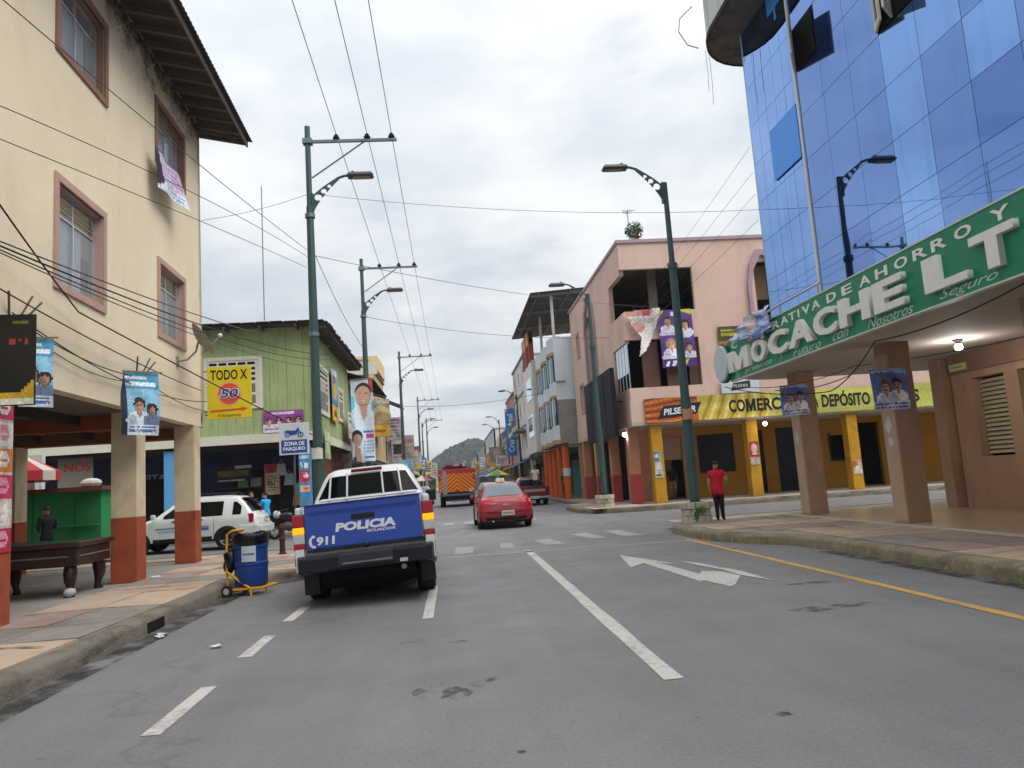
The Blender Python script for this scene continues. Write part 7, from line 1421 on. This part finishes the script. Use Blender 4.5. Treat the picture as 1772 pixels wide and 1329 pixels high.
for i in range(10):
    x, y = r.uniform(-22, 30), r.uniform(400, 430); z = hz(x, y); t = thing('hillside_house', 'small pale house at the foot of the wooded hill', 'house', (x, y, max(z, 0)), r.uniform(-.3, .3), 'houses at the foot of the hill')
    t.scale = (.6, .6, .6); MB().box(-3, 3, -2.5, 2.5, -1, 3.2).build('wall', pm(r.choice(('b9b4a8', 'a8a098', 'c2bcb0'))), t); MB().hexa([(-3.4, -2.9, 3.2), (3.4, -2.9, 3.2), (3.4, 2.9, 3.2), (-3.4, 2.9, 3.2)], [(-3.4, -.1, 4.6), (3.4, -.1, 4.6), (3.4, .1, 4.6), (-3.4, .1, 4.6)]).build('roof', pm(r.choice(('8a6a5a', '9a9a98', '7a7470'))), t)
    for x in (-1.5, 1.5): MB().box(x - .6, x + .6, -2.54, -2.5, 1, 2.2).build('window', pm('2c3034'), t)
# ---------------------------------------------------------------- banners and signs along the street
t = thing('portrait_banner', 'tall campaign banner with a smiling man on the second left power pole', 'banner', (-3.35, 29.75, 2.6), -.06)
printed('sheet', fr((0, -.16, 1.6), SOUTH), .86, 3.2, 44, 150, 'cfd8e2', [('r', 0, .3, .16, 1, 'a9cdd8'), ('r', .8, .84, 1, 1, 'c2485a'), ('p', [(.0, .62), (.16, .66), (.12, .8), (0, .8)], '4ab4d4'), ('p', [(.88, .62), (1, .6), (1, .74), (.9, .72)], '4ab4d4'), ('e', .55, .53, .52, .10, 'cdd6e0'), ('p', [(.32, .72), (.75, .72), (.66, .54), (.5, .50)], 'c49a82'), ('e', .55, .855, .38, .11, '3a302a'), ('e', .54, .80, .36, .125, 'cfa68e'), ('r', .36, .828, .48, .836, '4a3830'), ('r', .62, .83, .74, .838, '4a3830'), ('e', .54, .715, .27, .035, '8a6a5a'), ('e', .54, .735, .28, .04, 'cba088'), ('e', .54, .738, .10, .006, 'e0cfc8'), ('p', [(.5, .84), (.58, .84), (.6, .785), (.5, .785)], 'c2967e'),
        ('r', .0, .0, 1, .40, 'c6d2e0'), ('e', .22, .30, .25, .085, '221c1a'), ('e', .24, .26, .2, .075, 'b08a74'), ('p', [(.05, 0), (.4, 0), (.36, .16), (.1, .2)], 'b08a74'), ('r', .0, .0, .16, .06, '2a3a6a'), ('r', .62, .28, .95, .33, 'c03a6a'), ('r', .5, .35, .95, .375, '5a6a98'), ('r', .55, .04, .95, .06, '4a5a88')] + lines(.5, .10, .95, .26, 4, '93a4c4'), t, bend=lambda u, v: .06 * math.sin(u * 3 + v * 4), world=False)
for z in (0, 3.22): MB().tube([(-.48, -.13, z), (.52, -.13, z + .03)], .018, 6).build('stick', bw, t)
def hang(lab, x, y, z, w, h, base, layers, nm='hanging_sign', cat='sign'):
    t = thing(nm, lab, cat, (x, y, z)); printed('sheet', fr((0, 0, h / 2), SOUTH), w, h, max(12, int(w * 14)), max(12, int(h * 14)), base, layers, t, world=False); MB().box(-w / 2 - .02, w / 2 + .02, .01, .05, -.02, h + .02).build('board', mat('sign_backing', '8a867e', .8), t); return t
hang('tan and yellow hanging advertisement beside the tall portrait banner', -3.62, 40, 4.25, .95, 1.95, 'a58c5a', [('r', 0, 0, 1, .28, 'cf9c2c'), ('r', .1, .1, .8, .17, '8a6a1c'), ('p', [(0, .55), (.5, .7), (1, .6), (1, .75), (.5, .85), (0, .72)], 'c4b48c'), ('r', 0, .9, 1, 1, 'b9b4a4')])
hang('grey-pink hanging sign with dark print near the third pole', -3.3, 45, 4.35, .75, 1.3, 'a89c9c', lines(.1, .55, .9, .95, 3, '7a5a64') + lines(.1, .1, .9, .5, 3, '6a6a72'))
hang('small dark board under the grey-pink sign', -3.25, 46.5, 3.55, .5, .6, '2a2a2e', [('r', .1, .1, .9, .2, '4a4a4e')])
hang('pale red and yellow board farther along the left side', -3.75, 62, 3.1, 1.5, 2.6, 'a59890', [('r', 0, 0, 1, .2, 'c9a24a'), ('r', .1, .75, .9, .9, 'a8685e')] + lines(.1, .3, .9, .68, 5, '84746c'))
hang('pale blue and white hoarding low on the left beyond the pickup', -3.0, 50, 1.9, 1.0, 1.4, '7fb8d8', [('p', [(.2, .1), (.5, .9), (.8, .4)], 'd6e0e6'), ('r', .6, .2, .9, .5, 'b84a4a'), ('r', 0, 0, 1, .08, 'dadcd8')])
hang('white and yellow board at the far left kerb', -3.2, 66, 3.0, 1.2, 1.5, 'b9b9b4', [('r', 0, 0, 1, .3, 'cfae4a')] + lines(.1, .4, .9, .9, 4, '8a8a88'))
CA = thing('pharmacy_sign', 'tall blue vertical pharmacy sign reading Cruz Azul on the right', 'sign', (6.0, 74.5, 3.9))
MB().box(-.48, .50, 0, .12, 0, 4.7).build('board', mat('pharmacy_blue', '1f78be', .4, var=.04), CA); MB().poly([(-.48, -.004, 4.2), (-.1, -.004, 4.7), (-.48, -.004, 4.7)]).build('corner_patch', pm('b4a4a4'), CA); f = fr((0, -.003, 2.35), SOUTH) @ Matrix.Rotation(PI / 2, 4, 'Z')
text('lettering', 'Cruz', f @ Matrix.Translation((-1.3, 0, 0)), .56, pm('d4dde4'), CA, w=1.35, bold=.03, world=False); text('lettering', 'Azul', f @ Matrix.Translation((1.15, 0, 0)), .56, pm('d4dde4'), CA, w=1.3, bold=.03, world=False)
mb = MB().fbox(f, -.28, .38, -.30, .30, 0, .003); mb.build('cross_field', pm('d4dde4'), CA); MB().fbox(f, -.2, .3, -.07, .07, .0035, .006).fbox(f, -.02, .12, -.22, .22, .0035, .0059).build('cross', pm('1f78be'), CA)
MB().tube([(0, .06, -3.7), (0, .06, 0)], .09, 8).build('post', STEELG, CA)
for i, (x, y, cs, lab) in enumerate(((3.9, 66, ('c9b73a', '4a8a4a'), 'yellow and green parasol over a stall far on the right'), (3.3, 72, ('3a4a8a', '4a5a9a'), 'blue parasol over a stall far on the right'), (-2.9, 72, ('8a3a3a', 'b9b4ac'), 'red and white parasol far on the left'))):
    t = thing('parasol', lab, 'parasol', (x, y, 0)); MB().tube([(0, 0, 0), (0, 0, 2.5)], .03, 6).build('pole', STEELG, t); mb = MB()
    for k in range(10):
        a, b = 2 * PI * k / 10, 2 * PI * (k + 1) / 10; mb.cur = (k // 2) % 2; mb.poly([(1.1 * math.cos(a), 1.1 * math.sin(a), 2.0), (1.1 * math.cos(b), 1.1 * math.sin(b), 2.0), (0, 0, 2.55)])
    mb.build('canopy', [pm(c) for c in cs], t)
t = thing('sign_board', 'dark patterned shop board hanging far on the right', 'sign', (5.6, 90, 3.2)); printed('sheet', fr((0, 0, 1.2), SOUTH), 2.2, 2.4, 14, 14, '77756c', [('r', 0, 0, 1, .2, 'b99a4a'), ('e', .5, .6, .3, .25, '8f8d84')], t, world=False)
for side, x, y, z, w, h, c, c2, lab in ((1, 5.6, 84, 3.2, 1.4, 1.1, 'c9c4b4', '5a6a8a', 'pale square shop sign on the right beyond the blue pharmacy sign'), (1, 5.2, 98, 3.4, 1.6, 1.6, 'a8623c', 'd9b878', 'orange-brown shop sign far on the right'), (1, 4.9, 112, 3.4, 1.8, 2.2, '8fa9b8', 'd4dce0', 'light blue shop sign far on the right'), (1, 4.7, 128, 3.2, 2.0, 1.8, 'c9a24a', '6a4a2a', 'yellow shop sign near the far right end'),
        (-1, -3.9, 56, 3.4, .9, 1.6, 'b0a8a8', '9a3a4a', 'grey sign with red print on the left past the third pole'), (-1, -3.7, 72, 3.3, 1.3, 2.0, '8a4a42', 'c9c0b4', 'dull red hanging sign far on the left'), (-1, -3.5, 86, 3.2, 1.3, 1.5, '4a7aa0', 'd0d8dc', 'blue hanging sign far on the left'), (-1, -3.3, 98, 3.0, 1.5, 1.7, 'c2b070', '5a5040', 'straw-coloured hanging sign far on the left'), (-1, -3.2, 118, 3.0, 1.8, 2.0, 'a9a4a0', '5a5a6a', 'grey hanging sign near the far left end')):
    hang(lab, x, y, z, w, h, c, lines(.1, .15, .9, .85, 4, c2))
r = random.Random(31)
for i, (xf, y, side, lab, c) in enumerate(((6.25, 61.2, 1, 'grey railed balcony on the white building', 'b4b2ac'), (6.55, 69.5, 1, 'pale balcony on the narrow building at right', 'c2bdb2'), (6.55, 77, 1, 'pinkish balcony on the gabled building', 'b08a80'), (-4.95, 59.6, -1, 'dull balcony on the grey left building', '9a958c'), (-4.9, 48, -1, 'cream balcony on the tower building', 'cbb48a'))):
    t = thing('balcony', lab, 'balcony', (xf, y + 2, 5.6)); x0, x1 = sorted((0, -side * .9)); MB().box(x0, x1, -2.2, 2.2, -.15, 0).build('slab', CEMT, t); m_ = mat('balcony_' + c, c, .85, var=.1)
    xo = -side * .87; MB().box(xo - .03, xo + .03, -2.2, 2.2, 0, .32).build('parapet', m_, t); MB().tube([(xo, -2.2, .95), (xo, 2.2, .95)], .03, 6).build('handrail', STEELG, t); b0 = MB().tube([(xo, -2.1, .32), (xo, -2.1, .95)], .015, 5).build('baluster', STEELG, t)
    for k in range(1, 13): inst(b0, t, (0, k * .35, 0))
for i, (x, y, lab) in enumerate(((-4.4, 33.5, 'person walking past the white shop sign on the left pavement'), (-4.3, 44, 'person in dark clothes on the left pavement beyond the banner'), (5.9, 62, 'person by the stalls on the far right'), (6.5, 58.5, 'person walking at the far right kerb'))):
    person(lab, (x, y, .19), r.uniform(0, 6), 1.62 + .05 * i, ('8a8a92', '2a2c38', 'a84a4a', '3a6a8a')[i], ('22242c', '1c1c20', '2c3448', '4a4238')[i], '7a4e3a')
# motorcycle parked at the corner shop
MC = thing('motorcycle', 'dark motorcycle with a pale fairing parked before the corner shop', 'motorcycle', (-5.75, 27.0, 0), 1.1)
for y in (-.62, .62):
    Mw = Matrix.Translation((0, y, .3)) @ Matrix.Rotation(PI / 2, 4, 'Y'); w = MB().lathe([(.22, -.05), (.30, -.03), (.30, .03), (.22, .05), (.215, 0)], n=22, M=Mw, cap=False).build('wheel', RUB, MC, smooth=.6); mb = MB().lathe([(0, -.04), (.05, -.04), (.05, .04), (0, .04)], n=10, M=Mw)
    for k in range(5): a = 2 * PI * k / 5; mb.tube([Mw @ Vector((.04 * math.cos(a), .04 * math.sin(a), 0)), Mw @ Vector((.22 * math.cos(a), .22 * math.sin(a), 0))], .014, 5)
    mb.build('rim', RIM, w)
MB().ball((0, .1, .82), (.14, .27, .12), 12, 8).build('tank', mat('moto_dark', '1c2026', .3, coat=.4), MC, smooth=1.5); MB().hexa([(-.12, -.62, .76), (.12, -.62, .76), (.12, -.08, .74), (-.12, -.08, .74)], [(-.10, -.66, .86), (.10, -.66, .86), (.11, -.08, .80), (-.11, -.08, .80)]).build('seat', BLKP, MC, bevel=.03)
MB().ball((0, .02, .45), (.15, .24, .17), 10, 7).build('engine', mat('engine_grey', '5a5a5c', .5, .5), MC, smooth=1); MB().ball((0, .5, .86), (.13, .14, .15), 10, 7).build('fairing', pm('c4c6c6'), MC, smooth=1.5)
MB().tube([(-.06, .62, .3), (-.06, .42, .95)], .025, 6).tube([(.06, .62, .3), (.06, .42, .95)], .025, 6).tube([(-.34, .28, 1.02), (0, .42, .98), (.34, .28, 1.02)], .017, 6).tube([(0, -.62, .3), (0, -.1, .5)], .035, 6).tube([(.1, -.7, .34), (.1, .1, .3)], .04, 8).build('frame', BLKP, MC, smooth=.8)
# ---------------------------------------------------------------- cables
CBL = mat('cable_black', '1a1a1c', .6); CBG = mat('cable_grey_thin', '4a4a4c', .6)
def cable(lab, a, b, sag, rad=.008, m=None, group=None, n=22, name='cable', mid=()):
    mb = MB(); ps = [a] + list(mid) + [b]; pts = []
    for p, q in zip(ps, ps[1:]):
        for i in range(n + 1):
            if pts and i == 0: continue
            u = i / n; pts.append((p[0] + (q[0] - p[0]) * u, p[1] + (q[1] - p[1]) * u, p[2] + (q[2] - p[2]) * u - sag * 4 * u * (1 - u)))
    return tag(mb.tube(pts, rad, 5).build(name, m or CBL, smooth=2), lab, 'cable', group)
ztop = .18 + 10.78 - .54 + .15
for q, nm in ((.72, 'left'), (1.5, 'middle'), (2.12, 'right')):
    x = -3.2 + q; cable(f'{nm} of the three power lines running over the pole crossarms', (x, -12, ztop + .3), (x, 104, ztop), .0, .009, CBG, 'power lines on the crossarms', mid=((x, 18.5, ztop), (x, 29.9, ztop), (x, 51.4, ztop), (x, 78.5, ztop)), name='power_line')
g = 'cables strung along the cream building'
for i, (a, b, s, rd, lab) in enumerate((((-4.45, 4.5, 6.45), (-3.2, 18.5, 7.45), .10, .007, 'steep thin cable from top left down to the nearest power pole'), ((-4.8, 6.0, 5.4), (-3.22, 18.5, 7.30), -.2, .006, 'thin cable crossing the upper left cream window'), ((-4.9, 6.0, 5.15), (-3.3, 18.4, 7.05), -.05, .006, 'thin cable just below the upper left cream window'),
        ((-4.9, 7.2, 4.42), (-4.3, 28.1, 6.9), .28, .010, 'uppermost of the bundled cables on the cream wall'), ((-4.9, 7.2, 4.40), (-4.3, 28.1, 6.6), .34, .012, 'second of the bundled cables on the cream wall'), ((-4.9, 7.2, 4.38), (-4.3, 28.1, 6.4), .40, .009, 'third of the bundled cables on the cream wall'), ((-4.9, 7.2, 4.36), (-4.2, 28.1, 6.1), .40, .008, 'lowest of the bundled cables on the cream wall'),
        ((-5.28, 9.5, 3.95), (-5.5, 17.6, 3.75), .30, .009, 'slack cable between the wooden sticks and the cream corner'), ((-5.28, 9.5, 3.9), (-5.4, 13.75, 3.75), .14, .009, 'slack cable from the wooden sticks to the blue banner'), ((-5.3, 9.6, 3.86), (-5.42, 13.75, 3.7), .24, .007, 'lower slack cable from the wooden sticks to the blue banner'),
        ((-5.42, 13.8, 3.75), (-5.6, 17.7, 3.55), .10, .008, 'cable from the blue banner to the cream corner'), ((-5.2, 9.0, 4.15), (-5.5, 17.2, 3.95), .08, .010, 'cable along the cream wall below the lower windows'))):
    cable(lab, a, b, s, rd, None if i % 3 else CBG, g)
cable('dark cable dropping from top left and running past the yellow hanging sign', (-4.95, 8.6, 5.0), (-3.3, 18.4, 2.9), .02, .012, None, g, mid=((-5.3, 11.2, 4.35),))
cable('span cable from the nearest power pole across the street to the pink building', (-3.2, 18.5, 7.4), (8.9, 29.9, 8.2), .25, .008, CBG); cable('span cable high over the street to the blue glass corner', (-3.2, 18.5, 9.0), (8.3, 18.1, 8.0), .25, .006, CBG); cable('span cable from the cream corner to the nearest power pole', (-5.6, 17.7, 8.1), (-3.2, 18.5, 9.0), .08, .006, CBG)
cable('short span between the first two left poles', (-3.1, 18.5, 7.38), (-3.1, 29.9, 6.9), .25, .008); cable('span cable lower over the street behind the lamp', (-3.2, 29.9, 8.4), (7.4, 33, 7.6), .3, .010, CBG); cable('second low span over the street', (-3.2, 51.4, 7.0), (6.3, 50, 7.2), .3, .014, CBG)
for i, (x, z) in enumerate(((8.35, 4.6), (8.38, 5.3), (8.32, 5.9), (8.36, 6.6))): cable(('lowest', 'second', 'third', 'topmost')[i] + ' of the thin cables fanning over the pink facade', (7.45, 31.5 + i * .3, 6.9 + i * .25), (8.3, 18.3, z + 3.2), .12, .005, CBG, 'cables fanning over the pink facade')
cable('loose cable looping under the green sign across the brown pillars', (7.22, 19.0, 3.55), (7.4, 8.5, 3.6), .12, .012, None, None, mid=((8.25, 15.6, 2.95), (7.6, 12.6, 3.52))); cable('thin cable strung under the canopy soffit', (7.6, 18.5, 3.45), (10.5, 9, 3.5), .15, .009, CBG, None, mid=((8.3, 14.6, 3.35),)); cable('white cable curled around the farther brown pillar', (8.2, 18.2, 3.3), (9.6, 16.0, 3.6), .2, .014, pm('b9b7b0'))

# ---------------------------------------------------------------- damp air
hz_ = MB().box(-300, 300, -200, 640, -1.5, 40).build('haze', bpy.data.materials.new('haze_air'))
hm = hz_.data.materials[0]; hm.use_nodes = True; nt = hm.node_tree; nt.nodes.clear(); ho = nt.nodes.new('ShaderNodeOutputMaterial'); hv = nt.nodes.new('ShaderNodeVolumePrincipled')
hv.inputs['Color'].default_value = (.92, .95, 1, 1); hv.inputs['Density'].default_value = 0.00045; hv.inputs['Anisotropy'].default_value = 0.2; nt.links.new(hv.outputs[0], ho.inputs['Volume'])
tag(hz_, kind='stuff')
